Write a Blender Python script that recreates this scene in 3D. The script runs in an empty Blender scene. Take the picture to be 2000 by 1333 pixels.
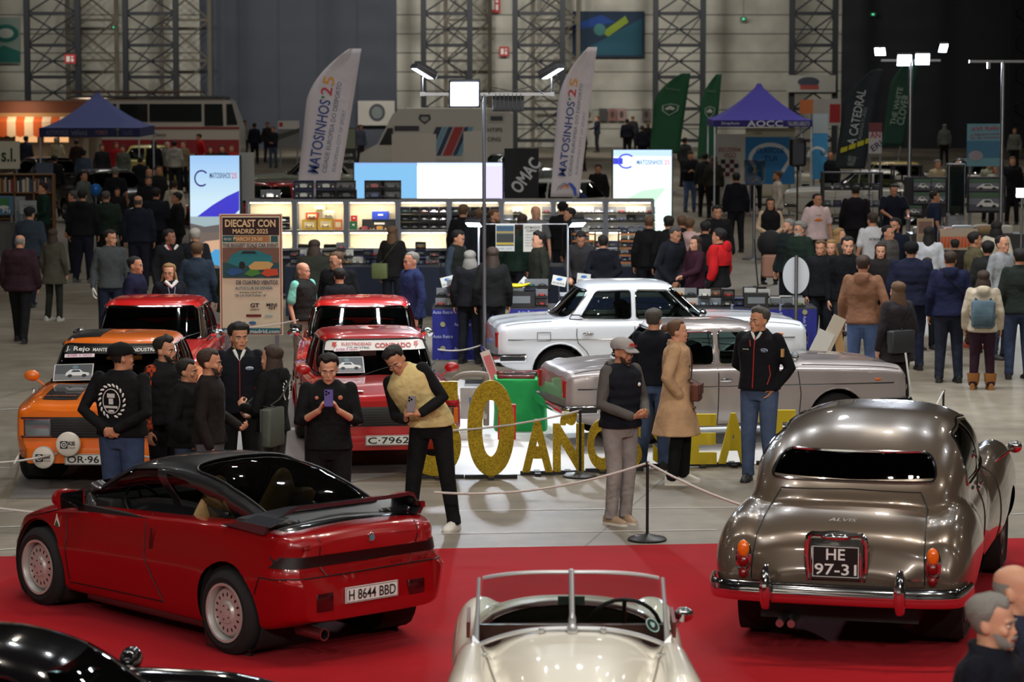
import bpy,bmesh,math,random
from math import sin,cos,pi,sqrt,atan2,hypot,floor
from mathutils import Vector as V,Matrix,Euler
from mathutils.bvhtree import BVHTree
R=math.radians
C=bpy.context.scene.collection
SC=bpy.context.scene
random.seed(7)
# ---- camera
FP,HC,YH=5500.0,4.1,130.0
TH=math.atan((666.5-YH)/FP)
cam_d=bpy.data.cameras.new('camera'); cam=bpy.data.objects.new('camera',cam_d); C.objects.link(cam)
cam_d.sensor_width=36.0; cam_d.lens=FP/2000*36
cam.location=(0,0,HC); cam.rotation_euler=(pi/2-TH,0,0)
cam_d.clip_start=0.5; cam_d.clip_end=400
cam_d.dof.use_dof=True; cam_d.dof.focus_distance=26.0; cam_d.dof.aperture_fstop=4.0
SC.camera=cam
# ---- view, world, lights
SC.view_settings.view_transform='Standard'; SC.view_settings.look='None'
SC.view_settings.gamma=1; SC.view_settings.use_curve_mapping=False
SC.view_settings.exposure=0.0
SC.cycles.use_denoising=True
SC.cycles.max_bounces=5; SC.cycles.diffuse_bounces=2; SC.cycles.glossy_bounces=3
SC.cycles.transparent_max_bounces=12; SC.cycles.transmission_bounces=2
SC.cycles.sample_clamp_indirect=4; SC.cycles.sample_clamp_direct=60
SC.cycles.caustics_reflective=False; SC.cycles.caustics_refractive=False
w=bpy.data.worlds.new('world'); SC.world=w; w.use_nodes=True
w.node_tree.nodes['Background'].inputs[0].default_value=(0.30,0.34,0.42,1)
w.node_tree.nodes['Background'].inputs[1].default_value=0.05
def area(loc,power,size,col=(1,.93,.82),target=None,spread=150,shape='SQUARE',sy=None):
 l=bpy.data.lights.new('hall_or_fill_lamp','AREA'); l.energy=power; l.size=size; l.color=col; l.spread=R(spread)
 if sy:l.shape='RECTANGLE'; l.size_y=sy
 o=bpy.data.objects.new('hall_or_fill_lamp',l); C.objects.link(o); o.location=loc
 if target is not None:
  o.rotation_euler=(V(target)-V(loc)).to_track_quat('-Z','Y').to_euler()
 return o
KEY=0.27
for ix,X in enumerate((-21,-12.5,-4.2,4.2,12.5,21)):
 for iy in range(11):
  Y=9+iy*11.0
  warm=(1,.90,.76) if (ix+iy)%3 else (.90,.95,1)
  side=0.45 if X<-8 else (0.72 if X<0 else 1.0)
  area((X,Y,11.6),560*KEY*side*(1.0 if Y<60 else .55),.42,warm)
for X in (-3.2,-1.0,1.2,3.4,5.6,7.8):
 area((X,34,11.4),700*KEY,.3,(.93,.97,1))
for X in (-2.5,0,2.5,5.0):
 area((X,20,11.2),330*KEY,.25,(1,.90,.78))
for X in (-9,-3,3,9):
 area((X,-2.5,10.9),330,.5,(1,.94,.86),(X*.5,30,1),120)  # added fill lamps behind the camera, brighten faces, banners and car fronts
for X,p in ((-24,700),(-19,800),(-14,800),(-9,900),(-3,1500),(2,1500),(7,1100),(12,620),(16.5,200)):
 area((X,124,11.3),p*.26,.8,(1,.95,.86),(X,142,3.5),120)  # added wash lamps, only there to brighten the back wall
for X,Y in ((-14,100),(-6,100),(3,100),(12,95),(-12,84),(0,80),(10,74)):
 area((X,Y,11.4),170,.5,(1,.95,.88))
# ---- pixel <-> world
ST,CT=sin(TH),cos(TH)
def ray(x,y):
 u=(x-1000)/FP; q=(y-666.5)/FP
 return V((u,CT-q*ST,-ST-q*CT))
def G(x,y,h=0.0):
 d=ray(x,y); t=(h-HC)/d.z
 return V((d.x*t,d.y*t,h))
def AD(x,y,Y):
 d=ray(x,y); t=Y/d.y
 return V((d.x*t,Y,HC+d.z*t))
def foot_from_top(x,y,h):
 p=G(x,y,h); return V((p.x,p.y,0))
# ---- materials
def lin(c):
 c/=255.0
 return c/12.92 if c<=.04045 else ((c+.055)/1.055)**2.4
def col(c,a=1):return (lin(c[0]),lin(c[1]),lin(c[2]),a)
MATS={}
def mat(rgb,rough=.6,metal=0.,coat=0.,emit=0.,noise=None,bump=None,spec=None,ecol=None,name=None):
 key=(tuple(rgb),rough,metal,coat,emit,noise,bump,spec,ecol)
 if key in MATS:return MATS[key]
 m=bpy.data.materials.new(name or 'surface'); m.use_nodes=True
 nt=m.node_tree; b=nt.nodes['Principled BSDF']
 b.inputs['Base Color'].default_value=col(rgb); b.inputs['Roughness'].default_value=rough
 b.inputs['Metallic'].default_value=metal; b.inputs['Coat Weight'].default_value=coat
 b.inputs['Coat Roughness'].default_value=.04
 if spec is not None:b.inputs['Specular IOR Level'].default_value=spec
 if emit:
  b.inputs['Emission Color'].default_value=col(ecol or rgb); b.inputs['Emission Strength'].default_value=emit
 if noise or bump:
  tc=nt.nodes.new('ShaderNodeTexCoord')
 if noise:
  n=nt.nodes.new('ShaderNodeTexNoise'); n.inputs['Scale'].default_value=noise[0]; n.inputs['Detail'].default_value=5
  nt.links.new(tc.outputs['Object'],n.inputs['Vector'])
  mx=nt.nodes.new('ShaderNodeMix'); mx.data_type='RGBA'; mx.blend_type='MULTIPLY'; mx.inputs[0].default_value=1
  rp=nt.nodes.new('ShaderNodeMapRange'); rp.inputs[1].default_value=.3; rp.inputs[2].default_value=.7
  rp.inputs[3].default_value=1-noise[1]; rp.inputs[4].default_value=1+noise[1]
  nt.links.new(n.outputs['Fac'],rp.inputs[0]); mx.inputs[6].default_value=col(rgb)
  nt.links.new(rp.outputs[0],mx.inputs[7]); nt.links.new(mx.outputs[2],b.inputs['Base Color'])
 if bump:
  n2=nt.nodes.new('ShaderNodeTexNoise'); n2.inputs['Scale'].default_value=bump[0]; n2.inputs['Detail'].default_value=3
  nt.links.new(tc.outputs['Object'],n2.inputs['Vector'])
  bp=nt.nodes.new('ShaderNodeBump'); bp.inputs['Strength'].default_value=bump[1]; bp.inputs['Distance'].default_value=bump[2]
  nt.links.new(n2.outputs['Fac'],bp.inputs['Height']); nt.links.new(bp.outputs[0],b.inputs['Normal'])
 MATS[key]=m; return m
def cloth(rgb,b=.5):return mat(rgb,.9,noise=(7.,.15),bump=(4.5,min(1,b*1.2),.07),spec=.2)
def paint(rgb,rough=.32,metal=0.):return mat(rgb,rough,metal,coat=1.)
def glow(rgb,e):return mat((10,10,10),.5,emit=e,ecol=tuple(rgb))
def glassm(tint=(200,215,210),refl=1.0,rough=.02):
 key=('glass',tint,refl,rough)
 if key in MATS:return MATS[key]
 m=bpy.data.materials.new('glass'); m.use_nodes=True; nt=m.node_tree; nt.nodes.clear()
 o=nt.nodes.new('ShaderNodeOutputMaterial'); mx=nt.nodes.new('ShaderNodeMixShader')
 t=nt.nodes.new('ShaderNodeBsdfTransparent'); g=nt.nodes.new('ShaderNodeBsdfGlossy'); f=nt.nodes.new('ShaderNodeFresnel')
 f.inputs[0].default_value=1.5; t.inputs[0].default_value=col(tint); g.inputs['Roughness'].default_value=rough
 k=nt.nodes.new('ShaderNodeMath'); k.operation='MULTIPLY'; k.inputs[1].default_value=refl
 nt.links.new(f.outputs[0],k.inputs[0]); nt.links.new(k.outputs[0],mx.inputs[0])
 nt.links.new(t.outputs[0],mx.inputs[1]); nt.links.new(g.outputs[0],mx.inputs[2]); nt.links.new(mx.outputs[0],o.inputs[0])
 MATS[key]=m; return m
CHROME=mat((215,218,222),.09,1.); STEEL=mat((170,173,178),.3,1.); ALU=mat((175,180,188),.38,.8)
BLACKP=mat((14,14,15),.45); RUBBER=mat((17,17,18),.85); BLACKG=mat((8,8,9),.12,coat=1.)
DARKIN=mat((22,21,20),.8); WHITEP=mat((225,225,220),.6); SKIN=None
# ---- mesh builder
class M:
 def __init__(s):s.v=[]; s.f=[]; s.m=[]; s.x=None
 def add(s,vs,fs,m=0):
  o=len(s.v)
  s.v+=[tuple(s.x@V(p)) for p in vs] if s.x else [tuple(p) for p in vs]
  s.f+=[tuple(i+o for i in f) for f in fs]; s.m+=[m]*len(fs); return s
 def box(s,c,d,m=0,rot=None,bev=0):
  x,y,z=d[0]/2,d[1]/2,d[2]/2
  vs=[V((a*x,b*y,e*z)) for a in (-1,1) for b in (-1,1) for e in (-1,1)]
  if rot is not None:vs=[rot@p for p in vs]
  c=V(c)
  return s.add([p+c for p in vs],[(0,1,3,2),(4,6,7,5),(0,4,5,1),(2,3,7,6),(0,2,6,4),(1,5,7,3)],m)
 def rbox(s,c,d,r,m=0,rot=None,n=3):
  x,y,z=d[0]/2,d[1]/2,d[2]/2; ring=[]
  for k,(sx,sy) in enumerate(((1,1),(-1,1),(-1,-1),(1,-1))):
   for i in range(n+1):
    a=(k+i/n)*pi/2; ring.append((sx*(x-r)+r*cos(a),sy*(y-r)+r*sin(a)))
  rings=[]
  for zz,k in ((-z,1-.5*r/max(x,y)),(-z+.4*r,1),(z-.4*r,1),(z,1-.5*r/max(x,y))):
   rings.append([V((p[0]*k,p[1]*k,zz)) for p in ring])
  c=V(c)
  rings=[[(rot@p if rot is not None else p)+c for p in r_] for r_ in rings]
  return s.loft(rings,m)
 def loft(s,rings,m=0,cap=True,closed=True):
  n=len(rings[0]); vs=[p for r in rings for p in r]; fs=[]
  for i in range(len(rings)-1):
   for j in range(n if closed else n-1):
    k=(j+1)%n; fs.append((i*n+j,i*n+k,(i+1)*n+k,(i+1)*n+j))
  if cap:fs.append(tuple(reversed(range(n)))); fs.append(tuple((len(rings)-1)*n+j for j in range(n)))
  return s.add(vs,fs,m)
 def grid(s,P,m=0):return s.loft(P,m,cap=False,closed=False)
 def cyl(s,a,b,r,r2=None,n=12,m=0,cap=True):
  a,b=V(a),V(b); r2=r if r2 is None else r2
  q=(b-a).to_track_quat('Z','Y').to_matrix()
  ring=lambda c,rr:[c+q@V((rr*cos(t*2*pi/n),rr*sin(t*2*pi/n),0)) for t in range(n)]
  return s.loft([ring(a,r),ring(b,r2)],m,cap)
 def tube(s,path,r,n=6,m=0,closed=False,ry=None):
  P=[V(p) for p in path]; L=len(P); rings=[]; up=None
  for i in range(L):
   if closed:t=P[(i+1)%L]-P[i-1]
   else :t=P[min(i+1,L-1)]-P[max(i-1,0)]
   if t.length<1e-9:t=V((0,0,1))
   t.normalize()
   if up is None:up=V((0,0,1)) if abs(t.z)<.9 else V((0,1,0))
   sd=t.cross(up); sd.normalize(); up=sd.cross(t)
   rr=r[i] if isinstance(r,(list,tuple)) else r
   rings.append([P[i]+sd*(rr*cos(k*2*pi/n))+up*((ry or rr)*sin(k*2*pi/n)) for k in range(n)])
  if closed:rings.append(rings[0])
  return s.loft(rings,m,cap=not closed)
 def ell(s,c,r,m=0,nu=12,nv=8,rot=None):
  c=V(c); rings=[]
  for i in range(nv+1):
   a=-pi/2+pi*max(.03,min(nv-.03,i))/nv; ring=[]
   for j in range(nu):
    p=V((r[0]*cos(a)*cos(2*pi*j/nu),r[1]*cos(a)*sin(2*pi*j/nu),r[2]*sin(a)))
    ring.append((rot@p if rot is not None else p)+c)
   rings.append(ring)
  return s.loft(rings,m)
 def lathe(s,prof,n=24,m=0,mtx=None,cap=False):
  rings=[[V((r*cos(2*pi*j/n),r*sin(2*pi*j/n),z)) for j in range(n)] for r,z in prof]
  if mtx is not None:rings=[[mtx@p for p in r] for r in rings]
  return s.loft(rings,m,cap)
 def prism(s,poly,o,ax,ay,d,m=0):
  o,ax,ay,d=V(o),V(ax),V(ay),V(d); n=len(poly)
  a=[o+ax*p[0]+ay*p[1] for p in poly]
  return s.add(a+[p+d for p in a],[tuple(range(n))[::-1],tuple(range(n,2*n))]+[(i,(i+1)%n,(i+1)%n+n,i+n) for i in range(n)],m)
 def parts(s,name,mats,parent=None,ang=35):
  """one object per separate piece; pieces whose boxes touch stay together"""
  par=list(range(len(s.v)))
  def fd(i):
   while par[i]!=i:par[i]=par[par[i]]; i=par[i]
   return i
  for f in s.f:
   for i in f[1:]:par[fd(i)]=fd(f[0])
  g={}
  for i in range(len(s.v)):g.setdefault(fd(i),[]).append(i)
  bx_=[[ix,[min(s.v[i][k] for i in ix)-.004 for k in range(3)],[max(s.v[i][k] for i in ix)+.004 for k in range(3)]] for ix in g.values() if len(ix)>2]
  ch=True
  while ch:
   ch=False
   for a in range(len(bx_)):
    for b in range(a+1,len(bx_)):
     A,B=bx_[a],bx_[b]
     if all(A[1][k]<=B[2][k] and B[1][k]<=A[2][k] for k in range(3)):
      A[0]=A[0]+B[0]; A[1]=[min(A[1][k],B[1][k]) for k in range(3)]; A[2]=[max(A[2][k],B[2][k]) for k in range(3)]; del bx_[b]; ch=True; break
    if ch:break
  out=[]
  for ix,_,_ in bx_:
   st=set(ix); mp={i:k for k,i in enumerate(ix)}; q=M(); q.v=[s.v[i] for i in ix]; keep=[k for k,f in enumerate(s.f) if f[0] in st]
   q.f=[tuple(mp[i] for i in s.f[k]) for k in keep]; q.m=[s.m[k] for k in keep]; out.append(q.obj(name,mats,parent,ang))
  return out
 def obj(s,name,mats,parent=None,ang=35,loc=None,rz=None):
  me=bpy.data.meshes.new(name); me.from_pydata(s.v,[],s.f)
  for mm in (mats if isinstance(mats,(list,tuple)) else [mats]):me.materials.append(mm)
  if any(s.m):me.polygons.foreach_set('material_index',s.m)
  bm=bmesh.new(); bm.from_mesh(me); bmesh.ops.recalc_face_normals(bm,faces=bm.faces); bm.to_mesh(me); bm.free()
  if ang:me.shade_smooth(); me.set_sharp_from_angle(angle=R(ang))
  return link(name,me,parent,loc,rz)
def link(name,me,parent=None,loc=None,rz=None):
 o=bpy.data.objects.new(name,me); C.objects.link(o)
 if parent is not None:o.parent=parent
 if loc is not None:o.location=loc
 if rz is not None:o.rotation_euler=(0,0,rz)
 return o
def tag(o,label,cat,group=None,kind=None):
 o['label']=label; o['category']=cat
 if group:o['group']=group
 if kind:o['kind']=kind
 return o
def thing(name,label,cat,loc=(0,0,0),rz=0,group=None):
 return tag(link(name,None,None,loc,rz),label,cat,group)
def struct(o):o['kind']='structure'; return o
def kids(o):return [c for c in C.objects if c.parent==o]
def dup(o,kidmap,loc=None,rz=None,label=None,group=None):
 c=o.copy(); C.objects.link(c)
 if loc is not None:c.location=loc
 if rz is not None:c.rotation_euler=(0,0,rz)
 if label:c['label']=label
 if group:c['group']=group
 for k in kidmap:
  d=k.copy(); C.objects.link(d); d.parent=c
 return c
def pchip(xs,ys,x):
 n=len(xs)
 if x<=xs[0]:return ys[0]
 if x>=xs[-1]:return ys[-1]
 for i in range(n-1):
  if x<=xs[i+1]:break
 d=[(ys[j+1]-ys[j])/(xs[j+1]-xs[j]) for j in range(n-1)]
 def sl(j):
  if j==0:return d[0]
  if j==n-1:return d[-1]
  if d[j-1]*d[j]<=0:return 0.
  return 2*d[j-1]*d[j]/(d[j-1]+d[j])
 h=xs[i+1]-xs[i]; t=(x-xs[i])/h
 return ((1+2*t)*(1-t)**2*ys[i]+t*(1-t)**2*h*sl(i)+t*t*(3-2*t)*ys[i+1]+t*t*(t-1)*h*sl(i+1))
def curve(tab):
 xs=[p[0] for p in tab]; ys=[p[1] for p in tab]
 return lambda x:pchip(xs,ys,x)
def catmull(P,sub,closed=False):
 out=[]; n=len(P)
 for i in range(n if closed else n-1):
  g=(lambda k:V(P[k%n])) if closed else (lambda k:V(P[max(0,min(n-1,k))]))
  a,b,c,d=g(i-1),g(i),g(i+1),g(i+2)
  for j in range(sub):
   t=j/sub
   out.append(.5*(2*b+(c-a)*t+(2*a-5*b+4*c-d)*t*t+(3*b-a-3*c+d)*t**3))
 if not closed:out.append(V(P[-1]))
 return out
_TX={}
def text_mesh(s,bold=0.0,italic=0.0,res=3):
 k=(s,bold,italic,res)
 if k not in _TX:
  cu=bpy.data.curves.new('t','FONT'); cu.body=s; cu.offset=bold; cu.shear=italic; cu.resolution_u=res
  o=bpy.data.objects.new('t',cu); me=bpy.data.meshes.new_from_object(o)
  vs=[v.co.copy() for v in me.vertices]; fs=[tuple(p.vertices) for p in me.polygons]
  bpy.data.objects.remove(o); bpy.data.curves.remove(cu); bpy.data.meshes.remove(me)
  if vs:
   x0=min(v.x for v in vs); x1=max(v.x for v in vs); y0=min(v.y for v in vs); y1=max(v.y for v in vs)
  else :x0=y0=0; x1=y1=1
  _TX[k]=(vs,fs,x0,y0,x1-x0,y1-y0)
 return _TX[k]
def put_text(mb,s,c,ax,ay,w,h,m=0,bold=0.008,italic=0,off=.004,proj=None):
 """text centred at c, ax/ay unit vectors right and up, fitted in w x h, raised by off"""
 vs,fs,x0,y0,W_,H_=text_mesh(s,bold,italic); c,ax,ay=V(c),V(ax),V(ay)
 nn=ax.cross(ay)
 P=[c+ax*(((v.x-x0)/W_-.5)*w)+ay*(((v.y-y0)/H_-.5)*h)+nn*off for v in vs]
 if proj:P=[proj(p) for p in P]
 mb.add(P,fs,m)
def add_mods(o,*mods):
 for t,kw in mods:
  md=o.modifiers.new(t.lower(),t)
  for k,v in kw.items():setattr(md,k,v)
 return o
def bake(o):
 dg=bpy.context.evaluated_depsgraph_get(); dg.update()
 me=bpy.data.meshes.new_from_object(o.evaluated_get(dg),depsgraph=dg)
 old=o.data; o.modifiers.clear(); o.data=me; bpy.data.meshes.remove(old); return o
# ---- car tools
def to_bm(mb):
 me=bpy.data.meshes.new('x'); me.from_pydata(mb.v,[],mb.f)
 bm=bmesh.new(); bm.from_mesh(me); bpy.data.meshes.remove(me); bmesh.ops.recalc_face_normals(bm,faces=bm.faces); return bm
def cut_poly(bm,poly,ax,pred,tagm=None,delete=False):
 """cut a convex outline (2D, coordinates ax) through the faces pred accepts; tag or delete what lies inside"""
 i,j=ax; n=len(poly)
 A=sum(poly[k][0]*poly[(k+1)%n][1]-poly[(k+1)%n][0]*poly[k][1] for k in range(n))
 if A<0:poly=poly[::-1]
 bm.normal_update()
 faces=[f for f in bm.faces if pred(f.calc_center_median(),f.normal)]
 for k in range(n):
  a,b=poly[k],poly[(k+1)%n]; co=[0,0,0]; no=[0,0,0]
  co[i],co[j]=a; no[i],no[j]=b[1]-a[1],-(b[0]-a[0])
  if abs(no[i])+abs(no[j])<1e-7:continue
  faces=[f for f in faces if f.is_valid]
  ed={e for f in faces for e in f.edges}; vt={v for f in faces for v in f.verts}
  r=bmesh.ops.bisect_plane(bm,geom=list(faces)+list(ed)+list(vt),dist=1e-5,plane_co=co,plane_no=no)
  faces=[g for g in r['geom'] if isinstance(g,bmesh.types.BMFace)]
 ins=[]
 for f in faces:
  if not f.is_valid:continue
  c=f.calc_center_median(); x,y=c[i],c[j]
  if all((poly[(k+1)%n][0]-poly[k][0])*(y-poly[k][1])-(poly[(k+1)%n][1]-poly[k][1])*(x-poly[k][0])>-1e-6 for k in range(n)):
   ins.append(f)
 if delete:bmesh.ops.delete(bm,geom=ins,context='FACES')
 elif tagm is not None:
  for f in ins:f.material_index=tagm
 return ins
def rpoly(pts,r=.04,n=3):
 out=[]; L=len(pts)
 for k in range(L):
  p,a,b=V(pts[k]),V(pts[k-1]),V(pts[(k+1)%L]); u=(a-p); w_=(b-p)
  q=min(r,u.length*.45,w_.length*.45); u.normalize(); w_.normalize(); s,e=p+u*q,p+w_*q
  for t in range(n+1):
   t/=n; out.append(tuple(s*(1-t)**2+p*2*t*(1-t)+e*t*t))
 return out
def split_tag(bm,t,name,m,parent,push=0.,ang=40):
 fs=[f for f in bm.faces if f.material_index==t]
 if not fs:return None
 if name=='side_window' and len({f.calc_center_median().y>0 for f in fs})>1:
  for f in fs:
   if f.calc_center_median().y<0:f.material_index=99
  split_tag(bm,99,name,m,parent,push,ang); fs=[f for f in bm.faces if f.material_index==t]
 vs={}; V_,F_=[],[]; bm.normal_update()
 for f in fs:
  ix=[]
  for v in f.verts:
   if v not in vs:vs[v]=len(V_); V_.append(v.co-v.normal*push)
   ix.append(vs[v])
  F_.append(ix)
 bmesh.ops.delete(bm,geom=fs,context='FACES')
 me=bpy.data.meshes.new(name); me.from_pydata(V_,[],F_); me.materials.append(m)
 me.shade_smooth(); me.set_sharp_from_angle(angle=R(ang)); return link(name,me,parent)
def bm_obj(bm,name,mats,parent,ang=35):
 me=bpy.data.meshes.new(name); bm.to_mesh(me)
 for mm in (mats if isinstance(mats,(list,tuple)) else [mats]):me.materials.append(mm)
 me.shade_smooth(); me.set_sharp_from_angle(angle=R(ang)); return link(name,me,parent)
def caster(bvh,direction,off=.0,far=3.):
 d=V(direction)
 def f(p):
  h=bvh.ray_cast(V(p)-d*far,d)
  return (h[0]+h[1]*off*(-1 if h[1].dot(d)>0 else 1)) if h[0] is not None else V(p)
 return f
def dense(poly,step=.05,closed=True):
 out=[]; n=len(poly)
 for k in range(n if closed else n-1):
  a,b=V(poly[k]),V(poly[(k+1)%n]); c=max(1,int((b-a).length/step))
  out+=[a.lerp(b,t/c) for t in range(c)]
 if not closed:out.append(V(poly[-1]))
 return out
def trim_on(mb,cast,poly,place,r=.008,closed=True,m=0,step=.05,n=5):
 pts=[cast(place(p)) for p in dense(poly,step,closed)]
 mb.tube(pts,r,n,m,closed)
def rotyz(s):return Matrix.Rotation(s*-pi/2,3,'X')
def wheel(root,x,y,side,r,wd,style,rr=None,front=0,z=None):
 """wheel at axle (x, y); side +1 left (+y)"""
 rr=rr or r*.58; T=Matrix.Translation((x,y,z or r))@Matrix.Rotation(-side*pi/2,4,'X')
 mb=M(); h=wd/2
 mb.lathe([(rr-.01,-h),(r*.8,-h-.005),(r-.015,-h+.02),(r,-h+.045),(r,h-.045),(r-.015,h-.02),(r*.82,h+.006),(rr+.01,h),(rr-.005,h-.015),(rr-.01,-h)],40,0,T)
 w_=mb.obj('wheel',RUBBER,root)
 b=M(); b.lathe([(rr+.006,h-.004),(rr+.006,h+.006),(rr-.012,h+.004),(rr-.02,h-.02),(rr-.03,-h+.02)],40,0,T)
 if style=='holes':
  b.lathe([(rr-.03,h-.055),(rr*.78,h-.035),(rr*.42,h-.03),(rr*.34,h-.012),(0.002,h-.008)],40,0,T)
  b.obj('rim',mat((196,194,190),.35,.45),w_)
  d=M()
  for k in range(16):
   a=k*pi/8; q=Matrix.Rotation(a,3,'Z'); c=q@V((rr*.61,0,h-.036))
   d.x=T; d.ell(c,(.021,.012,.006),0,10,5,q)
  for k in range(5):
   a=k*2*pi/5; d.ell((rr*.24*cos(a),rr*.24*sin(a),h-.008),(.008,.008,.004),0,8,4)
  d.x=None; d.obj('rim_holes',BLACKP,w_)
 elif style=='seat':
  b.lathe([(rr-.02,h-.03),(rr*.75,h-.012),(rr*.7,h-.03),(rr*.45,h-.03),(rr*.42,h+.0),(rr*.3,h+.018),(.002,h+.026)],40,0,T)
  b.obj('hubcap',CHROME,w_); d=M(); d.x=T
  for k in range(14):
   a=k*pi/7; q=Matrix.Rotation(a,3,'Z'); d.ell(q@V((rr*.82,0,h-.014)),(.016,.011,.01),0,8,4,q)
  d.x=None; d.obj('hubcap_slots',BLACKP,w_)
 elif style=='steel':
  b.lathe([(rr-.02,h-.03),(rr*.8,h-.03),(rr*.62,h-.01),(rr*.4,h-.005),(.002,h+.0)],32,0,T)
  b.obj('rim',mat((60,58,55),.4,.6),w_)
 elif style=='minilite':
  b.obj('rim',mat((70,68,64),.4,.7),w_); d=M(); d.x=T
  for k in range(8):
   q=Matrix.Rotation(k*pi/4,3,'Z'); d.box(q@V((rr*.5,0,h-.03)),(rr*.95,.03,.03),0,q)
  d.cyl((0,0,h-.05),(0,0,h),.05); d.x=None; d.obj('spokes',mat((90,88,84),.35,.8),w_)
 return w_
def liner(root,x,r,y,side,depth=.34,z=.3):
 mb=M(); ring=lambda yy,k:[V((x+r*k*cos(a*pi/14),yy,max(.06,z+r*k*sin(a*pi/14)))) for a in range(28)]
 mb.loft([ring(side*y,1.01),ring(side*(y-depth),1.01),ring(side*(y-depth),.1)],0,cap=False)
 return mb.obj('wheel_arch_liner',DARKIN,root)
def seat(root,x,y,z,w=.48,mt=None,back=1,h=.55,headrest=False,lean=.25,name='seat'):
 mb=M(); mb.rbox((x,y,z),(.5,w,.16),.06)
 mb.rbox((x-back*(.24+lean*.2),y,z+h*.5),(.14,w,h),.05,0,Matrix.Rotation(-back*lean,3,'Y'))
 if headrest:mb.rbox((x-back*(.26+lean*.45),y,z+h+.06),(.09,w*.6,.17),.04,0,Matrix.Rotation(-back*lean,3,'Y'))
 return mb.obj(name,mt or DARKIN,root)
def steering(root,x,y,z,r=.19,tilt=.9,m=None):
 mb=M(); q=Matrix.Rotation(-tilt,3,'Y'); c=V((x,y,z))
 mb.tube([c+q@V((0,0,0))+q@V((r*cos(a*pi/12),r*sin(a*pi/12),0)) for a in range(24)],.012,6,0,True)
 for a in (0.3,pi-.3,-pi/2):mb.cyl(c,c+q@V((r*cos(a+pi/2),r*sin(a+pi/2),0)),.012,n=6)
 mb.cyl(c,c+V((.35,0,-.2)),.02,n=6); return mb.obj('steering_wheel',m or BLACKP,root)
def plate(root,x,y,z,face,txt,w=.52,h=.11,tilt=0.,rows=None,bg=(222,222,218),fg=(20,20,22),border=True,name='number_plate'):
 """face +1 looks to +x, -1 looks to -x"""
 q=Matrix.Rotation(tilt,3,'Y'); ax=V((0,face,0)); ay=q@V((0,0,1)); n=ax.cross(ay); c=V((x,y,z))
 mb=M(); f=lambda a,b:c+ax*a+ay*b
 a=[f(-w/2,-h/2),f(w/2,-h/2),f(w/2,h/2),f(-w/2,h/2)]
 mb.add(a+[p-n*.012 for p in a],[(0,1,2,3),(4,7,6,5),(0,4,5,1),(1,5,6,2),(2,6,7,3),(3,7,4,0)])
 p_=mb.obj(name,mat(bg,.35),root,ang=0); t=M()
 if border:
  b=.006
  for (u,v,du,dv) in ((0,h/2-b,w-b,.004),(0,-h/2+b,w-b,.004),(-w/2+b,0,.004,h-b),(w/2-b,0,.004,h-b)):
   k=[f(u+i*du/2,v+j*dv/2)+n*.002 for i,j in ((-1,-1),(1,-1),(1,1),(-1,1))]; t.add(k,[(0,1,2,3)])
 rows=rows or [(txt,0,0,w*.9,h*.66)]
 for s,u,v,tw,th in rows:put_text(t,s,f(u,v),ax,ay,tw,th,bold=.012)
 t.obj('plate_lettering',mat(fg,.5),p_,ang=0); return p_
def place_car(root,pr,pf,wb,side_off,side):
 """pr, pf: ground points of the rear and front wheel on the visible side; side +1 = car's left side shown"""
 d=(pf-pr); d.z=0; hd=atan2(d.y,d.x); u=d.normalized(); left=V((-u.y,u.x,0))
 c=(pr+pf)/2-left*side*side_off
 root.location=(c.x,c.y,0); root.rotation_euler=(0,0,hd)
 print('PLACE',root.name,'wb',round(d.length,2),'want',wb,'at',[round(t,2) for t in c],'deg',round(math.degrees(hd)))
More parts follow.
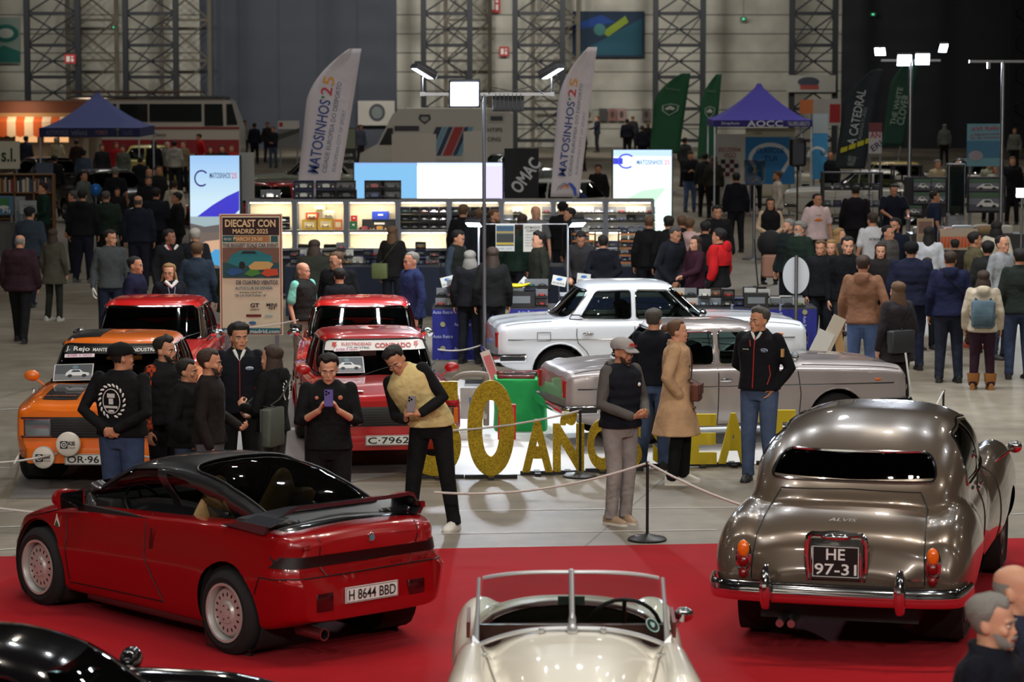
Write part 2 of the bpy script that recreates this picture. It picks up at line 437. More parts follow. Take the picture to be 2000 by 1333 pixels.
# ---- boxy 1970s saloon
def saloon(name,label,rgb,head='square',stripes=False,flares=False,wheels='seat',bumper=True,glass=None,seats=True,tail=True,rally=False,group=None,metal=0.):
 root=thing(name,label,'car',group=group); P=paint(rgb,metal=metal)
 wb,WR,AR=2.42,.295,.352; xa=wb/2
 Wf=curve(((-2.0,.70),(-1.93,.765),(-1.7,.79),(-1.2,.805),(0,.81),(1.2,.80),(1.75,.785),(2.0,.755),(2.07,.70)))
 Sf=curve(((-2.0,.80),(-1.95,.85),(-1.6,.885),(-.9,.905),(.3,.905),(1.2,.885),(1.8,.86),(2.02,.83),(2.07,.79)))
 Tf=curve(((-2.0,.83),(-1.95,.89),(-1.5,.945),(-1.0,.965),(-.9,.955),(.6,.965),(.85,.975),(1.4,.965),(1.9,.915),(2.02,.885),(2.07,.83)))
 Bf=curve(((-2.0,.42),(-1.9,.34),(-1.5,.24),(-1.0,.22),(1.0,.22),(1.5,.25),(1.95,.33),(2.07,.40)))
 xs=[-2.0,-1.99,-1.97,-1.94,-1.9]+[-1.85+.05*k for k in range(78)]+[2.02,2.045,2.06,2.07]
 rings=[]
 for x in xs:
  W,S,T,B=Wf(x),Sf(x),Tf(x),Bf(x)
  key=[(0,B),(W*.55,B),(W-.12,B+.005),(W-.045,B+.05),(W-.012,B+.16),(W,.52),(W,.66),(W-.008,S-.05),(W-.03,S-.008),(W-.075,S+.012),(W*.75,S+.022+(T-S)*.55),(W*.4,T-.012),(0,T)]
  half=catmull([(0,y,z) for y,z in key],3)
  rings.append([V((x,p.y,p.z)) for p in half]+[V((x,-p.y,p.z)) for p in half[-2:0:-1]])
 mb=M(); mb.loft(rings); bm=to_bm(mb)
 circ=[(AR*cos(k*pi/14),AR*sin(k*pi/14)) for k in range(28)]
 for sx in (xa,-xa):
  for s in (1,-1):
   cut_poly(bm,[(sx+a,WR+.0+b) for a,b in circ],(0,2),lambda c,n:s*c.y>.52 and c.z<.8 and abs(c.x-sx)<.5,delete=True)
 cut_poly(bm,rpoly([(-1.12,-.64),(.72,-.66),(.72,.66),(-1.12,.64)],.1),(0,1),lambda c,n:c.z>.85 and abs(c.y)<.75 and -1.3<c.x<.9,delete=True)
 bvh=BVHTree.FromBMesh(bm); body=bm_obj(bm,'body',P,root); bm.free()
 L,Rr_=caster(bvh,(0,-1,0),.003),caster(bvh,(0,1,0),.003); TOP=caster(bvh,(0,0,-1),.003); FR=caster(bvh,(-1,0,0),.002); RE=caster(bvh,(1,0,0),.002)
 cb=M(); gr=[]
 def ring(z,xr,xf,w_r,w_f,n=96,e=5.5):
  out=[]
  for k in range(n):
   a=2*pi*(k+.5)/n; ca,sa=cos(a),sin(a)
   ux=math.copysign(abs(ca)**(2/e),ca); uy=math.copysign(abs(sa)**(2/e),sa)
   x=(xr+xf)/2+(xf-xr)/2*ux; w_=w_r+(w_f-w_r)*(x-xr)/(xf-xr)
   bow=(1-(uy*uy))*(.07 if ux>0 else -.05)
   out.append(V((x+bow,w_*uy,z)))
  return out
 for k in range(10):
  t=k/9; z=.90+.44*t; bl=sin(t*pi)*.018
  gr.append(ring(z,-1.23+.42*t-bl*.5,.80-.50*t,.715-.105*t+bl,.70-.095*t+bl))
 for z,k in ((1.368,.955),(1.388,.90),(1.402,.78),(1.414,.55),(1.42,.25),(1.421,.02)):
  gr.append(ring(z,-.25-.56*k,-.25+.55*k,.61*k,.605*k,e=5.5-2.5*(1-k)))
 cb.loft(gr,cap=False); bm=to_bm(cb)
 Wd=[('front_side',rpoly([(-.19,.955),(.60,.955),(.235,1.315),(-.19,1.325)],.035),1),('rear_side',rpoly([(-.26,.955),(-.26,1.325),(-.70,1.315),(-.93,.965)],.045),2)]
 for nm,poly,t in Wd:
  for s in (1,-1):cut_poly(bm,poly,(0,2),lambda c,n:s*c.y>.5 and s*n.y>.5,t)
 wp=rpoly([(-.645,.945),(.645,.945),(.565,1.335),(-.565,1.335)],.08,4)
 cut_poly(bm,wp,(1,2),lambda c,n:c.x>.2 and n.x>.35,3)
 rp=rpoly([(-.63,.975),(.63,.975),(.545,1.32),(-.545,1.32)],.09,4)
 cut_poly(bm,rp,(1,2),lambda c,n:c.x<-.7 and n.x<-.35,4)
 bv=BVHTree.FromBMesh(bm); GL=glass or glassm((150,165,160),1.0)
 for t,nm in ((1,'side_window'),(2,'side_window'),(3,'windscreen'),(4,'rear_window')):split_tag(bm,t,nm,GL,root,.008)
 cab=bm_obj(bm,'roof',P,root); bm.free()
 add_mods(cab,('SOLIDIFY',dict(thickness=.03,offset=-1)))
 tr=M(); cl={1:caster(bv,(0,-1,0),.004),-1:caster(bv,(0,1,0),.004)}; cf=caster(bv,(-1,0,0),.004); cr_=caster(bv,(1,0,0),.004)
 for nm,poly,t in Wd:
  for s in (1,-1):trim_on(tr,cl[s],poly,lambda p:V((p[0],0,p[1])),.009)
 trim_on(tr,cf,wp,lambda p:V((0,p[0],p[1])),.012); trim_on(tr,cr_,rp,lambda p:V((0,p[0],p[1])),.012)
 tr.parts('window_trim',BLACKP if rally else CHROME,root)
 qv=M()
 for s in (1,-1):
  qv.x=None; trim_on(qv,cl[s],rpoly([(-1.06,.955),(-.90,.955),(-.925,1.01),(-1.03,1.01)],.01),lambda p:V((p[0],0,p[1])),.006)
 qv.parts('vent_grille',mat((60,62,64),.3,.8),root)
 sm=M(); st=M(); hd=M()
 for s,CA in ((1,L),(-1,Rr_)):
  pl=lambda p:V((p[0],0,p[1]))
  trim_on(sm,CA,[(.72,.90),(.76,.60),(.74,.27)],pl,.005,False); trim_on(sm,CA,[(-.225,.91),(-.235,.27)],pl,.005,False)
  trim_on(sm,CA,[(-.98,.905),(-.99,.76),(-.97,.66),(-.86,.55),(-.78,.40),(-.72,.27)],pl,.005,False)
  trim_on(sm,CA,[(-.72,.265),(.74,.265)],pl,.004,False)
  if not rally:trim_on(st,CA,[(-1.88,.705),(1.9,.700)],pl,.007,False)
  for hx in (-.16,-.86):
   p=CA(V((hx+.02,0,.775))); hd.ell(p+V((0,s*.004,0)),(.075,.012,.022),0,12,6)
   hd.tube([p+V((-.06,s*.012,.0)),p+V((-.04,s*.028,.004)),p+V((.05,s*.028,.004)),p+V((.065,s*.012,0))],.008,6)
  cy=[]
  for k in range(22):
   a=-.12+(pi+.24)*k/21
   for sx in (xa,-xa):pass
  for sx in (xa,-xa):
   pts=[]
   for k in range(23):
    a=-.25+(pi+.5)*k/22; q=CA(V((sx+(AR+.012)*cos(a),0,WR+(AR+.012)*sin(a))))
    if abs(q.y)>.5:pts.append(q)
   st2=M(); st2.tube(pts,.055 if flares else .011,8 if flares else 6,0,False)
   st2.obj('wheel_arch',P,root)
 trim_on(sm,TOP,[(.80,-.70),(1.98,-.70)],lambda p:V((p[0],p[1],1)),.004,False); trim_on(sm,TOP,[(.80,.70),(1.98,.70)],lambda p:V((p[0],p[1],1)),.004,False)
 trim_on(sm,TOP,[(-1.3,-.68),(-1.9,-.68)],lambda p:V((p[0],p[1],1)),.004,False); trim_on(sm,TOP,[(-1.3,.68),(-1.9,.68)],lambda p:V((p[0],p[1],1)),.004,False)
 trim_on(sm,L if 0 else Rr_,[(-1.50,.69),(-1.33,.69),(-1.33,.80),(-1.50,.80)],lambda p:V((p[0],0,p[1])),.004)
 sm.parts('panel_seam',BLACKP,root)
 if st.v:st.parts('side_strip',CHROME,root)
 hd.parts('door_handle',CHROME,root)
 g=M(); g.rbox((2.066,0,.655),(.03,1.40,.21),.012); g.obj('grille_surround',BLACKP,root)
 gg=M()
 for k in range(7):gg.box((2.082,0,.575+.027*k),(.012,.76,.006))
 gg.obj('grille',mat((60,60,62),.4,.5),root)
 for s in (1,-1):
  if head=='square':
   f=M(); f.rbox((2.082,s*.53,.655),(.03,.27,.17),.02,0,Matrix.Rotation(0,3,'X'))
   h_=f.obj('headlight',mat((150,160,168),.12,.7,coat=1.),root)
   d=M(); d.box((2.099,s*.53,.742),(.01,.29,.008)); d.box((2.099,s*.53,.568),(.01,.29,.008)); d.parts('headlight_rim',CHROME,h_)
   i_=M(); i_.rbox((2.078,s*.695,.655),(.04,.05,.17),.01); i_.obj('indicator',mat((225,110,30),.25,coat=1.),root)
  else :
   for dy in (.60,.40):
    f=M(); f.ell((2.075,s*dy,.665),(.035,.085,.085),0,20,8); h_=f.obj('headlight',mat((190,196,200),.1,.6,coat=1.),root)
    d=M(); d.tube([(2.085,s*dy+.087*cos(a*pi/10),.665+.087*sin(a*pi/10)) for a in range(20)],.008,5,0,True); d.obj('headlight_rim',CHROME,h_)
  t_=M(); t_.rbox((-2.0,s*.63,.70),(.06,.12,.20),.02); t_.obj('tail_light',mat((150,20,18),.2,coat=1.),root)
  mk=M(); p=(L if s>0 else Rr_)(V((1.70,0,.745))); mk.ell(p,(.045,.012,.017),0,12,6); mk.obj('side_marker',mat((215,105,40),.3),root)
  mm=M(); b=V((.66,s*.72,.93)); mm.cyl(b,b+V((0,s*.08,.06)),.012,n=6); mm.ell(b+V((0,s*.13,.10)),(.05,.085,.06),0,14,8)
  mm.obj('door_mirror',P if rally else CHROME,root)
 if bumper:
  b=M()
  for x0,e in ((2.14,1),(-2.07,-1)):
   pts=[(x0-e*.42,.80,.47),(x0-e*.10,.80,.47),(x0-e*.03,.76,.47),(x0,.5,.47),(x0+e*.012,0,.47),(x0,-.5,.47),(x0-e*.03,-.76,.47),(x0-e*.10,-.80,.47),(x0-e*.42,-.80,.47)]
   b.tube(pts,.028,10,0,ry=.055)
  b.parts('bumper',CHROME,root)
  b=M()
  for s in (1,-1):b.box((-1.83,s*.832,.47),(.32,.02,.06)); b.box((1.90,s*.832,.47),(.32,.02,.06))
  b.parts('bumper_end_rubber',BLACKP,root)
 else :
  b=M(); b.rbox((2.06,0,.37),(.10,1.3,.16),.03); b.obj('front_panel',P,root)
 i=M(); i.box((-.2,0,.42),(2.1,1.36,.06)); i.box((.78,0,.74),(.10,1.3,.34)); i.rbox((.66,0,.91),(.30,1.28,.07),.03); i.box((-1.0,0,.72),(.06,1.3,.36)); i.box((-1.03,0,.905),(.16,1.22,.02))
 i.obj('interior',DARKIN,root)
 if seats:
  for y in (.34,-.34):seat(root,.12,y,.56,mt=mat((24,22,21),.8),headrest=rally,h=.55)
  seat(root,-.60,0,.56,w=1.15,mt=mat((24,22,21),.8),h=.42,name='rear_seat')
  steering(root,.48,.34,.93,.19)
 for sx in (xa,-xa):
  for s in (1,-1):
   liner(root,sx,AR,.77,s,z=WR); wheel(root,sx,s*(.70 if not flares else .72),s,WR,.17 if not flares else .24,wheels)
 wi=M()
 for y in (.35,-.25):wi.tube([cf(V((0,y,.955)))+V((.02,0,0)),cf(V((0,y+.25,1.02)))+V((.015,0,0)),cf(V((0,y+.42,1.06)))+V((.012,0,0))],.006,5)
 wi.parts('wiper',BLACKP,root)
 root['_']=0; del root['_']
 return root,dict(L=L,Rt=Rr_,TOP=TOP,F=FR,Rr=RE,cf=cf,cl=cl,cr=cr_,bv=bv,cabtop=caster(bv,(0,0,-1),.004))
def decal_rect(root,name,m,cast,pts,place,step=.05,lift=0.):
 """a thin sheet laid on a surface: pts = 4 corners in 2D"""
 a,b,c,d=[V(p) for p in pts]; n=max(2,int((b-a).length/step)); k=max(2,int((d-a).length/step)); mb=M()
 P=[[cast(place(a.lerp(b,i/n).lerp(d.lerp(c,i/n),j/k))) for i in range(n+1)] for j in range(k+1)]
 mb.grid(P); return mb.obj(name,m,root)
# ---- red coupe with black roof
def red_coupe():
 root=thing('sports_coupe','red wedge sports coupe with black roof and rear wing on the red carpet','car')
 P=paint((140,5,12),.28); wb,WR,AR=2.51,.315,.362; xa=1.255
 Wf=curve(((-1.98,.70),(-1.94,.79),(-1.8,.835),(-1.25,.865),(-.6,.845),(0,.83),(.6,.835),(1.25,.85),(1.6,.79),(1.85,.62),(1.97,.40)))
 Sf=curve(((-1.98,.84),(-1.92,.90),(-1.7,.935),(-1.2,.93),(0,.865),(.7,.82),(1.25,.765),(1.6,.68),(1.85,.60),(1.97,.53)))
 Tf=curve(((-1.98,.90),(-1.92,.965),(-1.7,.99),(-1.4,.985),(-.5,.93),(.5,.90),(1.0,.875),(1.4,.80),(1.72,.70),(1.9,.62),(1.97,.56)))
 Bf=curve(((-1.98,.32),(-1.8,.26),(-1.2,.18),(1.2,.16),(1.7,.20),(1.97,.30)))
 xs=[-1.98,-1.975,-1.96,-1.94,-1.91,-1.87]+[-1.82+.05*k for k in range(75)]+[1.91,1.94,1.96,1.97]; rings=[]
 for x in xs:
  W,S,T,B=Wf(x),Sf(x),Tf(x),Bf(x); H=S-B
  fl=.022*(math.exp(-((x-xa)/.33)**2)+math.exp(-((x+xa)/.36)**2))
  key=[(0,B),(W*.55,B),(W-.13,B+.003),(W-.055,B+.035),(W-.03+fl,B+H*.22),(W-.012+fl,B+H*.42),(W,B+H*.56),(W-.022,B+H*.66),(W-.05,B+H*.85),(W-.085,S-.01),(W-.13,S+.012),(W*.68,S+(T-S)*.6),(W*.35,T-.008),(0,T)]
  half=catmull([(0,y,z) for y,z in key],3)
  rings.append([V((x,p.y,p.z)) for p in half]+[V((x,-p.y,p.z)) for p in half[-2:0:-1]])
 mb=M(); mb.loft(rings)
 for i,p in enumerate(mb.v):
  x,y,z=p
  if x<-1.7:
   k=min(1,(-1.7-x)/.2); dx=curve(((.25,.0),(.36,-.05),(.60,-.075),(.64,-.015),(.70,.015),(.78,.02),(.86,.0),(.95,-.01)))(z)
   mb.v[i]=(x+dx*k+.10*(abs(y)/.85)**3*k,y,z)
 bm=to_bm(mb); circ=[(AR*cos(k*pi/14),AR*sin(k*pi/14)) for k in range(28)]
 for sx in (xa,-xa):
  for s in (1,-1):cut_poly(bm,[(sx+a,WR+.015+b) for a,b in circ],(0,2),lambda c,n:s*c.y>.5 and c.z<.8 and abs(c.x-sx)<.5,delete=True)
 cut_poly(bm,[(-1.45,-.55),(.72,-.64),(.72,.64),(-1.45,.55)],(0,1),lambda c,n:c.z>.80 and n.z>.3 and abs(c.y)<.76 and -1.6<c.x<1,delete=True)
 cut_poly(bm,rpoly([(-1.80,-.66),(-1.40,-.70),(-1.40,.70),(-1.80,.66)],.05),(0,1),lambda c,n:c.z>.80 and n.z>.3 and abs(c.y)<.80 and -1.9<c.x<-1.3,5)
 bvh=BVHTree.FromBMesh(bm); o=split_tag(bm,5,'rear_deck',BLACKG,root); o['label']='black rear deck under the wing'; bm_obj(bm,'body',P,root); bm.free()
 L,Rt=caster(bvh,(0,-1,0),.003),caster(bvh,(0,1,0),.003); RE=caster(bvh,(1,0,0),.003); TOP=caster(bvh,(0,0,-1),.003)
 zc=curve(((-1.62,.98),(-1.3,1.13),(-.95,1.235),(-.6,1.295),(-.25,1.315),(.1,1.29),(.4,1.225),(.75,1.06),(1.12,.87)))
 wt=curve(((-1.62,.60),(-1.2,.585),(-.5,.555),(0,.55),(.4,.555),(1.12,.62)))
 wbt=curve(((-1.62,.74),(-1.2,.775),(-.5,.765),(0,.755),(.5,.745),(1.12,.66)))
 G_=[]
 for k in range(61):
  x=-1.62+2.74*k/60; zt=zc(x); b=TOP(V((x,.5,0))).z-.035; b=min(b,zt-.01); hgt=zt-b; row=[]
  key=[(wbt(x),b),(wbt(x)-.02-.02*hgt,b+hgt*.25),(wbt(x)-.30*hgt,b+hgt*.60),(wbt(x)+(wt(x)-wbt(x))*min(1,hgt/.35)-.00,b+hgt*.86),(wt(x)*.86,b+hgt*.955),(wt(x)*.5,b+hgt*.99),(0,zt)]
  h=catmull([(0,y,z) for y,z in key],5); G_.append([V((x,p.y,p.z)) for p in h]+[V((x,-p.y,p.z)) for p in h[-2::-1]])
 cb=M(); cb.grid(G_); bm=to_bm(cb)
 sw=rpoly([(-.10,.905),(.86,.895),(.33,1.18),(-.02,1.215)],.02); qw=rpoly([(-.94,.935),(-.19,.915),(-.14,1.195),(-.42,1.16)],.03)
 for s in (1,-1):
  cut_poly(bm,sw,(0,2),lambda c,n:s*c.y>.45 and c.z>.85,1); cut_poly(bm,qw,(0,2),lambda c,n:s*c.y>.45 and c.z>.85,2)
 cut_poly(bm,[(.98,-.56),(1.03,0),(.98,.56),(.42,.49),(.42,-.49)],(0,1),lambda c,n:n.z>.2 and abs(c.y)<.60 and c.x>.3,3)
 rw=rpoly([(-.42,-.50),(-.42,.50),(-1.50,.545),(-1.50,-.545)],.12,4)
 cut_poly(bm,rw,(0,1),lambda c,n:n.z>.2 and abs(c.y)<.62 and c.x<-.3,4)
 bv=BVHTree.FromBMesh(bm); GL=glassm((165,172,165),1.0)
 for t,nm in ((1,'side_window'),(2,'side_window'),(3,'windscreen'),(4,'rear_window')):split_tag(bm,t,nm,GL,root,.006)
 cab=bm_obj(bm,'roof',mat((36,37,40),.3,coat=.9),root); cab['label']='dark grey roof and pillars'; add_mods(cab,('SOLIDIFY',dict(thickness=.025,offset=-1))); bm.free()
 tr=M(); ct=caster(bv,(0,0,-1),.006); trim_on(tr,ct,rw,lambda p:V((p[0],p[1],1)),.010); tr.obj('rear_window_seal',BLACKP,root)
 wg=M(); rows=[]
 sp=curve(((0,-1.84),(.35,-1.83),(.6,-1.79),(.74,-1.70)))
 for k in range(25):
  y=-.75+1.5*k/24; a=abs(y); ch=.15 if a<.60 else .15+(a-.60)*1.6; zz=1.125-(0 if a<.60 else (a-.60)*.75)
  x1=sp(min(a,.74)); x0=x1+ch+(0 if a<.66 else (a-.66)*.6)
  rows.append([V((x1,y,zz+.012)),V((x0-.03,y,zz-.004)),V((x0,y,zz-.022)),V((x0-.03,y,zz-.032)),V((x1+.01,y,zz-.018))])
 wg.loft(rows)
 for s in (1,-1):wg.loft([[V((-1.72,s*.80,.99)),V((-1.36,s*.80,.985)),V((-1.36,s*.775,.985)),V((-1.72,s*.775,.99))],[V((-1.80,s*.72,1.05)),V((-1.50,s*.74,1.05)),V((-1.50,s*.68,1.05)),V((-1.80,s*.66,1.06))]][::1])
 for s in (1,-1):
  wg.loft([[V((-1.66,s*.80,.93)),V((-1.15,s*.80,.95)),V((-1.15,s*.74,.95)),V((-1.66,s*.76,.94))],[V((-1.70,s*.81,1.0)),V((-1.42,s*.80,1.0)),V((-1.42,s*.76,1.0)),V((-1.70,s*.775,1.0))]])
 wgo=wg.obj('rear_wing',mat((44,46,52),.28,coat=1.),root); wgo['label']='grey rear wing'
 strip=M(); y0=-.79
 def band(z0,z1,name,mt,ya=-.80,yb=.80,off=.0,n=32):
  g=[[RE(V((0,ya+(yb-ya)*i/n,z)))-V((off,0,0)) for i in range(n+1)] for z in (z0,(z0+z1)/2,z1)]
  b=M(); b.grid(g); return b.obj(name,mt,root)
 o=band(.705,.785,'tail_light_band',mat((20,5,6),.5),off=.006); o['label']='smoked dark red light band'
 for s,CA in ((1,L),(-1,Rt)):
  g=[[CA(V((-1.93+.20*i/5*(1-.25*j),0,.705+.04*j)))+V((0,s*.004,0)) for i in range(6)] for j in range(3)]
  b=M(); b.grid(g); b.obj('side_tail_light',mat((20,5,6),.5),root)
 sm=M(); pr=lambda p:V((0,p[0],p[1]))
 trim_on(sm,RE,[(-.80,.635),(.80,.635)],pr,.006,False)
 trim_on(sm,RE,[(.50,.94),(.48,.79)],pr,.005,False); trim_on(sm,RE,[(-.50,.94),(-.48,.79)],pr,.005,False)
 trim_on(sm,RE,[(.47,.70),(.44,.64)],pr,.005,False); trim_on(sm,RE,[(-.47,.70),(-.44,.64)],pr,.005,False)
 for s,CA in ((1,L),(-1,Rt)):
  pl=lambda p:V((p[0],0,p[1]))
  trim_on(sm,CA,[(-.13,.89),(-.20,.60),(-.33,.40),(-.42,.27)],pl,.005,False)
  trim_on(sm,CA,[(.93,.82),(.86,.60),(.84,.27)],pl,.005,False); trim_on(sm,CA,[(-.42,.27),(.84,.25)],pl,.005,False)
  trim_on(sm,CA,[(-1.90,.63),(-1.66,.63),(-1.60,.50)],pl,.005,False)
  trim_on(sm,CA,[(.95,.82),(1.25,.74),(1.5,.69)],pl,.005,False)
 sm.parts('panel_seam',BLACKP,root)
 hn=M()
 for CA in (L,Rt):
  p=CA(V((-.27,0,.70))); hn.prism([(-.03,-.07),(.035,-.07),(.0,.12),(-.015,.12)],p,(1,0,0),(0,0,1),(0,.006*(1 if p.y>0 else -1),0))
 hn.parts('door_handle',mat((70,4,8),.4),root)
 for y in (.47,-.47):
  c=RE(V((0,y,.45))); b=M(); b.rbox(c+V((.004,0,0)),(.02,.17,.13),.008,0,None)
  b.obj('fog_light',mat((52,6,10),.2,coat=1.),root)
 xp=RE(V((0,0,.47))).x; plate(root,xp-.022,0,.475,-1,'H 8644 BBD',.53,.115)
 e=M(); c=RE(V((0,0,.875))); q=Matrix.Rotation(-pi/2,4,'Y'); e.lathe([(.002,.012),(.030,.012),(.036,.004),(.038,0)],24,0,Matrix.Translation(c)@q)
 em=e.obj('badge',CHROME,root); e=M(); e.lathe([(.001,.014),(.024,.0135)],20,0,Matrix.Translation(c)@q); e.obj('badge_enamel',mat((70,130,140),.3),em)
 lt=M(); put_text(lt,'S.Z.',RE(V((0,-.58,.665)))+V((-.004,0,0)),(0,-1,0),(0,0,1),.13,.03)
 put_text(lt,'SZ',RE(V((0,.62,.85)))+V((-.004,0,0)),(0,-1,0),(0,0,1),.09,.035)
 put_text(lt,'3.0 V6',RE(V((0,-.28,.665)))+V((-.004,0,0)),(0,-1,0),(0,0,1),.12,.02)
 lt.obj('lettering',mat((110,20,26),.3,.6),root)
 b=M(); c=L(V((1.02,0,.695))); b.prism([(-.055,-.06),(.055,-.06),(.0,.07)],c,(-1,0,0),(0,0,1),(0,.003,0)); tri=b.obj('side_badge',mat((225,225,220),.4),root)
 b=M(); c+=V((0,.004,0))
 for dx,dz in ((0,.005),(-.014,-.014),(.014,-.014),(0,-.03)):b.ell(c+V((dx,0,dz)),(.013,.003,.014),0,8,4)
 b.obj('clover',mat((20,80,40),.5),tri)
 for yy in (.52,):
  b=M(); b.x=Matrix.Translation((-1.98,yy,.23))@Matrix.Rotation(-pi/2,4,'Y'); b.lathe([(.045,-.25),(.045,.05),(.038,.05),(.036,-.1)],16); b.x=None; b.obj('exhaust_pipe',STEEL,root)
 for s in (1,-1):
  b=M(); c=V((.72,s*.90,.93)); b.loft([[c+V((dx,s*dy*.13,dz*.075))*1 for dy,dz in ((-1,-.6),(-.2,-1),(.8,-.9),(1,0),(.8,.9),(-.2,1),(-1,.6))] for dx in (-.05,0)],0)
  b.loft([[V((.72,s*.80,.89)),V((.80,s*.80,.89)),V((.80,s*.79,.95)),V((.72,s*.79,.95))],[c+V((-.0,-s*.06,-.03)),c+V((.08,-s*.06,-.03)),c+V((.08,-s*.06,.03)),c+V((-.0,-s*.06,.03))]])
  b.ell(c+V((.05,0,0)),(.085,.118,.075),0,14,8); b.obj('door_mirror',P,root)
  b=M(); b.rbox(c+V((-.056,0,0)),(.012,.22,.125),.004); b.obj('mirror_glass',mat((20,22,24),.1,.5),root)
 b=M(); b.box((-.4,0,.38),(2.3,1.4,.05)); b.box((-1.15,0,.80),(.75,1.2,.06)); b.box((-.80,0,.62),(.05,1.3,.38)); b.box((.85,0,.72),(.3,1.3,.25)); b.rbox((.70,0,.87),(.3,1.2,.08),.03)
 for s in (1,-1):b.box((-.2,s*.72,.62),(2.0,.05,.5))
 b.obj('interior',DARKIN,root); tan=mat((150,118,72),.55,bump=(40.,.2,.01))
 for y in (.33,-.33):
  q=M(); q.rbox((-.15,y,.50),(.5,.48,.18),.07)
  q.loft([[V((-.42-.10*t+dx*.05*k,y+dy*.25*k*w_,.58+.52*t)) for dx,dy in ((-1,0),(-.8,-.7),(0,-1),(.8,-.7),(1,0),(.8,.7),(0,1),(-.8,.7))] for t,k,w_ in ((0,.9,1),(.3,1.1,1),(.6,1.1,.95),(.82,1,.75),(.95,.9,.6),(1.1,.8,.5),(1.2,.4,.3))])
  o=q.obj('seat',tan,root); o['label']='tan leather bucket seat'
  add_mods(o,('SUBSURF',dict(levels=1,render_levels=1)))
 steering(root,.42,.34,.86,.18)
 for sx in (xa,-xa):
  for s in (1,-1):liner(root,sx,AR+.01,.80,s,z=WR+.015); wheel(root,sx,s*(.735 if sx>0 else .745),s,WR,.215 if sx>0 else .235,'holes',rr=.213)
 return root
# ---- voxel-blended bodies for the rounded cars
def remesh(mb,vox,smooth,ratio=.5,sub=0):
 me=bpy.data.meshes.new('x'); me.from_pydata(mb.v,[],mb.f); bm=bmesh.new(); bm.from_mesh(me); bmesh.ops.recalc_face_normals(bm,faces=bm.faces); bm.to_mesh(me); bm.free()
 o=link('x',me); add_mods(o,('REMESH',dict(mode='VOXEL',voxel_size=vox,use_smooth_shade=True)),('SMOOTH',dict(factor=ratio,iterations=smooth)))
 if sub:add_mods(o,('SUBSURF',dict(levels=sub,render_levels=sub)))
 bake(o); return o
def superring(x,w,z0,z1,n=36,e=2.6,zb=.5,dy=0,ax='x'):
 out=[]
 for k in range(n):
  a=2*pi*k/n; ca,sa=cos(a),sin(a)
  y=w*math.copysign(abs(ca)**(2/e),ca); z=(z0+z1)/2+(z1-z0)/2*math.copysign(abs(sa)**(2/e),sa)
  out.append(V((x,y+dy,z)))
 return out
def fender(mb,xs,yc,w,zt,zb,n=26,e=2.2):
 """xs: ((x, halfwidth k, top z, y centre), ...)"""
 xa=[p[0] for p in xs]; N=24
 for sgn in (1,-1):
  rg=[]
  for k in range(N+1):
   x=xa[0]+(xa[-1]-xa[0])*k/N; q=[pchip(xa,[p[j] for p in xs],x) for j in (1,2,3,4)]
   rg.append(superring(x,q[0],q[3],q[1],n,e,dy=sgn*q[2]))
  mb.loft(rg)
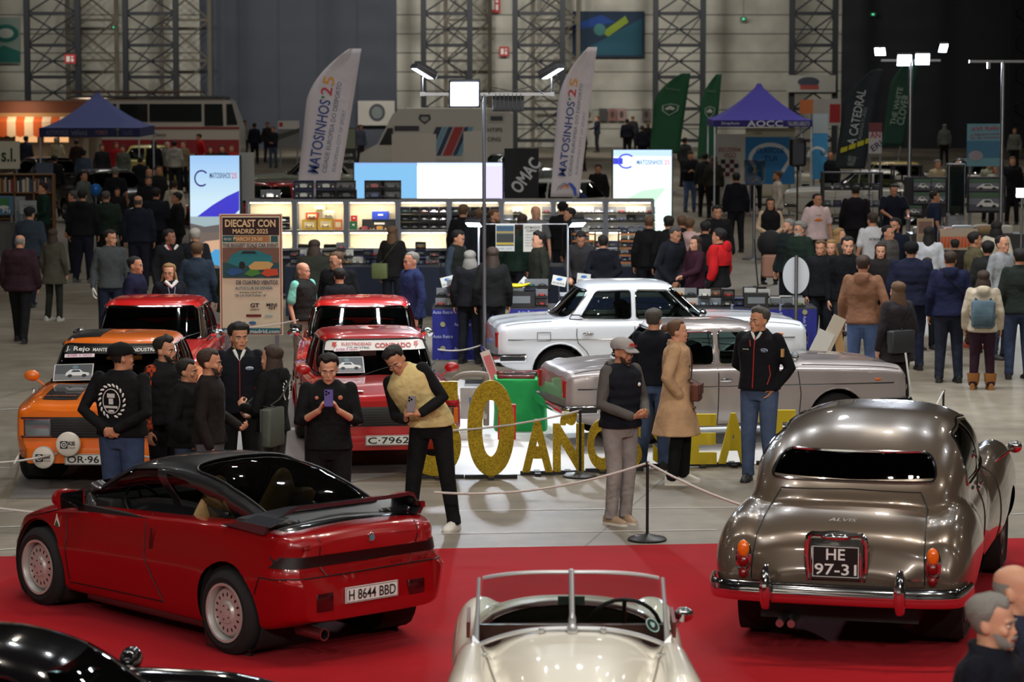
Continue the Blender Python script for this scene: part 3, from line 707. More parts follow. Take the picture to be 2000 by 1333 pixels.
def grey_saloon():
 root=thing('vintage_saloon','large bronze grey 1950s saloon with black HE plate, seen from behind on the carpet','car')
 P=mat((92,80,68),.25,.3,coat=1.); mb=M()
 W=curve(((-2.36,.46),(-2.30,.62),(-2.15,.74),(-1.9,.81),(-1.3,.83),(0,.81),(1,.70),(1.8,.52),(2.3,.42)))
 T=curve(((-2.36,.64),(-2.32,.76),(-2.2,.89),(-1.95,1.0),(-1.6,1.07),(-1.2,1.10),(.6,1.10),(1.2,1.08),(2.0,1.05),(2.3,.98)))
 B=curve(((-2.36,.46),(-2.2,.40),(-1.5,.30),(1.5,.30),(2.3,.42)))
 mb.loft([superring(x,W(x),B(x),T(x),48,3.0) for x in [-2.36+4.66*k/60 for k in range(61)]])
 cw=curve(((-1.82,.34),(-1.74,.60),(-1.5,.73),(-1.0,.765),(-.2,.755),(.5,.69),(.85,.58)))
 ct=curve(((-1.78,1.08),(-1.66,1.20),(-1.4,1.375),(-1.0,1.51),(-.5,1.57),(0,1.565),(.4,1.49),(.62,1.33),(.85,1.12)))
 mb.loft([superring(x,cw(x),.6,ct(x),40,2.9) for x in [-1.78+2.63*k/40 for k in range(41)]])
 fender(mb,((-2.30,.12,.66,.66,.46),(-2.22,.18,.84,.68,.40),(-1.95,.205,.97,.70,.32),(-1.5,.21,1.01,.70,.3),(-1.0,.19,.97,.69,.3),(-.6,.15,.90,.67,.3),(-.35,.08,.80,.67,.35)),0,0,0,0)
 fender(mb,((-.5,.10,.70,.66,.32),(0,.16,.84,.66,.3),(.6,.19,.98,.66,.3),(1.2,.21,1.06,.66,.3),(1.8,.21,1.05,.655,.3),(2.2,.17,.95,.65,.36),(2.4,.10,.78,.65,.5)),0,0,0,0)
 o=remesh(mb,.024,14,.5); bm=bmesh.new(); bm.from_mesh(o.data); bpy.data.objects.remove(o)
 bmesh.ops.smooth_vert(bm,verts=bm.verts,factor=.5,use_axis_x=True,use_axis_y=True,use_axis_z=True)
 for sx in (-1.35,1.5):
  for s in (1,-1):
   circ=[(sx+.37*cos(k*pi/14),.345+(.37 if sx>0 else .30)*sin(k*pi/14)) for k in range(28)]
   cut_poly(bm,circ,(0,2),lambda c,n:s*c.y>.5 and c.z<.85 and abs(c.x-sx)<.5,delete=True)
 rw=rpoly([(-.60,1.205),(.60,1.205),(.54,1.38),(-.54,1.38)],.10,5)
 rw=[(y,z-.045*(y/.6)**2) for y,z in rw]
 cut_poly(bm,rw,(1,2),lambda c,n:c.x<-.9 and n.x<-.1 and c.z>1.0,1)
 for s in (1,-1):
  cut_poly(bm,rpoly([(-.30,1.10),(.55,1.10),(.33,1.40),(-.30,1.455)],.05),(0,2),lambda c,n:s*c.y>.4 and s*n.y>.3,2)
  cut_poly(bm,rpoly([(-.36,1.10),(-.36,1.455),(-.85,1.42),(-1.10,1.25),(-1.08,1.12)],.06),(0,2),lambda c,n:s*c.y>.4 and s*n.y>.3,2)
 cut_poly(bm,rpoly([(-.52,1.13),(.52,1.13),(.46,1.44),(-.46,1.44)],.08),(1,2),lambda c,n:c.x>.3 and n.x>.35,3)
 bvh=BVHTree.FromBMesh(bm); GL=glassm((60,60,58),1.2)
 split_tag(bm,1,'rear_window',GL,root,.006); split_tag(bm,2,'side_window',GL,root,.006); split_tag(bm,3,'windscreen',GL,root,.006)
 bm_obj(bm,'body',P,root,80); bm.free()
 RE=caster(bvh,(1,0,0),.002); L,Rt=caster(bvh,(0,-1,0),.002),caster(bvh,(0,1,0),.002); pr=lambda p:V((0,p[0],p[1]))
 tr=M(); trim_on(tr,RE,rw,pr,.011,step=.03)
 for s,CA in ((1,L),(-1,Rt)):trim_on(tr,CA,rpoly([(-1.13,1.085),(.60,1.085),(.35,1.42),(-.30,1.475),(-.86,1.435),(-1.13,1.26)],.06),lambda p:V((p[0],0,p[1])),.010)
 tr.parts('window_trim',CHROME,root)
 b=M(); b.box((-.4,0,.5),(2.2,1.2,.04)); b.box((-1.25,0,1.0),(.4,1.1,.3)); b.box((.75,0,.9),(.15,1.1,.4)); b.obj('interior',DARKIN,root)
 seat(root,-.75,0,.75,1.1,mat((70,12,14),.5),h=.45,name='rear_seat');
 for y in (.3,-.3):seat(root,.1,y,.72,.5,mat((70,12,14),.5))
 sm=M(); top=caster(bvh,(0,0,-1),.001)
 lid=[(.50,1.10),(.555,1.0),(.585,.85),(.60,.62),(.60,.56)]
 for s in (1,-1):trim_on(sm,RE,[(s*y,z) for y,z in lid],pr,.005,False,step=.03)
 trim_on(sm,RE,[(-.60,.545),(.60,.545)],pr,.005,False); trim_on(sm,RE,[(-.50,1.11),(0,1.125),(.50,1.11)],pr,.004,False)
 for s,CA in ((1,L),(-1,Rt)):
  trim_on(sm,CA,[(-.33,1.08),(-.34,.42)],lambda p:V((p[0],0,p[1])),.005,False); trim_on(sm,CA,[(.62,1.05),(.64,.42)],lambda p:V((p[0],0,p[1])),.005,False)
 sm.parts('panel_seam',BLACKP,root)
 hd=M()
 for s,CA in ((1,L),(-1,Rt)):
  for x in (-.22,-.48):p=CA(V((x,0,.98))); hd.ell(p+V((0,s*.02,0)),(.07,.014,.014),0,10,6)
 hd.parts('door_handle',CHROME,root)
 b=M()
 pts=[(-2.10,.90,.50),(-2.30,.875,.50),(-2.42,.80,.50),(-2.49,.55,.50),(-2.515,0,.50),(-2.49,-.55,.50),(-2.42,-.80,.50),(-2.30,-.875,.50),(-2.10,-.90,.50)]
 b.tube(catmull(pts,4),.022,12,0,ry=.068); b.tube([p+V((-.018,0,0)) for p in catmull(pts,4)],.014,8,0,ry=.020); b.obj('rear_bumper',CHROME,root)
 for s in (1,-1):
  b=M(); b.tube([(-2.515,s*.46,.40),(-2.545,s*.46,.46),(-2.555,s*.46,.55),(-2.535,s*.46,.64),(-2.50,s*.46,.69)],[.03,.042,.042,.034,.018],10,ry=None); b.obj('overrider',CHROME,root)
  y=s*.655; c=RE(V((0,y,.68)))
  f=M(); f.ell(c+V((-.005,0,.02)),(.028,.058,.125),0,14,10); lm=f.obj('tail_light',CHROME,root)
  f=M(); f.ell(c+V((-.03,0,.085)),(.03,.042,.062),0,12,8); o=f.obj('indicator_lens',mat((235,105,20),.2,coat=1.),lm); o['label']='amber lens'
  f=M(); f.ell(c+V((-.03,0,.0)),(.03,.042,.045),0,12,8); f.ell(c+V((-.03,0,-.085)),(.025,.034,.036),0,12,8); o=f.obj('red_lens',mat((120,12,14),.2,coat=1.),lm); o['label']='dark red lens'
 x=RE(V((0,0,.72))).x; z0=.735
 b=M(); b.tube(catmull([(x-.02,.19,z0-.16),(x-.035,.205,z0),(x-.04,.19,z0+.15),(x-.05,.10,z0+.165),(x-.055,0,z0+.175),(x-.05,-.10,z0+.165),(x-.04,-.19,z0+.15),(x-.035,-.205,z0),(x-.02,-.19,z0-.16)],3),.020,8,0)
 b.rbox((x-.035,0,z0-.01),(.03,.36,.29),.01); b.ell((x-.06,0,z0+.15),(.03,.11,.028),0,16,8); b.obj('plate_housing',CHROME,root)
 plate(root,x-.066,0,z0-.022,-1,'',.325,.22,bg=(12,12,13),fg=(225,225,222),rows=[('HE',0,.052,.13,.078),('97-31',0,-.052,.29,.078)])
 lt=M(); put_text(lt,'ALVIS',RE(V((0,0,.955)))+V((-.006,0,0)),(0,-1,0),(.25,0,1),.20,.022,italic=.3); put_text(lt,'GRABER',RE(V((0,-.50,.60)))+V((-.006,0,0)),(0,-1,0),(0,0,1),.13,.018,italic=.3)
 lt.obj('chrome_script',CHROME,root)
 b=M()
 for s in (1,-1):c=V((.85,s*.93,1.12)); b.ell(c,(.03,.06,.05),0,10,6); b.cyl(c,c+V((-.02,-s*.15,-.12)),.01,n=6)
 b.parts('wing_mirror',CHROME,root)
 b=M()
 for y in (.30,.38):b.cyl((-2.42,-y*-1,.27),(-1.9,y,.30),.028,n=12)
 b.parts('exhaust_pipe',STEEL,root)
 b=M(); b.box((-.2,0,.32),(4.0,1.1,.1)); b.obj('underbody',DARKIN,root)
 for sx in (-1.35,1.5):
  for s in (1,-1):liner(root,sx,.38,.80,s,z=.345); wheel(root,sx,s*.70,s,.345,.17,'steel')
 return root
def cream_roadster():
 root=thing('roadster','cream open two seater roadster with chrome split windscreen facing the viewer','car')
 P=paint((246,240,224),.35); mb=M()
 W=curve(((-2.1,.3),(-1.7,.52),(-1.0,.62),(-.2,.60),(.5,.50),(1.3,.36),(1.9,.26),(2.1,.18)))
 T=curve(((-2.1,.60),(-1.7,.80),(-1.0,.95),(-.55,1.0),(.1,.985),(.4,1.02),(.9,1.0),(1.4,.93),(1.9,.78),(2.1,.60)))
 mb.loft([superring(x,W(x),.28,T(x),48,2.5) for x in [-2.1+4.2*k/60 for k in range(61)]])
 mb.loft([superring(x,.62,.3,.84,32,3.5) for x in (-1.2,-.8,-.4,0,.2)])
 fender(mb,((-2.0,.08,.5,.50,.35),(-1.8,.14,.72,.51,.3),(-1.3,.17,.88,.52,.3),(-.8,.16,.85,.53,.3),(-.3,.10,.74,.54,.3)),0,0,0,0)
 fender(mb,((-.6,.10,.74,.54,.3),(-.1,.12,.87,.545,.3),(.5,.14,.955,.545,.3),(1.1,.165,.955,.555,.3),(1.6,.16,.87,.56,.3),(1.95,.13,.74,.56,.4),(2.1,.08,.65,.56,.5)),0,0,0,0)
 o=remesh(mb,.022,10,.5); bm=bmesh.new(); bm.from_mesh(o.data); bpy.data.objects.remove(o)
 cut_poly(bm,rpoly([(-.40,-.50),(.14,-.53),(.20,0),(.14,.53),(-.40,.50),(-.48,0)],.10,4),(0,1),lambda c,n:c.z>.7 and n.z>.2,delete=True)
 for sx in (-1.3,1.3):
  for s in (1,-1):
   cut_poly(bm,[(sx+.36*cos(k*pi/14),.33+.36*sin(k*pi/14)) for k in range(28)],(0,2),lambda c,n:s*c.y>.45 and c.z<.8 and abs(c.x-sx)<.5,delete=True)
 bvh=BVHTree.FromBMesh(bm); bm_obj(bm,'body',P,root,80); bm.free(); TOP=caster(bvh,(0,0,-1),.004)
 RED=mat((95,22,20),.45)
 b=M(); b.box((-.15,0,.45),(.8,1.1,.04)); b.box((.24,0,.75),(.05,1.0,.35)); b.box((-.50,0,.68),(.05,1.1,.4)); b.obj('cockpit_lining',mat((60,20,16),.6),root)
 b=M()
 rim=rpoly([(-.62,-.50),(.10,-.545),(.10,.545),(-.62,.50),(-.70,0)],.12,4)
 trim_on(b,TOP,[(.10,-.53),(-.15,-.53),(-.34,-.50),(-.43,-.42),(-.48,0),(-.43,.42),(-.34,.50),(-.15,.53),(.10,.53)],lambda p:V((p[0]*1.02,p[1]*1.03,1)),.02,False); b.obj('cockpit_rail',mat((70,22,18),.45),root)
 b=M(); b.box((.18,0,.93),(.04,1.05,.16)); o=b.obj('dashboard',mat((80,36,28),.4),root)
 g=M()
 for y in (-.12,-.04,.05,.13):g.cyl((.158,y,.93),(.150,y,.93),.032,n=14)
 g.obj('dashboard_gauges',BLACKG,o)
 for y in (.28,-.28):seat(root,-.12,y,.55,.44,mat((60,26,22),.5),h=.30)
 steering(root,-.02,.30,.94,.205,1.15)
 zt,zb=1.30,1.0
 def wpt(y,t):
  u=abs(y)/.53; return V((.42-.26*t-.12*u**1.8,y*(1.0-.075*t),(1.035-.125*u**2.4)*(1-t)+(zt-.055*u**2.6)*t))
 gl=M()
 for s in (1,-1):
  gl.grid([[wpt(s*.53*i/12,j/6) for i in range(13)] for j in range(7)])
 gl.obj('windscreen_glass',glassm((215,225,222),.8),root)
 f=M()
 f.tube([wpt(-.53+1.06*i/30,1) for i in range(31)],.011,8); f.tube([wpt(-.53+1.06*i/30,0) for i in range(31)],.013,8)
 for s in (1,-1):f.tube([wpt(s*.53,t/6)+V((0,s*.004*t,0)) for t in range(7)],[.022,.018,.015,.013,.012,.011,.011],8)
 for s in (1,-1):p=wpt(s*.53,0); f.loft([[p+V((.02,-s*.02,.03)),p+V((-.03,s*.02,.06)),p+V((-.03,s*.03,.02))],[p+V((.14,-s*.0,-.05)),p+V((.12,s*.02,-.05)),p+V((.10,s*.02,-.06))]])
 f.tube([wpt(0,t/6) for t in range(7)],.016,8,ry=.022); f.ell(wpt(0,1),(.02,.02,.02)); f.ell(wpt(0,0)+V((.03,0,.0)),(.06,.03,.035)); f.ell(wpt(0,0)+V((.0,0,.04)),(.03,.022,.05))
 for y in (.17,-.17):f.ell(wpt(y,0)+V((.03,0,0)),(.02,.018,.02),0,8,6)
 f.obj('windscreen_frame',mat((214,216,220),.28,.7),root)
 mr=M(); mr.box((.16,0,1.14),(.02,.15,.045)); mr.cyl((.18,0,1.12),(.2,0,1.02),.007); mr.obj('rear_view_mirror',mat((70,80,74),.2,.8),root)
 st=M(); c=wpt(.45,.22); nr=(wpt(.48,.22)-wpt(.42,.22)).normalized(); up=(wpt(.45,.4)-wpt(.45,.05)).normalized(); nn=nr.cross(up)
 q=Matrix((nr,up,nn)).transposed().to_4x4(); T_=Matrix.Translation(c+nn*.008)@q
 st.lathe([(.001,0),(.042,0)],28,0,T_); s0=st.obj('round_sticker',mat((18,24,24),.4),root)
 st=M(); st.lathe([(.036,.002),(.043,.002)],28,0,T_); st.x=T_; st.prism([(-.014,.016),(.014,.016),(.013,-.004),(0,-.018),(-.013,-.004)],(0,0,.002),(1,0,0),(0,1,0),(0,0,.001)); st.x=None
 st.obj('sticker_print',mat((150,190,184),.4),s0)
 b=M(); c=V((-.05,.61,.97)); b.ell(c+V((0,.03,.05)),(.03,.055,.045)); b.cyl(c+V((0,.02,.03)),c+V((0,-.05,-.06)),.01); b.obj('door_mirror',CHROME,root)
 b=M()
 for s in (1,-1):b.box((.0,s*.575,.985),(.30,.02,.09),0,Matrix.Rotation(.1,3,'Y'))
 b.parts('side_curtain_panel',RED,root)
 b=M(); c=TOP(V((.38,-.50,1)));
 for s in (1,-1):c=TOP(V((.62,s*.47,1))); b.cyl(c,c+V((0,0,.02)),.012); b.cyl(c+V((0,0,.018)),c+V((.05,s*.03,.022)),.006)
 b.parts('bonnet_catch',CHROME,root)
 b=M()
 for s in (1,-1):trim_on(b,TOP,[(.42,s*.50),(.9,s*.43),(1.5,s*.30),(1.95,s*.16)],lambda p:V((p[0],p[1],1)),.004,False)
 b.parts('bonnet_seam',mat((120,112,98),.5),root)
 b=M()
 for s in (1,-1):b.ell((1.98,s*.60,.74),(.07,.09,.09),0,16,10)
 b.parts('headlight',CHROME,root)
 for sx in (-1.3,1.3):
  for s in (1,-1):liner(root,sx,.37,.66,s,z=.33); wheel(root,sx,s*.60,s,.33,.15,'steel')
 return root
def black_coupe():
 root=thing('black_coupe','glossy black rounded car cut off by the bottom left corner, roof and mirror showing','car')
 P=mat((9,9,12),.1,coat=1.); mb=M()
 W=curve(((-2.0,.4),(-1.7,.65),(-1,.76),(.3,.74),(1.2,.64),(1.9,.5),(2.1,.3)))
 T=curve(((-2.0,.6),(-1.6,.86),(-1,.93),(.4,.92),(1.2,.84),(1.8,.68),(2.1,.5)))
 mb.loft([superring(x,W(x),.22,T(x),48,2.8) for x in [-2+4.1*k/50 for k in range(51)]])
 cw=curve(((-1.5,.2),(-1.2,.5),(-.6,.62),(0,.63),(.4,.60),(.8,.5))); ct=curve(((-1.5,.85),(-1.1,1.08),(-.6,1.27),(-.1,1.32),(.25,1.25),(.8,.9)))
 mb.loft([superring(x,cw(x),.5,ct(x),40,2.8) for x in [-1.5+2.3*k/40 for k in range(41)]])
 fender(mb,((-1.9,.10,.6,.60,.3),(-1.3,.20,.90,.64,.25),(-.8,.18,.86,.66,.25),(-.3,.1,.75,.68,.25)),0,0,0,0)
 fender(mb,((-.1,.10,.85,.66,.25),(.35,.15,1.01,.65,.25),(.9,.18,1.0,.64,.25),(1.35,.19,.92,.62,.25),(1.8,.16,.76,.60,.3),(2.05,.1,.6,.58,.4)),0,0,0,0)
 o=remesh(mb,.024,10,.5); bm=bmesh.new(); bm.from_mesh(o.data); bpy.data.objects.remove(o)
 for s in (1,-1):
  cut_poly(bm,rpoly([(-.75,.98),(.50,.96),(.16,1.19),(-.25,1.235),(-.55,1.19)],.06),(0,2),lambda c,n:s*c.y>.4 and s*n.y>.3,1)
 cut_poly(bm,rpoly([(-.50,.98),(.50,.98),(.42,1.20),(-.42,1.20)],.09),(1,2),lambda c,n:c.x>.1 and n.x>.2,2)
 cut_poly(bm,rpoly([(-.46,.98),(.46,.98),(.40,1.20),(-.40,1.20)],.09),(1,2),lambda c,n:c.x<-.5 and n.x<-.2,3)
 for sx in (-1.2,1.25):
  for s in (1,-1):cut_poly(bm,[(sx+.36*cos(k*pi/14),.32+.35*sin(k*pi/14)) for k in range(28)],(0,2),lambda c,n:s*c.y>.45 and c.z<.8 and abs(c.x-sx)<.5,delete=True)
 bvh=BVHTree.FromBMesh(bm); GL=glassm((120,130,124),1.)
 for t,nm in ((1,'side_window'),(2,'windscreen'),(3,'rear_window')):split_tag(bm,t,nm,GL,root,.006)
 bm_obj(bm,'body',P,root,80); bm.free()
 tr=M()
 for s in (1,-1):trim_on(tr,caster(bvh,(0,-s,0),.003),rpoly([(-.75,.98),(.50,.96),(.16,1.19),(-.25,1.235),(-.55,1.19)],.06),lambda p:V((p[0],0,p[1])),.009)
 tr.parts('window_trim',CHROME,root)
 b=M(); b.box((-.2,0,.4),(1.6,1.2,.04)); b.obj('interior',DARKIN,root)
 for y in (.3,-.3):seat(root,-.1,y,.5,.46,mat((60,48,40),.6),headrest=True)
 steering(root,.25,.3,.88)
 for s in (1,-1):
  b=M(); c=V((.42,s*.82,1.0)); b.ell(c,(.06,.12,.075),0,16,10); b.cyl(c,V((.42,s*.66,.95)),.025); b.obj('door_mirror',P,root)
 for sx in (-1.2,1.25):
  for s in (1,-1):liner(root,sx,.37,.74,s,z=.32); wheel(root,sx,s*.68,s,.32,.18,'steel')
 return root
# ---- people
SK={'l':(205,150,122),'m':(190,134,104),'d':(150,100,76)}
HAIRC={'k':(22,18,16),'b':(52,36,26),'n':(92,66,44),'g':(128,124,118),'w':(178,172,164),'y':(140,108,66),'s':(70,66,62)}
HEADP=[(-.02,.012,-.068,-.035),(0,.030,-.088,-.03),(.05,.042,-.098,-.012),(.12,.050,-.101,.012),(.20,.055,-.102,.032),(.30,.062,-.098,.058),(.40,.068,-.096,.078),(.50,.071,-.092,.088),(.58,.073,-.095,.095),(.68,.075,-.096,.099),(.78,.0735,-.088,.096),(.86,.067,-.073,.084),(.92,.055,-.055,.065),(.965,.037,-.033,.042),(.992,.016,-.012,.02),(1.0,.004,.0,.006)]
_hc=[curve([(p[0],p[k]) for p in HEADP]) for k in (1,2,3)]
HH=.232
def head_pt(a,t,inf=0.):
 w,f,b=_hc[0](t),_hc[1](t),_hc[2](t); cy=(f+b)/2; dy=(b-f)/2
 s,c=sin(a),cos(a); e=.9
 x=w*math.copysign(abs(s)**e,s); y=cy-dy*math.copysign(abs(c)**e,c)
 n=V((x/max(w,.01),(y-cy)/max(dy,.01),max(0,t-.72)*5)); n.normalize()
 return V((x,y,t*HH))+n*inf
def head_mesh(mb,ears=True):
 ts=[-.02+1.02*(1-cos(pi*k/22))/2 for k in range(23)]
 mb.loft([[head_pt(2*pi*j/28,t) for j in range(28)] for t in ts])
 z=HH
 mb.loft([[V((-.011,-.09,.47*z)),V((0,-.103,.47*z)),V((.011,-.09,.47*z))],[V((-.013,-.09,.40*z)),V((0,-.116,.39*z)),V((.013,-.09,.40*z))],[V((-.018,-.09,.31*z)),V((0,-.125,.31*z)),V((.018,-.09,.31*z))],[V((-.012,-.09,.27*z)),V((0,-.105,.27*z)),V((.012,-.09,.27*z))]])
 mb.ell((0,-.088,.545*z),(.055,.016,.012)); mb.ell((0,-.100,.19*z),(.024,.010,.012)); mb.ell((0,-.092,.04*z),(.022,.014,.014))
 for s in (1,-1):
  mb.ell((s*.045,-.078,.36*z),(.020,.018,.022))
  if ears:mb.ell((s*.076,.006,.43*z),(.009,.019,.033),0,10,8,Matrix.Rotation(-.2,3,'X'))
def sstep(t):t=max(0.,min(1.,t)); return t*t*(3-2*t)
def hair_mesh(style,seedv=0):
 mb=M(); rnd=random.Random(seedv)
 fr,sd,bk,th=dict(short=(.80,.47,.10,.015),crop=(.83,.50,.12,.007),long=(.84,.36,.04,.016),curly=(.78,.46,.08,.026),bun=(.84,.44,.10,.012),bald=(9,9,9,.01),quiff=(.82,.48,.12,.018),bob=(.82,.30,.03,.018),receding=(.95,.50,.12,.010),cap=(.84,.5,.12,.010)).get(style,(.80,.47,.10,.015))
 nj,nk=40,14
 if style=='bald':
  g=[]
  for j in range(nj+1):
   a=.42*pi+1.16*pi*j/nj; row=[]
   for k in range(7):
    t=.25+.42*k/6; e=min(1,3*min(j,nj-j)/nj); row.append(head_pt(a,t,.011*e*sin(pi*k/6)-.001))
   g.append(row)
  mb.grid(g); return mb
 g=[]
 for j in range(nj):
  a=2*pi*j/nj; c=cos(a)
  thr=(sd+(fr-sd)*sstep(c*1.9)) if c>0 else (sd+(bk-sd)*sstep(-c*1.6))
  if style in ('quiff','short') and c>.5:thr+=.03*sin(a*5)
  row=[]
  for k in range(nk+1):
   t=thr+(1.0-thr)*k/nk; q=sstep((k+.6)/(7 if c>.2 else 5)); inf=th*(.35+.65*sstep((t-.35)/.45))*q-.003*(1-q)
   inf+=rnd.uniform(-.004,.004)*q*(2.2 if style=='curly' else 1)
   if style=='quiff' and c>0:inf+=.02*c*q*(t-.7)*3
   row.append(head_pt(a,min(t,1.0),inf))
  g.append(row)
 rings=[[g[j][k] for j in range(nj)] for k in range(nk+1)]; mb.loft(rings)
 if style in ('long','bob','pony'):
  L=dict(long=.34,bob=.06,pony=.05)[style]; rows=[]
  for k in range(9):
   q=k/8; z=.62*HH-(L+.42*HH+.05)*q; row=[]
   for j in range(17):
    a=pi*(.40+1.2*j/16); w=curve(((0,.078),(.3,.100),(.7,.118),(1,.085)))(q) if style!='pony' else .08; d=curve(((0,.094),(.4,.118),(1,.10)))(q)
    row.append(V((w*sin(a)+rnd.uniform(-.006,.006),-d*cos(a)*(.95)+.005,z+rnd.uniform(-.004,.004)-(.05*q*q*rnd.random()))))
   inner=[V((p.x*.70,p.y*.62,p.z)) for p in row[::-1]]
   rows.append(row+inner)
  mb.loft(rows)
 if style=='bun':mb.ell((0,.125,.62*HH),(.045,.045,.045),0,12,8)
 if style=='pony' or style=='bun' and False:mb.tube([(0,.10,.7*HH),(0,.15,.6*HH),(0,.16,.3*HH),(0,.13,-.05)],[.03,.035,.03,.01],8)
 return mb
def limb(mb,pts,rs,n=12,fl=1.):
 P=[V(p) for p in pts]; out,rr=[],[]
 for i in range(len(P)-1):
  for t in (0,.33,.66):out.append(P[i].lerp(P[i+1],t)); rr.append(rs[i]+(rs[i+1]-rs[i])*t)
 out.append(P[-1]); rr.append(rs[-1])
 mb.tube(out,rr,n); mb.ell(P[0],(rs[0],)*3,0,10,6); mb.ell(P[-1],(rs[-1],)*3,0,10,6)
def hand_mesh(mb,wr,d,nrm,side,curl=.5,sc=1.):
 """wr wrist, d direction of the fingers, nrm palm normal (the side the fingers curl to)"""
 d=V(d).normalized(); nrm=(V(nrm)-d*V(nrm).dot(d)).normalized(); sd=d.cross(nrm)*side; wr=V(wr); k=sc
 q=Matrix((sd,d,nrm)).transposed()
 mb.loft([[wr+q@V((x*w_*k,y*k,z*h_*k)) for x,z in ((-1,0),(-.7,.8),(0,1),(.7,.8),(1,0),(.7,-.8),(0,-1),(-.7,-.8))] for y,w_,h_ in ((-.02,.024,.019),(.015,.030,.016),(.05,.039,.014),(.085,.040,.012),(.095,.036,.010))])
 for i,(x,L) in enumerate(((-.029,.062),(-.010,.074),(.010,.070),(.028,.055))):
  p=wr+q@V((x*k,.085*k,0)); a=0; pts=[p]; c=curl*(1+.08*i)
  for s_,da in ((.45,.55),(.32,.8),(.25,.6)):
   a+=da*c*1.25; p=p+q@V((x*.12*k,cos(a)*L*s_*k,sin(a)*L*s_*k)); pts.append(p)
  mb.tube(pts,[.0095*k,.009*k,.0082*k,.0065*k],8)
 p=wr+q@V((-.026*k,.018*k,.004*k)); th=[p,p+q@V((-.026*k,.028*k,.014*k)),p+q@V((-.028*k,.055*k,(.022+.012*curl)*k)),p+q@V((-.018*k,.078*k,(.026+.026*curl)*k))]
 mb.tube(th,[.012*k,.0115*k,.010*k,.0075*k],8)
ARMS={'down':((.245,.03,1.13),(.255,-.06,.885),(0,-.1,-1),(-1,0,0),.45),'out':((.29,.02,1.14),(.33,-.10,.92),(.1,-.2,-1),(-1,0,0),.4),'pocket':((.285,.07,1.14),(.175,-.05,.95),(-.6,-.2,-1),(-1,0,0),.3),'back':((.275,.12,1.15),(.05,.205,1.0),(-1,.1,-.25),(0,-1,0),.6),'phone':((.235,-.07,1.14),(.085,-.30,1.27),(-.35,-.25,.7),(-.8,-.2,.0),.8),'phonelow':((.24,-.05,1.13),(.075,-.28,1.13),(-.35,-.4,.5),(-.8,-.1,.2),.8),'front':((.255,-.02,1.13),(.075,-.26,1.03),(-.8,-.5,.1),(0,.6,.7),.7),'low':((.25,-.01,1.13),(.07,-.20,.90),(-.6,-.3,-.6),(-.2,1,0),.6),'reach':((.24,-.14,1.18),(.19,-.42,1.10),(-.1,-1,-.2),(0,0,-1),.5),'cross':((.25,-.06,1.14),(-.04,-.21,1.17),(-1,-.1,.2),(0,1,0),.4),'face':((.24,-.10,1.17),(.10,-.20,1.42),(-.4,-.1,.8),(-.5,.5,0),.8),'walk+':((.24,-.08,1.15),(.235,-.22,.93),(0,-.4,-1),(-1,0,0),.45),'walk-':((.24,.10,1.15),(.255,.12,.89),(0,.1,-1),(-1,0,0),.45),'strap':((.25,.03,1.13),(.15,-.19,1.25),(-.4,-.3,.8),(-.6,.8,0),.9),}
NP=[0]; PPL=[]
OBST=[(-5.05,-3.5,31.7,35.5),(-2.6,-1.0,31.8,35.7),(-4.9,-3.2,27.1,30.9),(-2.4,-.6,28.0,31.8),(-.4,3.8,35.0,37.3),(.1,4.2,29.6,32.2),(-1.15,.68,39.2,40.0),(2.2,4.3,39.2,40.0),(.68,2.35,41.2,42.0),(-3.75,-1.18,46.1,46.9),(-1.15,2.5,46.1,46.9),(-4.8,2.6,49.9,50.5),(-3.6,-2.75,33.7,34.2),(-6.1,-5.0,52.3,52.8),(8.4,10.0,50.1,50.9),(7.9,10.2,55.6,56.4),(6.6,7.9,59.9,60.5),(-3.2,2.4,61.,67.)]
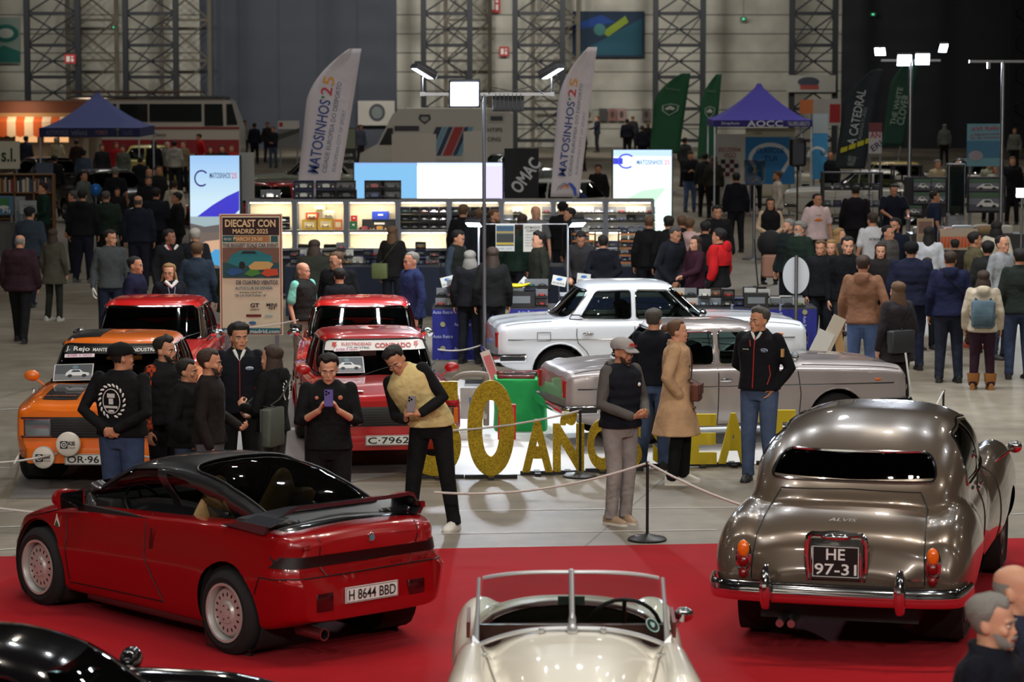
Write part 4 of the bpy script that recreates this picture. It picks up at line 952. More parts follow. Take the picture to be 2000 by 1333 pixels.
def person(label,x=None,y=None,pos=None,foot=None,h=1.7,rz=0.,top=(30,30,34),bot=(28,30,36),hair='short',hc='k',skin='m',arms=('down','down'),legs='stand',lean=0.,roll=0.,yaw=0.,nod=0.,w=1.,style='jacket',shoes=(28,26,25),hem=.50,near=False,sleeve=1.,group=None,extra=(),topm=None,arm_mat=None,bald=False,under=None,belly=0.,beard=None,sit=0.):
 """one person facing -y at rz = 0; x, y = pixel of the head top, or foot = pixel of the feet, or pos = ground point"""
 if pos is None:pos=G(*foot) if foot else foot_from_top(x,y,h)
 if foot is None and y is not None or pos[1]>26:
  px_,py_,h0_,best=pos[0],pos[1],h,None
  for st_ in range(0,46):
   for sg in (1,-1) if st_ else (1,):
    if sg<0 and st_>14:continue
    yy=py_+sg*st_*.06; xx=px_*yy/py_; r_=.22
    if any(hypot(xx-a,yy-b_)<.23*(w+c_) for a,b_,c_ in PPL):continue
    if any(x0_-r_<xx<x1_+r_ and y0_-r_<yy<y1_+r_ for x0_,x1_,y0_,y1_ in OBST):continue
    best=(xx,yy); break
   if best:break
  if best:pos=best; h=HC-(HC-h0_)*best[1]/py_
 PPL.append((pos[0],pos[1],w))
 NP[0]+=1; sc=h/1.75; rz=R(rz); root=thing('person',label,'person',(pos[0],pos[1],0),rz,group)
 dist=pos[1]; vox=.0085 if near else (.0125 if dist<48 else (.017 if dist<75 else .024))
 hip=V((0,0,.95)); ql=Matrix.Rotation(R(lean),3,'X')@Matrix.Rotation(R(roll),3,'Y')
 def bend(p):
  p=V(p); t=sstep((p.z-.88)/.22)
  if t<=0 or (lean==0 and roll==0):return p
  qa=Matrix.Rotation(R(lean)*t,3,'X')@Matrix.Rotation(R(roll)*t,3,'Y'); return hip+qa@(p-hip)
 def inarm(p):return hip+ql@(V(p)-hip)
 neck=V((0,.018,1.50)); qh=Matrix.Rotation(R(yaw),3,'Z')@Matrix.Rotation(R(nod),3,'X')
 def hd(p):return inarm(neck+qh@(V(p)+V((0,-.010,-.004))))
 def fin(mb,name,m,par,vx,sm=2,rm=True,ang=180):
  me_v=[tuple(V(p)*sc) for p in mb.v]; mb.v=me_v
  if not rm:return mb.obj(name,m,par,ang=ang)
  me=bpy.data.meshes.new(name); me.from_pydata(mb.v,[],mb.f); bm=bmesh.new(); bm.from_mesh(me); bmesh.ops.recalc_face_normals(bm,faces=bm.faces); bm.to_mesh(me); bm.free(); me.materials.append(m)
  o=link(name,me); add_mods(o,('REMESH',dict(mode='VOXEL',voxel_size=vx,use_smooth_shade=True)),('SMOOTH',dict(factor=.5,iterations=sm))); bake(o); o.parent=par
  o.data.materials.clear(); o.data.materials.append(m); return o
 J={}
 for s,nm in ((1,arms[0]),(-1,arms[1])):
  e,wv,d,nn,cu=ARMS[nm]; f=lambda p:V((p[0]*s,p[1],p[2]))
  e,wv=f(e),f(wv); e.x*=.5+.5*w; wv.x*=(.6+.4*w) if nm in ('down','pocket','out','walk+','walk-') else 1
  if nm in ('phone','phonelow','front','low','cross'):wv.y-=belly
  J[s]=[inarm((s*.168*w,.005,1.428)),inarm(e),inarm(wv),ql@f(d),ql@f(nn),cu,nm]
 LG={'stand':((.095,0,.0),(.115,0,.0)),'wide':((.10,0,0),(.19,.02,0)),'walk':((.09,-.10,0),(.085,-.30,0)),'relax':((.10,-.03,0),(.15,-.06,0))}
 leg={}
 for s in (1,-1):
  kx,fx=.105,.125; ky=0.; fy=.02
  if legs=='wide':fx=.20; kx=.15
  if legs=='walk':ky=-.10*s; fy=-.24*s
  if legs=='relax' and s>0:ky=-.06; fy=-.06; fx=.16
  if legs=='close':kx,fx=.085,.085
  leg[s]=[V((s*.095,0,.90)),V((s*kx,-.01+ky,.50)),V((s*fx,fy+.01,.085))]
 b=M(); h0=M(); head_mesh(h0); b.add([hd(p) for p in h0.v],h0.f)
 nb=V((0,.02,1.44)); b.tube([inarm(nb),inarm((0,.010,1.50)),hd((0,.0,.02)),hd((0,.0,.07))],[.070,.062,.060,.060],12)
 tr=[(.92,.13,.085),(1.05,.125,.085),(1.2,.14,.09),(1.35,.155,.09),(1.43,.14,.075),(1.475,.075,.058)]
 b.loft([[bend((ww*w*sin(2*pi*k/16),d_*cos(2*pi*k/16)+.01,z)) for k in range(16)] for z,ww,d_ in tr])
 for s in (1,-1):
  j=J[s]; limb(b,[j[0],j[1],j[2]],[.047,.037,.027],10)
  hand_mesh(b,j[2],j[3],j[4],s,j[5],1.0)
  limb(b,leg[s],[.075,.05,.036],10)
 body=fin(b,'body',mat(SK[skin],.5,bump=(60.,.1,.004),spec=.35),root,vox,2)
 t=M(); g=1.0+(w-1)*.6
 t.loft([[V((ww*g*sin(2*pi*k/18),d_*cos(2*pi*k/18)+.01-(belly*.5 if z>.95 and cos(2*pi*k/18)<0 else 0),z)) for k in range(18)] for z,ww,d_ in ((.82,.15,.115),(.90,.178,.13),(.96,.178,.13),(1.04,.165,.12))])
 lw=1.0 if style!='leggings' else .86
 for s in (1,-1):
  a=leg[s]; kk=a[1]; limb(t,[a[0]+V((0,.01,0)),kk,a[2]+V((0,0,.0))],[.100*g*lw,.074*lw*g,.060*lw],14)
  t.cyl(a[2]+V((0,.005,.04)),a[2]+V((0,.005,-.03)),.061*lw,.066*lw,14)
 if style!='longcoat' or True:fin(t,'trousers',cloth(bot,.45),root,vox*1.4,2)
 for s in (1,-1):
  a=leg[s][2]; sh=M(); c=V((a.x,a.y-.005,0)); tw=s*.18
  rw_=[(-.185,.012,.028,.02),(-.165,.034,.045,.0),(-.12,.046,.060,.0),(-.06,.043,.085,.0),(0,.040,.105,.0),(.05,.040,.11,.0),(.085,.030,.09,.0)]
  rings=[]
  for yy,ww,zz,zb in rw_:
   rings.append([c+Matrix.Rotation(-tw,3,'Z')@V((ww*sx_,yy,zb+(zz-zb)*z_)) for sx_,z_ in ((-1,.0),(-1.02,.35),(-.8,.8),(0,1),(.8,.8),(1.02,.35),(1,0))])
  sh.loft(rings); sh.v=[tuple(V(p)*sc) for p in sh.v]; so=sh.obj('shoe',mat(shoes,.6),root,ang=60)
  if near:
   sh=M(); sh.loft([[c+Matrix.Rotation(-tw,3,'Z')@V((ww*1.08*sx_,yy*1.02,z_)) for sx_,z_ in ((-1,0),(-1,.022),(1,.022),(1,0))] for yy,ww,zz,zb in rw_]); sh.v=[tuple(V(p)*sc) for p in sh.v]; sh.obj('sole',mat((205,200,190) if sum(shoes)>200 else (30,30,30),.7),so,ang=60)
 q=M(); hz=hem*1.75; th=dict(tee=.010,sweater=.010,jacket=.022,puffer=.040,coat=.026,longcoat=.028,vest=.034,hoodie=.02,leggings=.012).get(style,.02)
 prof=[(.66,.200,.155),(.80,.192,.150),(.90,.182,.146),(.98,.168,.132),(1.08,.158,.115),(1.18,.168,.120),(1.28,.180,.125),(1.36,.186,.120),(1.415,.175,.108),(1.45,.142,.092),(1.478,.106,.078),(1.505,.076,.068)]
 pw,pd=curve([(p[0],p[1]) for p in prof]),curve([(p[0],p[2]) for p in prof]); rg=[]
 zs=[hz+(1.40-hz)*k/11 for k in range(11)]+[1.40,1.43,1.455,1.48,1.505]
 for z in zs:
  fl=max(0,.88-z)*.22 if style in ('coat','longcoat') else 0; wv,dv=pw(z)*w+th+fl,pd(z)+th*.9+fl
  if z>1.44:wv,dv=pw(z)*(.5+.5*w)+th*.6,pd(z)+th*.5
  bl=belly*math.exp(-((z-1.05)/.16)**2)
  if style=='puffer' or style=='vest':wob=.006*sin(z*2*pi/.085)
  else :wob=0
  rg.append([bend((math.copysign(abs(sin(a))**.85,sin(a))*(wv+wob),.01-(dv+wob+(bl if cos(a)>0 else 0))*math.copysign(abs(cos(a))**.9,cos(a)),z)) for a in [2*pi*k/24 for k in range(24)]])
 q.loft(rg); slv=M() if (style=='vest' or arm_mat) else q
 for s in (1,-1):
  j=J[s]; e=j[1]; wr_=j[1].lerp(j[2],.93) if sleeve>=1 else (j[0].lerp(j[1],.75) if sleeve<.6 else j[1].lerp(j[2],.35)); r0=.054+th*.65; r1=.047+th*.7; r2=.037+th*.5
  if style=='vest':r0,r1,r2=.066,.055,.044
  if sleeve<.6:limb(slv,[j[0],wr_],[r0,r1+.012],12)
  else :limb(slv,[j[0],e,wr_],[r0,r1,r2],12)
  if style=='puffer' and sleeve>=1:
   for tt in [.15+.14*k for k in range(6)]:
    pp=j[0].lerp(j[1],tt); slv.ell(pp,(r0+.004,r0+.004,.03),0,10,6); pp=j[1].lerp(j[2],tt*.9); slv.ell(pp,(r1+.004,)*3,0,10,6)
 if style in ('hoodie','vest') and 'hood' in extra or style=='hoodie':
  q2=slv if style=='vest' else q
  q2.tube([inarm(neck+V((.085*sin(a),.02-.075*cos(a),-.03+.03*(1-cos(a))/2))) for a in [2*pi*k/12 for k in range(12)]],.030,8,0,True)
  q2.ell(inarm(neck+V((0,.115,-.055))),(.10,.045,.085),0,12,8)
 elif style in ('jacket','coat','longcoat','puffer','vest'):
  q.tube([inarm(neck+V((.066*sin(a),.012-.062*cos(a),-.01+.02*(1-cos(a))/2))) for a in [2*pi*k/12 for k in range(12)]],.020,8,0,True)
 nm={'tee':'shirt','sweater':'sweater','hoodie':'hoodie','vest':'vest','coat':'coat','longcoat':'coat','puffer':'jacket','leggings':'top'}.get(style,'jacket')
 topo=fin(q,nm,topm or cloth(top,.6 if style!='tee' else .3),root,vox*1.3,3)
 if slv is not q:
  so=fin(slv,'sleeves',arm_mat or cloth(under or (60,60,64),.6),root,vox*1.3,3)
  if under:so['label']='sleeves of the garment worn underneath'
 if hair in ('cap','beanie','capback'):
  hm=hair_mesh('crop',NP[0]); o=M(); o.add([hd(p) for p in hm.v],hm.f); fin(o,'hair',mat(HAIRC[hc],.8),root,0,rm=False)
  cp=M(); nj=32
  lo=.66 if hair!='beanie' else .50
  rings=[[head_pt(2*pi*j/nj,min(1,lo+(1-lo)*k/8) if not (hair!='beanie' and cos(2*pi*j/nj)<0) else min(1,(lo-.06)+(1.06-lo)*k/8),.020+.006*sin(pi*k/8)) for j in range(nj)] for k in range(9)]
  cp.loft([[hd(p) for p in r] for r in rings])
  if hair!='beanie':
   br=[]
   for k in range(5):
    row=[]
    for j in range(9):
     a=-.9+1.8*j/8; p=head_pt(a,lo+.01,.018); ext=.075*k/4*cos(a*.9); row.append(hd(p+V((0,-ext,-.018*(k/4)**2+.006*cos(a)))))
    br.append(row)
   cp.grid(br); cp.grid([[p+V((0,0,-.006)) for p in r] for r in br])
  cm=dict(extra).get('capcol',(24,24,26)) if isinstance(extra,dict) else (24,24,26)
  fin(cp,'cap' if hair!='beanie' else 'beanie',cloth(cm,.2),root,0,rm=False,ang=60)
 elif hair=='hoodup':
  hm=M(); nj=28; hm.loft([[hd(head_pt(2*pi*j/nj,(.02+.98*k/10),.028)+V((0,.015 if cos(2*pi*j/nj)>0 else .02,0))) for j in range(nj)] for k in range(11)],cap=False); fin(hm,'hood',cloth(top,.4),root,0,rm=False)
 else :
  hm=hair_mesh(hair,NP[0]); o=M(); o.add([hd(p) for p in hm.v],hm.f)
  if hair=='bob' or hair=='long' or hair=='pony' or hair=='bun':pass
  fin(o,'hair',mat(HAIRC[hc],.75,bump=(90.,.5,.01)),root,0,rm=False,ang=80)
 if dist<62:
  e=M(); ir=M(); bw=M(); lp=M()
  for s in (1,-1):
   c=hd((s*.031,-.0905,.465*HH)); f=(hd((s*.031,-.2,.465*HH))-c).normalized()
   e.ell(c,(.013,.009,.007),0,10,6,qh); ir.ell(c+f*.006,(.006,.004,.006),0,8,6,qh)
   bw.tube([hd((s*.014,-.103,.545*HH)),hd((s*.032,-.104,.565*HH)),hd((s*.052,-.090,.545*HH))],[.004,.0045,.002],6)
  lp.tube([hd((-.024,-.100,.195*HH)),hd((-.01,-.111,.205*HH)),hd((0,-.112,.20*HH)),hd((.01,-.111,.205*HH)),hd((.024,-.100,.195*HH))],[.002,.0055,.006,.0055,.002],6)
  e.v=[tuple(V(p)*sc) for p in e.v]; e.parts('eye',mat((200,195,188),.3),body); ir.v=[tuple(V(p)*sc) for p in ir.v]; ir.parts('iris',mat((30,22,18),.2),body)
  bw.v=[tuple(V(p)*sc) for p in bw.v]; bw.parts('eyebrow',mat(HAIRC[hc if hc not in 'w' else 'g'],.8),root); fin(lp,'lips',mat((150,78,70),.5),root,0,rm=False)
 if beard:
  bd=M(); g=[[hd(head_pt(-1.45+2.9*j/20,-.01+(.34 if abs(j-10)>4 else .17)*k/5,.006*sin(pi*max(.15,k/5)))) for j in range(21)] for k in range(6)]; bd.grid(g)
  bd.tube([hd((-.028,-.100,.20*HH)),hd((-.015,-.112,.245*HH)),hd((.015,-.112,.245*HH)),hd((.028,-.100,.20*HH))],[.003,.006,.006,.003],6)
  fin(bd,'beard',mat(HAIRC[beard],.85),root,0,rm=False)
 if 'glasses' in extra:
  gl=M()
  for s in (1,-1):gl.tube([hd(V((s*.032+.020*cos(a),-.107,.465*HH+.015*sin(a)))) for a in [2*pi*k/12 for k in range(12)]],.002,4,0,True)
  for s in (1,-1):gl.tube([hd((s*.052,-.105,.47*HH)),hd((s*.076,-.03,.48*HH)),hd((s*.078,.01,.47*HH))],.002,4)
  fin(gl,'glasses',BLACKP,root,0,rm=False)
 mw=Matrix.Translation((pos[0],pos[1],0))@Matrix.Rotation(rz,4,'Z')
 info=dict(root=root,body=body,top=topo,J=J,hd=lambda p:mw@(hd(p)*sc),at=lambda p:mw@(inarm(p)*sc),loc=lambda p:inarm(p)*sc,lhd=lambda p:hd(p)*sc,mw=mw,sc=sc,ql=ql)
 me=topo.data; info['bvh']=BVHTree.FromPolygons([v.co for v in me.vertices],[tuple(p.vertices) for p in me.polygons])
 return info
def front_cast(pi_,back=False,off=.004):
 d=V((0,-1,0)) if back else V((0,1,0))
 b=pi_['bvh']
 def f(p):
  r=b.ray_cast(V(p)-d*1.5,d); return (r[0]-d*off) if r[0] is not None else V(p)
 return f
def handheld_phone(pi_,label,rgb=(30,30,36),which=None):
 a,b=pi_['J'][1][2],pi_['J'][-1][2]; c=((a+b)/2 if which is None else pi_['J'][which][2])+V((0,-.05,.115)); c*=pi_['sc']
 o=M(); o.rbox((0,0,0),(.076,.15,.009),.01); e=o.obj('phone',mat(rgb,.3),None); tag(e,label,'phone')
 for k in range(3):
  pass
 l=M();
 for dx,dy in ((-.02,.055),(-.02,.03),(.0,.042)):l.cyl((dx,dy,.004),(dx,dy,.007),.009,n=12)
 l.obj('camera_lenses',BLACKG,e)
 e.matrix_world=pi_['mw']@Matrix.Translation(c)@Matrix.Rotation(R(68),4,'X'); return e
def shoulder_bag(pi_,label,rgb,pos,size=(.26,.09,.18),strap=True,side=1,name='handbag',cat='bag',swing=0):
 """bag at local pos (unscaled body coordinates), with a strap up to the other shoulder"""
 root=thing(name,label,cat); root.matrix_world=pi_['mw']; s=pi_['sc']; p=V(pos)*s
 q=Matrix.Rotation(R(swing),3,'Z')
 b=M(); b.rbox(p,(size[0],size[1],size[2]),.03,0,q); b.obj('bag_body',mat(rgb,.6),root)
 b=M(); b.rbox(p+q@V((0,-size[1]*.5,size[2]*.18)),(size[0]*.96,.02,size[2]*.6),.008,0,q); b.obj('flap',mat([int(c*.85) for c in rgb],.6),root)
 if strap:
  b=M(); f=front_cast(pi_,False,.012); bk=front_cast(pi_,True,.012); sh=V((-side*.12,0,1.475))*s
  P=[p+V((0,-.03,size[2]*.5))]+[f(p.lerp(sh,t)+V((0,0,size[2]*.4*(1-t)))) for t in (.15,.35,.55,.75,.9)]+[V((sh.x,.01,sh.z+.02))]+[bk(p.lerp(sh,t)+V((0,0,size[2]*.4*(1-t)))) for t in (.9,.7,.5,.3,.15)]+[p+V((0,.03,size[2]*.5))]
  b.tube(P,.011,5,0,ry=.004); b.obj('strap',mat([int(c*.8) for c in rgb],.6),root)
 return root
def backpack(pi_,label,rgb,z=1.15,size=(.28,.13,.38)):
 root=thing('backpack',label,'backpack'); root.matrix_world=pi_['mw']; s=pi_['sc']; bk=front_cast(pi_,True,.005); f=front_cast(pi_,False,.008)
 c=bk(V((0,0,z*s)))+V((0,size[1]/2,0)); b=M(); b.rbox(c,size,.05); b.obj('bag_body',cloth(rgb,.3),root)
 b=M(); b.rbox(c+V((0,size[1]*.55,-.07)),(size[0]*.8,.04,size[2]*.4),.015); b.obj('pocket',cloth([int(k*.8) for k in rgb],.3),root)
 for e in (1,-1):
  b=M(); b.tube([c+V((e*.09,-.05,size[2]*.48)),V((e*.11,.02,1.47))*s,f(V((e*.12,0,1.38))*s),f(V((e*.12,0,1.25))*s),V((e*.19,.04,1.1))*s,c+V((e*.12,-.05,-size[2]*.4))],.018,6,0,ry=.006); b.obj('strap',cloth([int(k*.6) for k in rgb],.3),root)
 return root
# ---- cars in place
coupe=red_coupe(); coupe.rotation_euler=(0,0,R(132)); coupe.scale=(.965,.88,.96); _l=Matrix.Rotation(R(132),3,'Z')@V((-1.255*.965,.85*.88,0)); _g=G(441,1281); coupe.location=(_g.x-_l.x,_g.y-_l.y,0)
def put(o,x,y,deg,k=1.):o.scale=(k,k,k); o.location=(x,y,0); o.rotation_euler=(0,0,R(deg)); return o
gs=put(grey_saloon(),2.84,21.4,75)
rd=put(cream_roadster(),.33,15.62,-90)
bc=put(black_coupe(),-2.5,13.75,-6)
orange,oc=saloon('rally_saloon','orange 1970s rally saloon with black stripes and white covered spotlights',(232,112,12),stripes=True,flares=True,wheels='minilite',bumper=False,rally=True)
put(orange,-4.05,29.0,-91,.95)
condado,cc=saloon('rally_saloon','red 1970s rally saloon with a white sunstrip and race seats',(172,12,16),wheels='minilite',bumper=False,rally=True)
put(condado,-1.5,29.95,-81,.92)
redl,lc=saloon('classic_saloon','bright red classic saloon parked behind the orange rally car',(196,14,14),head='round')
put(redl,-4.28,33.6,-90,.95)
redc,rc_=saloon('classic_saloon','bright red classic saloon parked behind the rally car with the sunstrip',(205,22,16),head='round')
put(redc,-1.82,33.9,-88,.93)
white,wc=saloon('classic_saloon','white 1970s saloon seen from its side beside the blue draped table',(226,232,240),head='round',glass=glassm((190,205,198),1.0))
put(white,1.67,36.1,7,.97)
silver,sc_=saloon('classic_saloon','silver beige 1970s saloon standing behind the golden letters',(168,160,160),head='round',metal=.35,glass=glassm((150,165,162),1.0))
put(silver,2.28,30.95,12,.94)
# ---- hall shell
def floor_mat():
 m=bpy.data.materials.new('concrete'); m.use_nodes=True; nt=m.node_tree; b=nt.nodes['Principled BSDF']; N=nt.nodes.new; Lk=nt.links.new
 tc=N('ShaderNodeTexCoord')
 n1=N('ShaderNodeTexNoise'); n1.inputs['Scale'].default_value=.35; n1.inputs['Detail'].default_value=6
 n2=N('ShaderNodeTexNoise'); n2.inputs['Scale'].default_value=2.6; n2.inputs['Detail'].default_value=8
 mp=N('ShaderNodeMapping'); mp.inputs['Scale'].default_value=(.9,.35,1); mp.inputs['Rotation'].default_value=(0,0,.12)
 br=N('ShaderNodeTexBrick'); br.offset=0; br.inputs['Scale'].default_value=1; br.inputs['Mortar Size'].default_value=.012; br.inputs['Brick Width'].default_value=4.6; br.inputs['Row Height'].default_value=4.6
 br.inputs['Color1'].default_value=(1,1,1,1); br.inputs['Color2'].default_value=(.86,.86,.86,1); br.inputs['Mortar'].default_value=(.42,.42,.42,1); br.inputs['Bias'].default_value=0
 rt=N('ShaderNodeMapping'); rt.inputs['Rotation'].default_value=(0,0,.22)
 Lk(tc.outputs['Object'],mp.inputs[0]); Lk(mp.outputs[0],n1.inputs['Vector']); Lk(tc.outputs['Object'],n2.inputs['Vector']); Lk(tc.outputs['Object'],rt.inputs[0]); Lk(rt.outputs[0],br.inputs['Vector'])
 cr=N('ShaderNodeValToRGB'); cr.color_ramp.elements[0].position=.35; cr.color_ramp.elements[0].color=col((98,87,70)); cr.color_ramp.elements[1].position=.65; cr.color_ramp.elements[1].color=col((148,140,125))
 Lk(n1.outputs['Fac'],cr.inputs[0])
 r2=N('ShaderNodeMapRange'); r2.inputs[1].default_value=.3; r2.inputs[2].default_value=.7; r2.inputs[3].default_value=.78; r2.inputs[4].default_value=1.15; Lk(n2.outputs['Fac'],r2.inputs[0])
 m1=N('ShaderNodeMix'); m1.data_type='RGBA'; m1.blend_type='MULTIPLY'; m1.inputs[0].default_value=1; Lk(cr.outputs[0],m1.inputs[6]); Lk(r2.outputs[0],m1.inputs[7])
 m2=N('ShaderNodeMix'); m2.data_type='RGBA'; m2.blend_type='MULTIPLY'; m2.inputs[0].default_value=1; Lk(m1.outputs[2],m2.inputs[6]); Lk(br.outputs['Color'],m2.inputs[7])
 Lk(m2.outputs[2],b.inputs['Base Color']); r3=N('ShaderNodeMapRange'); r3.inputs[3].default_value=.42; r3.inputs[4].default_value=.75; Lk(n1.outputs['Fac'],r3.inputs[0]); Lk(r3.outputs[0],b.inputs['Roughness'])
 return m
WY=142.
f=M(); f.box((0,70,-.1),(70,150,.2)); struct(f.obj('floor',floor_mat(),None,ang=0))
def panel_mat():
 m=bpy.data.materials.new('wall_panels'); m.use_nodes=True; nt=m.node_tree; b=nt.nodes['Principled BSDF']; N=nt.nodes.new; Lk=nt.links.new
 tc=N('ShaderNodeTexCoord'); sp=N('ShaderNodeSeparateXYZ'); Lk(tc.outputs['Object'],sp.inputs[0])
 a=N('ShaderNodeMath'); a.operation='MULTIPLY'; a.inputs[1].default_value=1/.95; Lk(sp.outputs[2],a.inputs[0])
 c=N('ShaderNodeMath'); c.operation='FRACT'; Lk(a.outputs[0],c.inputs[0]); g=N('ShaderNodeMath'); g.operation='LESS_THAN'; g.inputs[1].default_value=.06; Lk(c.outputs[0],g.inputs[0])
 n=N('ShaderNodeTexNoise'); n.inputs['Scale'].default_value=.6; n.inputs['Detail'].default_value=6; Lk(tc.outputs['Object'],n.inputs['Vector'])
 cr=N('ShaderNodeValToRGB'); cr.color_ramp.elements[0].position=.3; cr.color_ramp.elements[0].color=col((150,148,138)); cr.color_ramp.elements[1].position=.7; cr.color_ramp.elements[1].color=col((184,182,172)); Lk(n.outputs['Fac'],cr.inputs[0])
 mx=N('ShaderNodeMix'); mx.data_type='RGBA'; Lk(g.outputs[0],mx.inputs[0]); Lk(cr.outputs[0],mx.inputs[6]); mx.inputs[7].default_value=col((92,92,88)); Lk(mx.outputs[2],b.inputs['Base Color']); b.inputs['Roughness'].default_value=.8
 return m
PM=panel_mat()
wx=lambda px:(px-1000)/FP*WY
f=M(); f.box(((wx(776)+35)/2,WY+.2,6),(35-wx(776),.4,12)); f.box(((wx(394)-35)/2,WY+.2,6),(wx(394)+35,.4,12))
struct(f.obj('wall_back',PM,None,ang=0))
f=M(); f.box((-35.2,70,6),(.4,150,12)); struct(f.obj('wall_left',PM,None,ang=0))
f=M(); f.box((35.2,70,6),(.4,150,12)); struct(f.obj('wall_right',PM,None,ang=0))
f=M(); f.box((0,-4.8,6),(70,.4,12)); struct(f.obj('wall_front',PM,None,ang=0))
f=M(); f.box((0,70,12.2),(70,150,.3)); struct(f.obj('ceiling',mat((60,62,66),.9),None,ang=0))
f=M(); f.box(((wx(394)+wx(776))/2,WY+.1,6),(wx(776)-wx(394),.3,12),0)
for k in range(1,5):f.box((wx(394)+(wx(776)-wx(394))*k/5,WY-.07,6),(.05,.06,12),0)
struct(f.obj('door_1',mat((58,64,76),.7,noise=(.3,.1)),None,ang=0))
f=M(); f.box(((wx(1640)+35)/2,WY-.1,6),(35-wx(1640),.2,12)); struct(f.obj('wall_dark_section',mat((34,37,44),.8),None,ang=0))
NAVY=mat((22,25,32),.7); BEIGE=mat((96,90,80),.8)
def lattice(px0,px1,label,back=0):
 Y=WY-8; s=FP/Y; x0,x1=(px0-1000)/s,(px1-1000)/s
 root=thing('lattice_column',label,'column',((x0+x1)/2,Y,0)); w_=(x1-x0)/2
 for e in (-1,1):
  b=M(); b.box((e*w_,0,5.9),(.26,.3,11.8)); b.obj('leg',NAVY,root,ang=0)
 b=M(); z=.6
 while z<11:
  b.box((0,0,z),(2*w_,.12,.16)); b.box((0,0,z+.75),(2*w_,.06,.08))
  for e in (-1,1):b.cyl((e*w_,.05*e,z),(-e*w_,.05*e,z+1.5),.045,n=6)
  b.cyl((-w_,.0,z),(w_,0,z+3.0),.03,n=5) if int(z)%2 else None
  z+=1.5
 b.obj('bracing',NAVY,root,ang=0)
 if back:
  b=M(); o=.9
  for e in (-1,1):b.box((e*w_+o,6.6,5.9),(.2,.2,11.8))
  z=.4
  while z<11:b.box((o,6.6,z),(2*w_,.1,.12)); b.cyl((o-w_,6.6,z),(o+w_,6.6,z+2.),.05,n=6); b.cyl((o+w_,6.6,z),(o-w_,6.6,z+2.),.05,n=6); z+=2.
  q=b.obj('rear_frame',BEIGE,root,ang=0); q['label']='beige rear lattice frame'
 return root
for a,b_,l,bk in ((58,157,'dark blue lattice column at the far left behind the striped awning',1),(249,347,'dark blue lattice column just left of the big grey sliding door',1),(828,918,'dark blue lattice column just right of the big grey sliding door',1),(1006,1098,'dark blue lattice column between the red wall sign and the painted banner',1),(1279,1371,'dark blue lattice column right of the blue painted banner',0),(1544,1628,'dark blue lattice column above the violet tent with a hanging banner',0),(1972,2060,'dark lattice column cut off by the right edge of the picture',0)):
 lattice(a,b_,l,bk)
def wall_panel(name,label,cat,px0,py0,px1,py1,m,Y=WY-.25,th=.05,loc=None):
 a,b_=AD(px0,py0,Y),AD(px1,py1,Y); c=(a+b_)/2; root=thing(name,label,cat,(c.x,Y,min(a.z,b_.z)))
 f=M(); f.box((0,0,abs(a.z-b_.z)/2),(abs(b_.x-a.x),th,abs(a.z-b_.z))); f.obj('panel',m,root,ang=0)
 return root,abs(b_.x-a.x),abs(a.z-b_.z)
r,w_,h_=wall_panel('painted_banner','dark blue banner painted with green and blue shapes on the back wall','banner',1118,22,1258,112,mat((22,44,66),.8))
f=M()
for k,(pts,c_) in enumerate((([(-.5,0),(.5,.9),(.5,0)],0),([(-.5,.75),(-.1,.98),(.1,.8),(-.5,.6)],1),([(-.1,.55),(.25,.95),(.3,.8),(0,.45)],2))):
 f.prism([(x*w_*.94,y*h_*.9+.1) for x,y in pts],(0,-.03,0),(1,0,0),(0,0,1),(0,-.01,0),c_)
f.ell((-.12*w_,-.04,.6*h_),(.3,.02,.3),3)
f.obj('painted_shapes',[mat((24,74,92),.8),mat((20,60,130),.8),mat((120,140,40),.8),mat((60,110,110),.8)],r,ang=0)
r,w_,h_=wall_panel('painted_banner','teal and cream painted banner in the top left corner','banner',-40,34,40,124,mat((120,136,128),.8))
f=M(); f.ell((.3,-.04,1.5),(.65,.02,.45),0); f.ell((.3,-.06,1.5),(.4,.02,.25),1); f.prism([(-.9,.05),(1.,.05),(1.,.6),(.2,.9),(-.9,.5)],(0,-.03,0),(1,0,0),(0,0,1),(0,-.01,0),0); f.obj('painted_shapes',[mat((20,92,84),.8),mat((170,178,170),.8)],r,ang=0)
def red_sign(px0,py0,px1,py1,label,Y=WY-.3):
 r,w_,h_=wall_panel('wall_sign',label,'sign',px0,py0,px1,py1,mat((178,40,46),.6),Y=Y)
 f=M(); f.box((-w_*.18,-.03,h_*.5),(w_*.3,.01,h_*.6)); f.box((w_*.2,-.03,h_*.35),(w_*.22,.01,h_*.35)); f.box((w_*.2,-.03,h_*.72),(w_*.22,.01,h_*.14)); f.obj('pictogram',WHITEP,r,ang=0)
red_sign(956,-6,977,25,'red pictogram sign high on the wall, cut by the top edge'); red_sign(975,91,994,110,'small red pictogram sign on the wall below the other one')
red_sign(126,106,148,124,'dark red sign on the far left lattice column',WY-8.3)
for px,py,l,Y in ((223,53,'small green exit sign hanging left of the second column',WY-1),(1452,37,'tiny green exit light above the green feather flags',WY-.4),(1705,28,'tiny green exit light at the dark right part of the wall',WY-.6)):
 r,w_,h_=wall_panel('exit_sign',l,'sign',px-6,py-4,px+6,py+4,mat((20,90,60),.5),Y=Y)
 f=M(); f.box((0,-.035,.1),(.12,.01,.08)); f.obj('arrow',glow((90,230,160),1.2),r,ang=0)
 f=M(); f.cyl((0,0,.2),(0,0,4.5),.01,n=4); f.obj('hanger',NAVY,r)
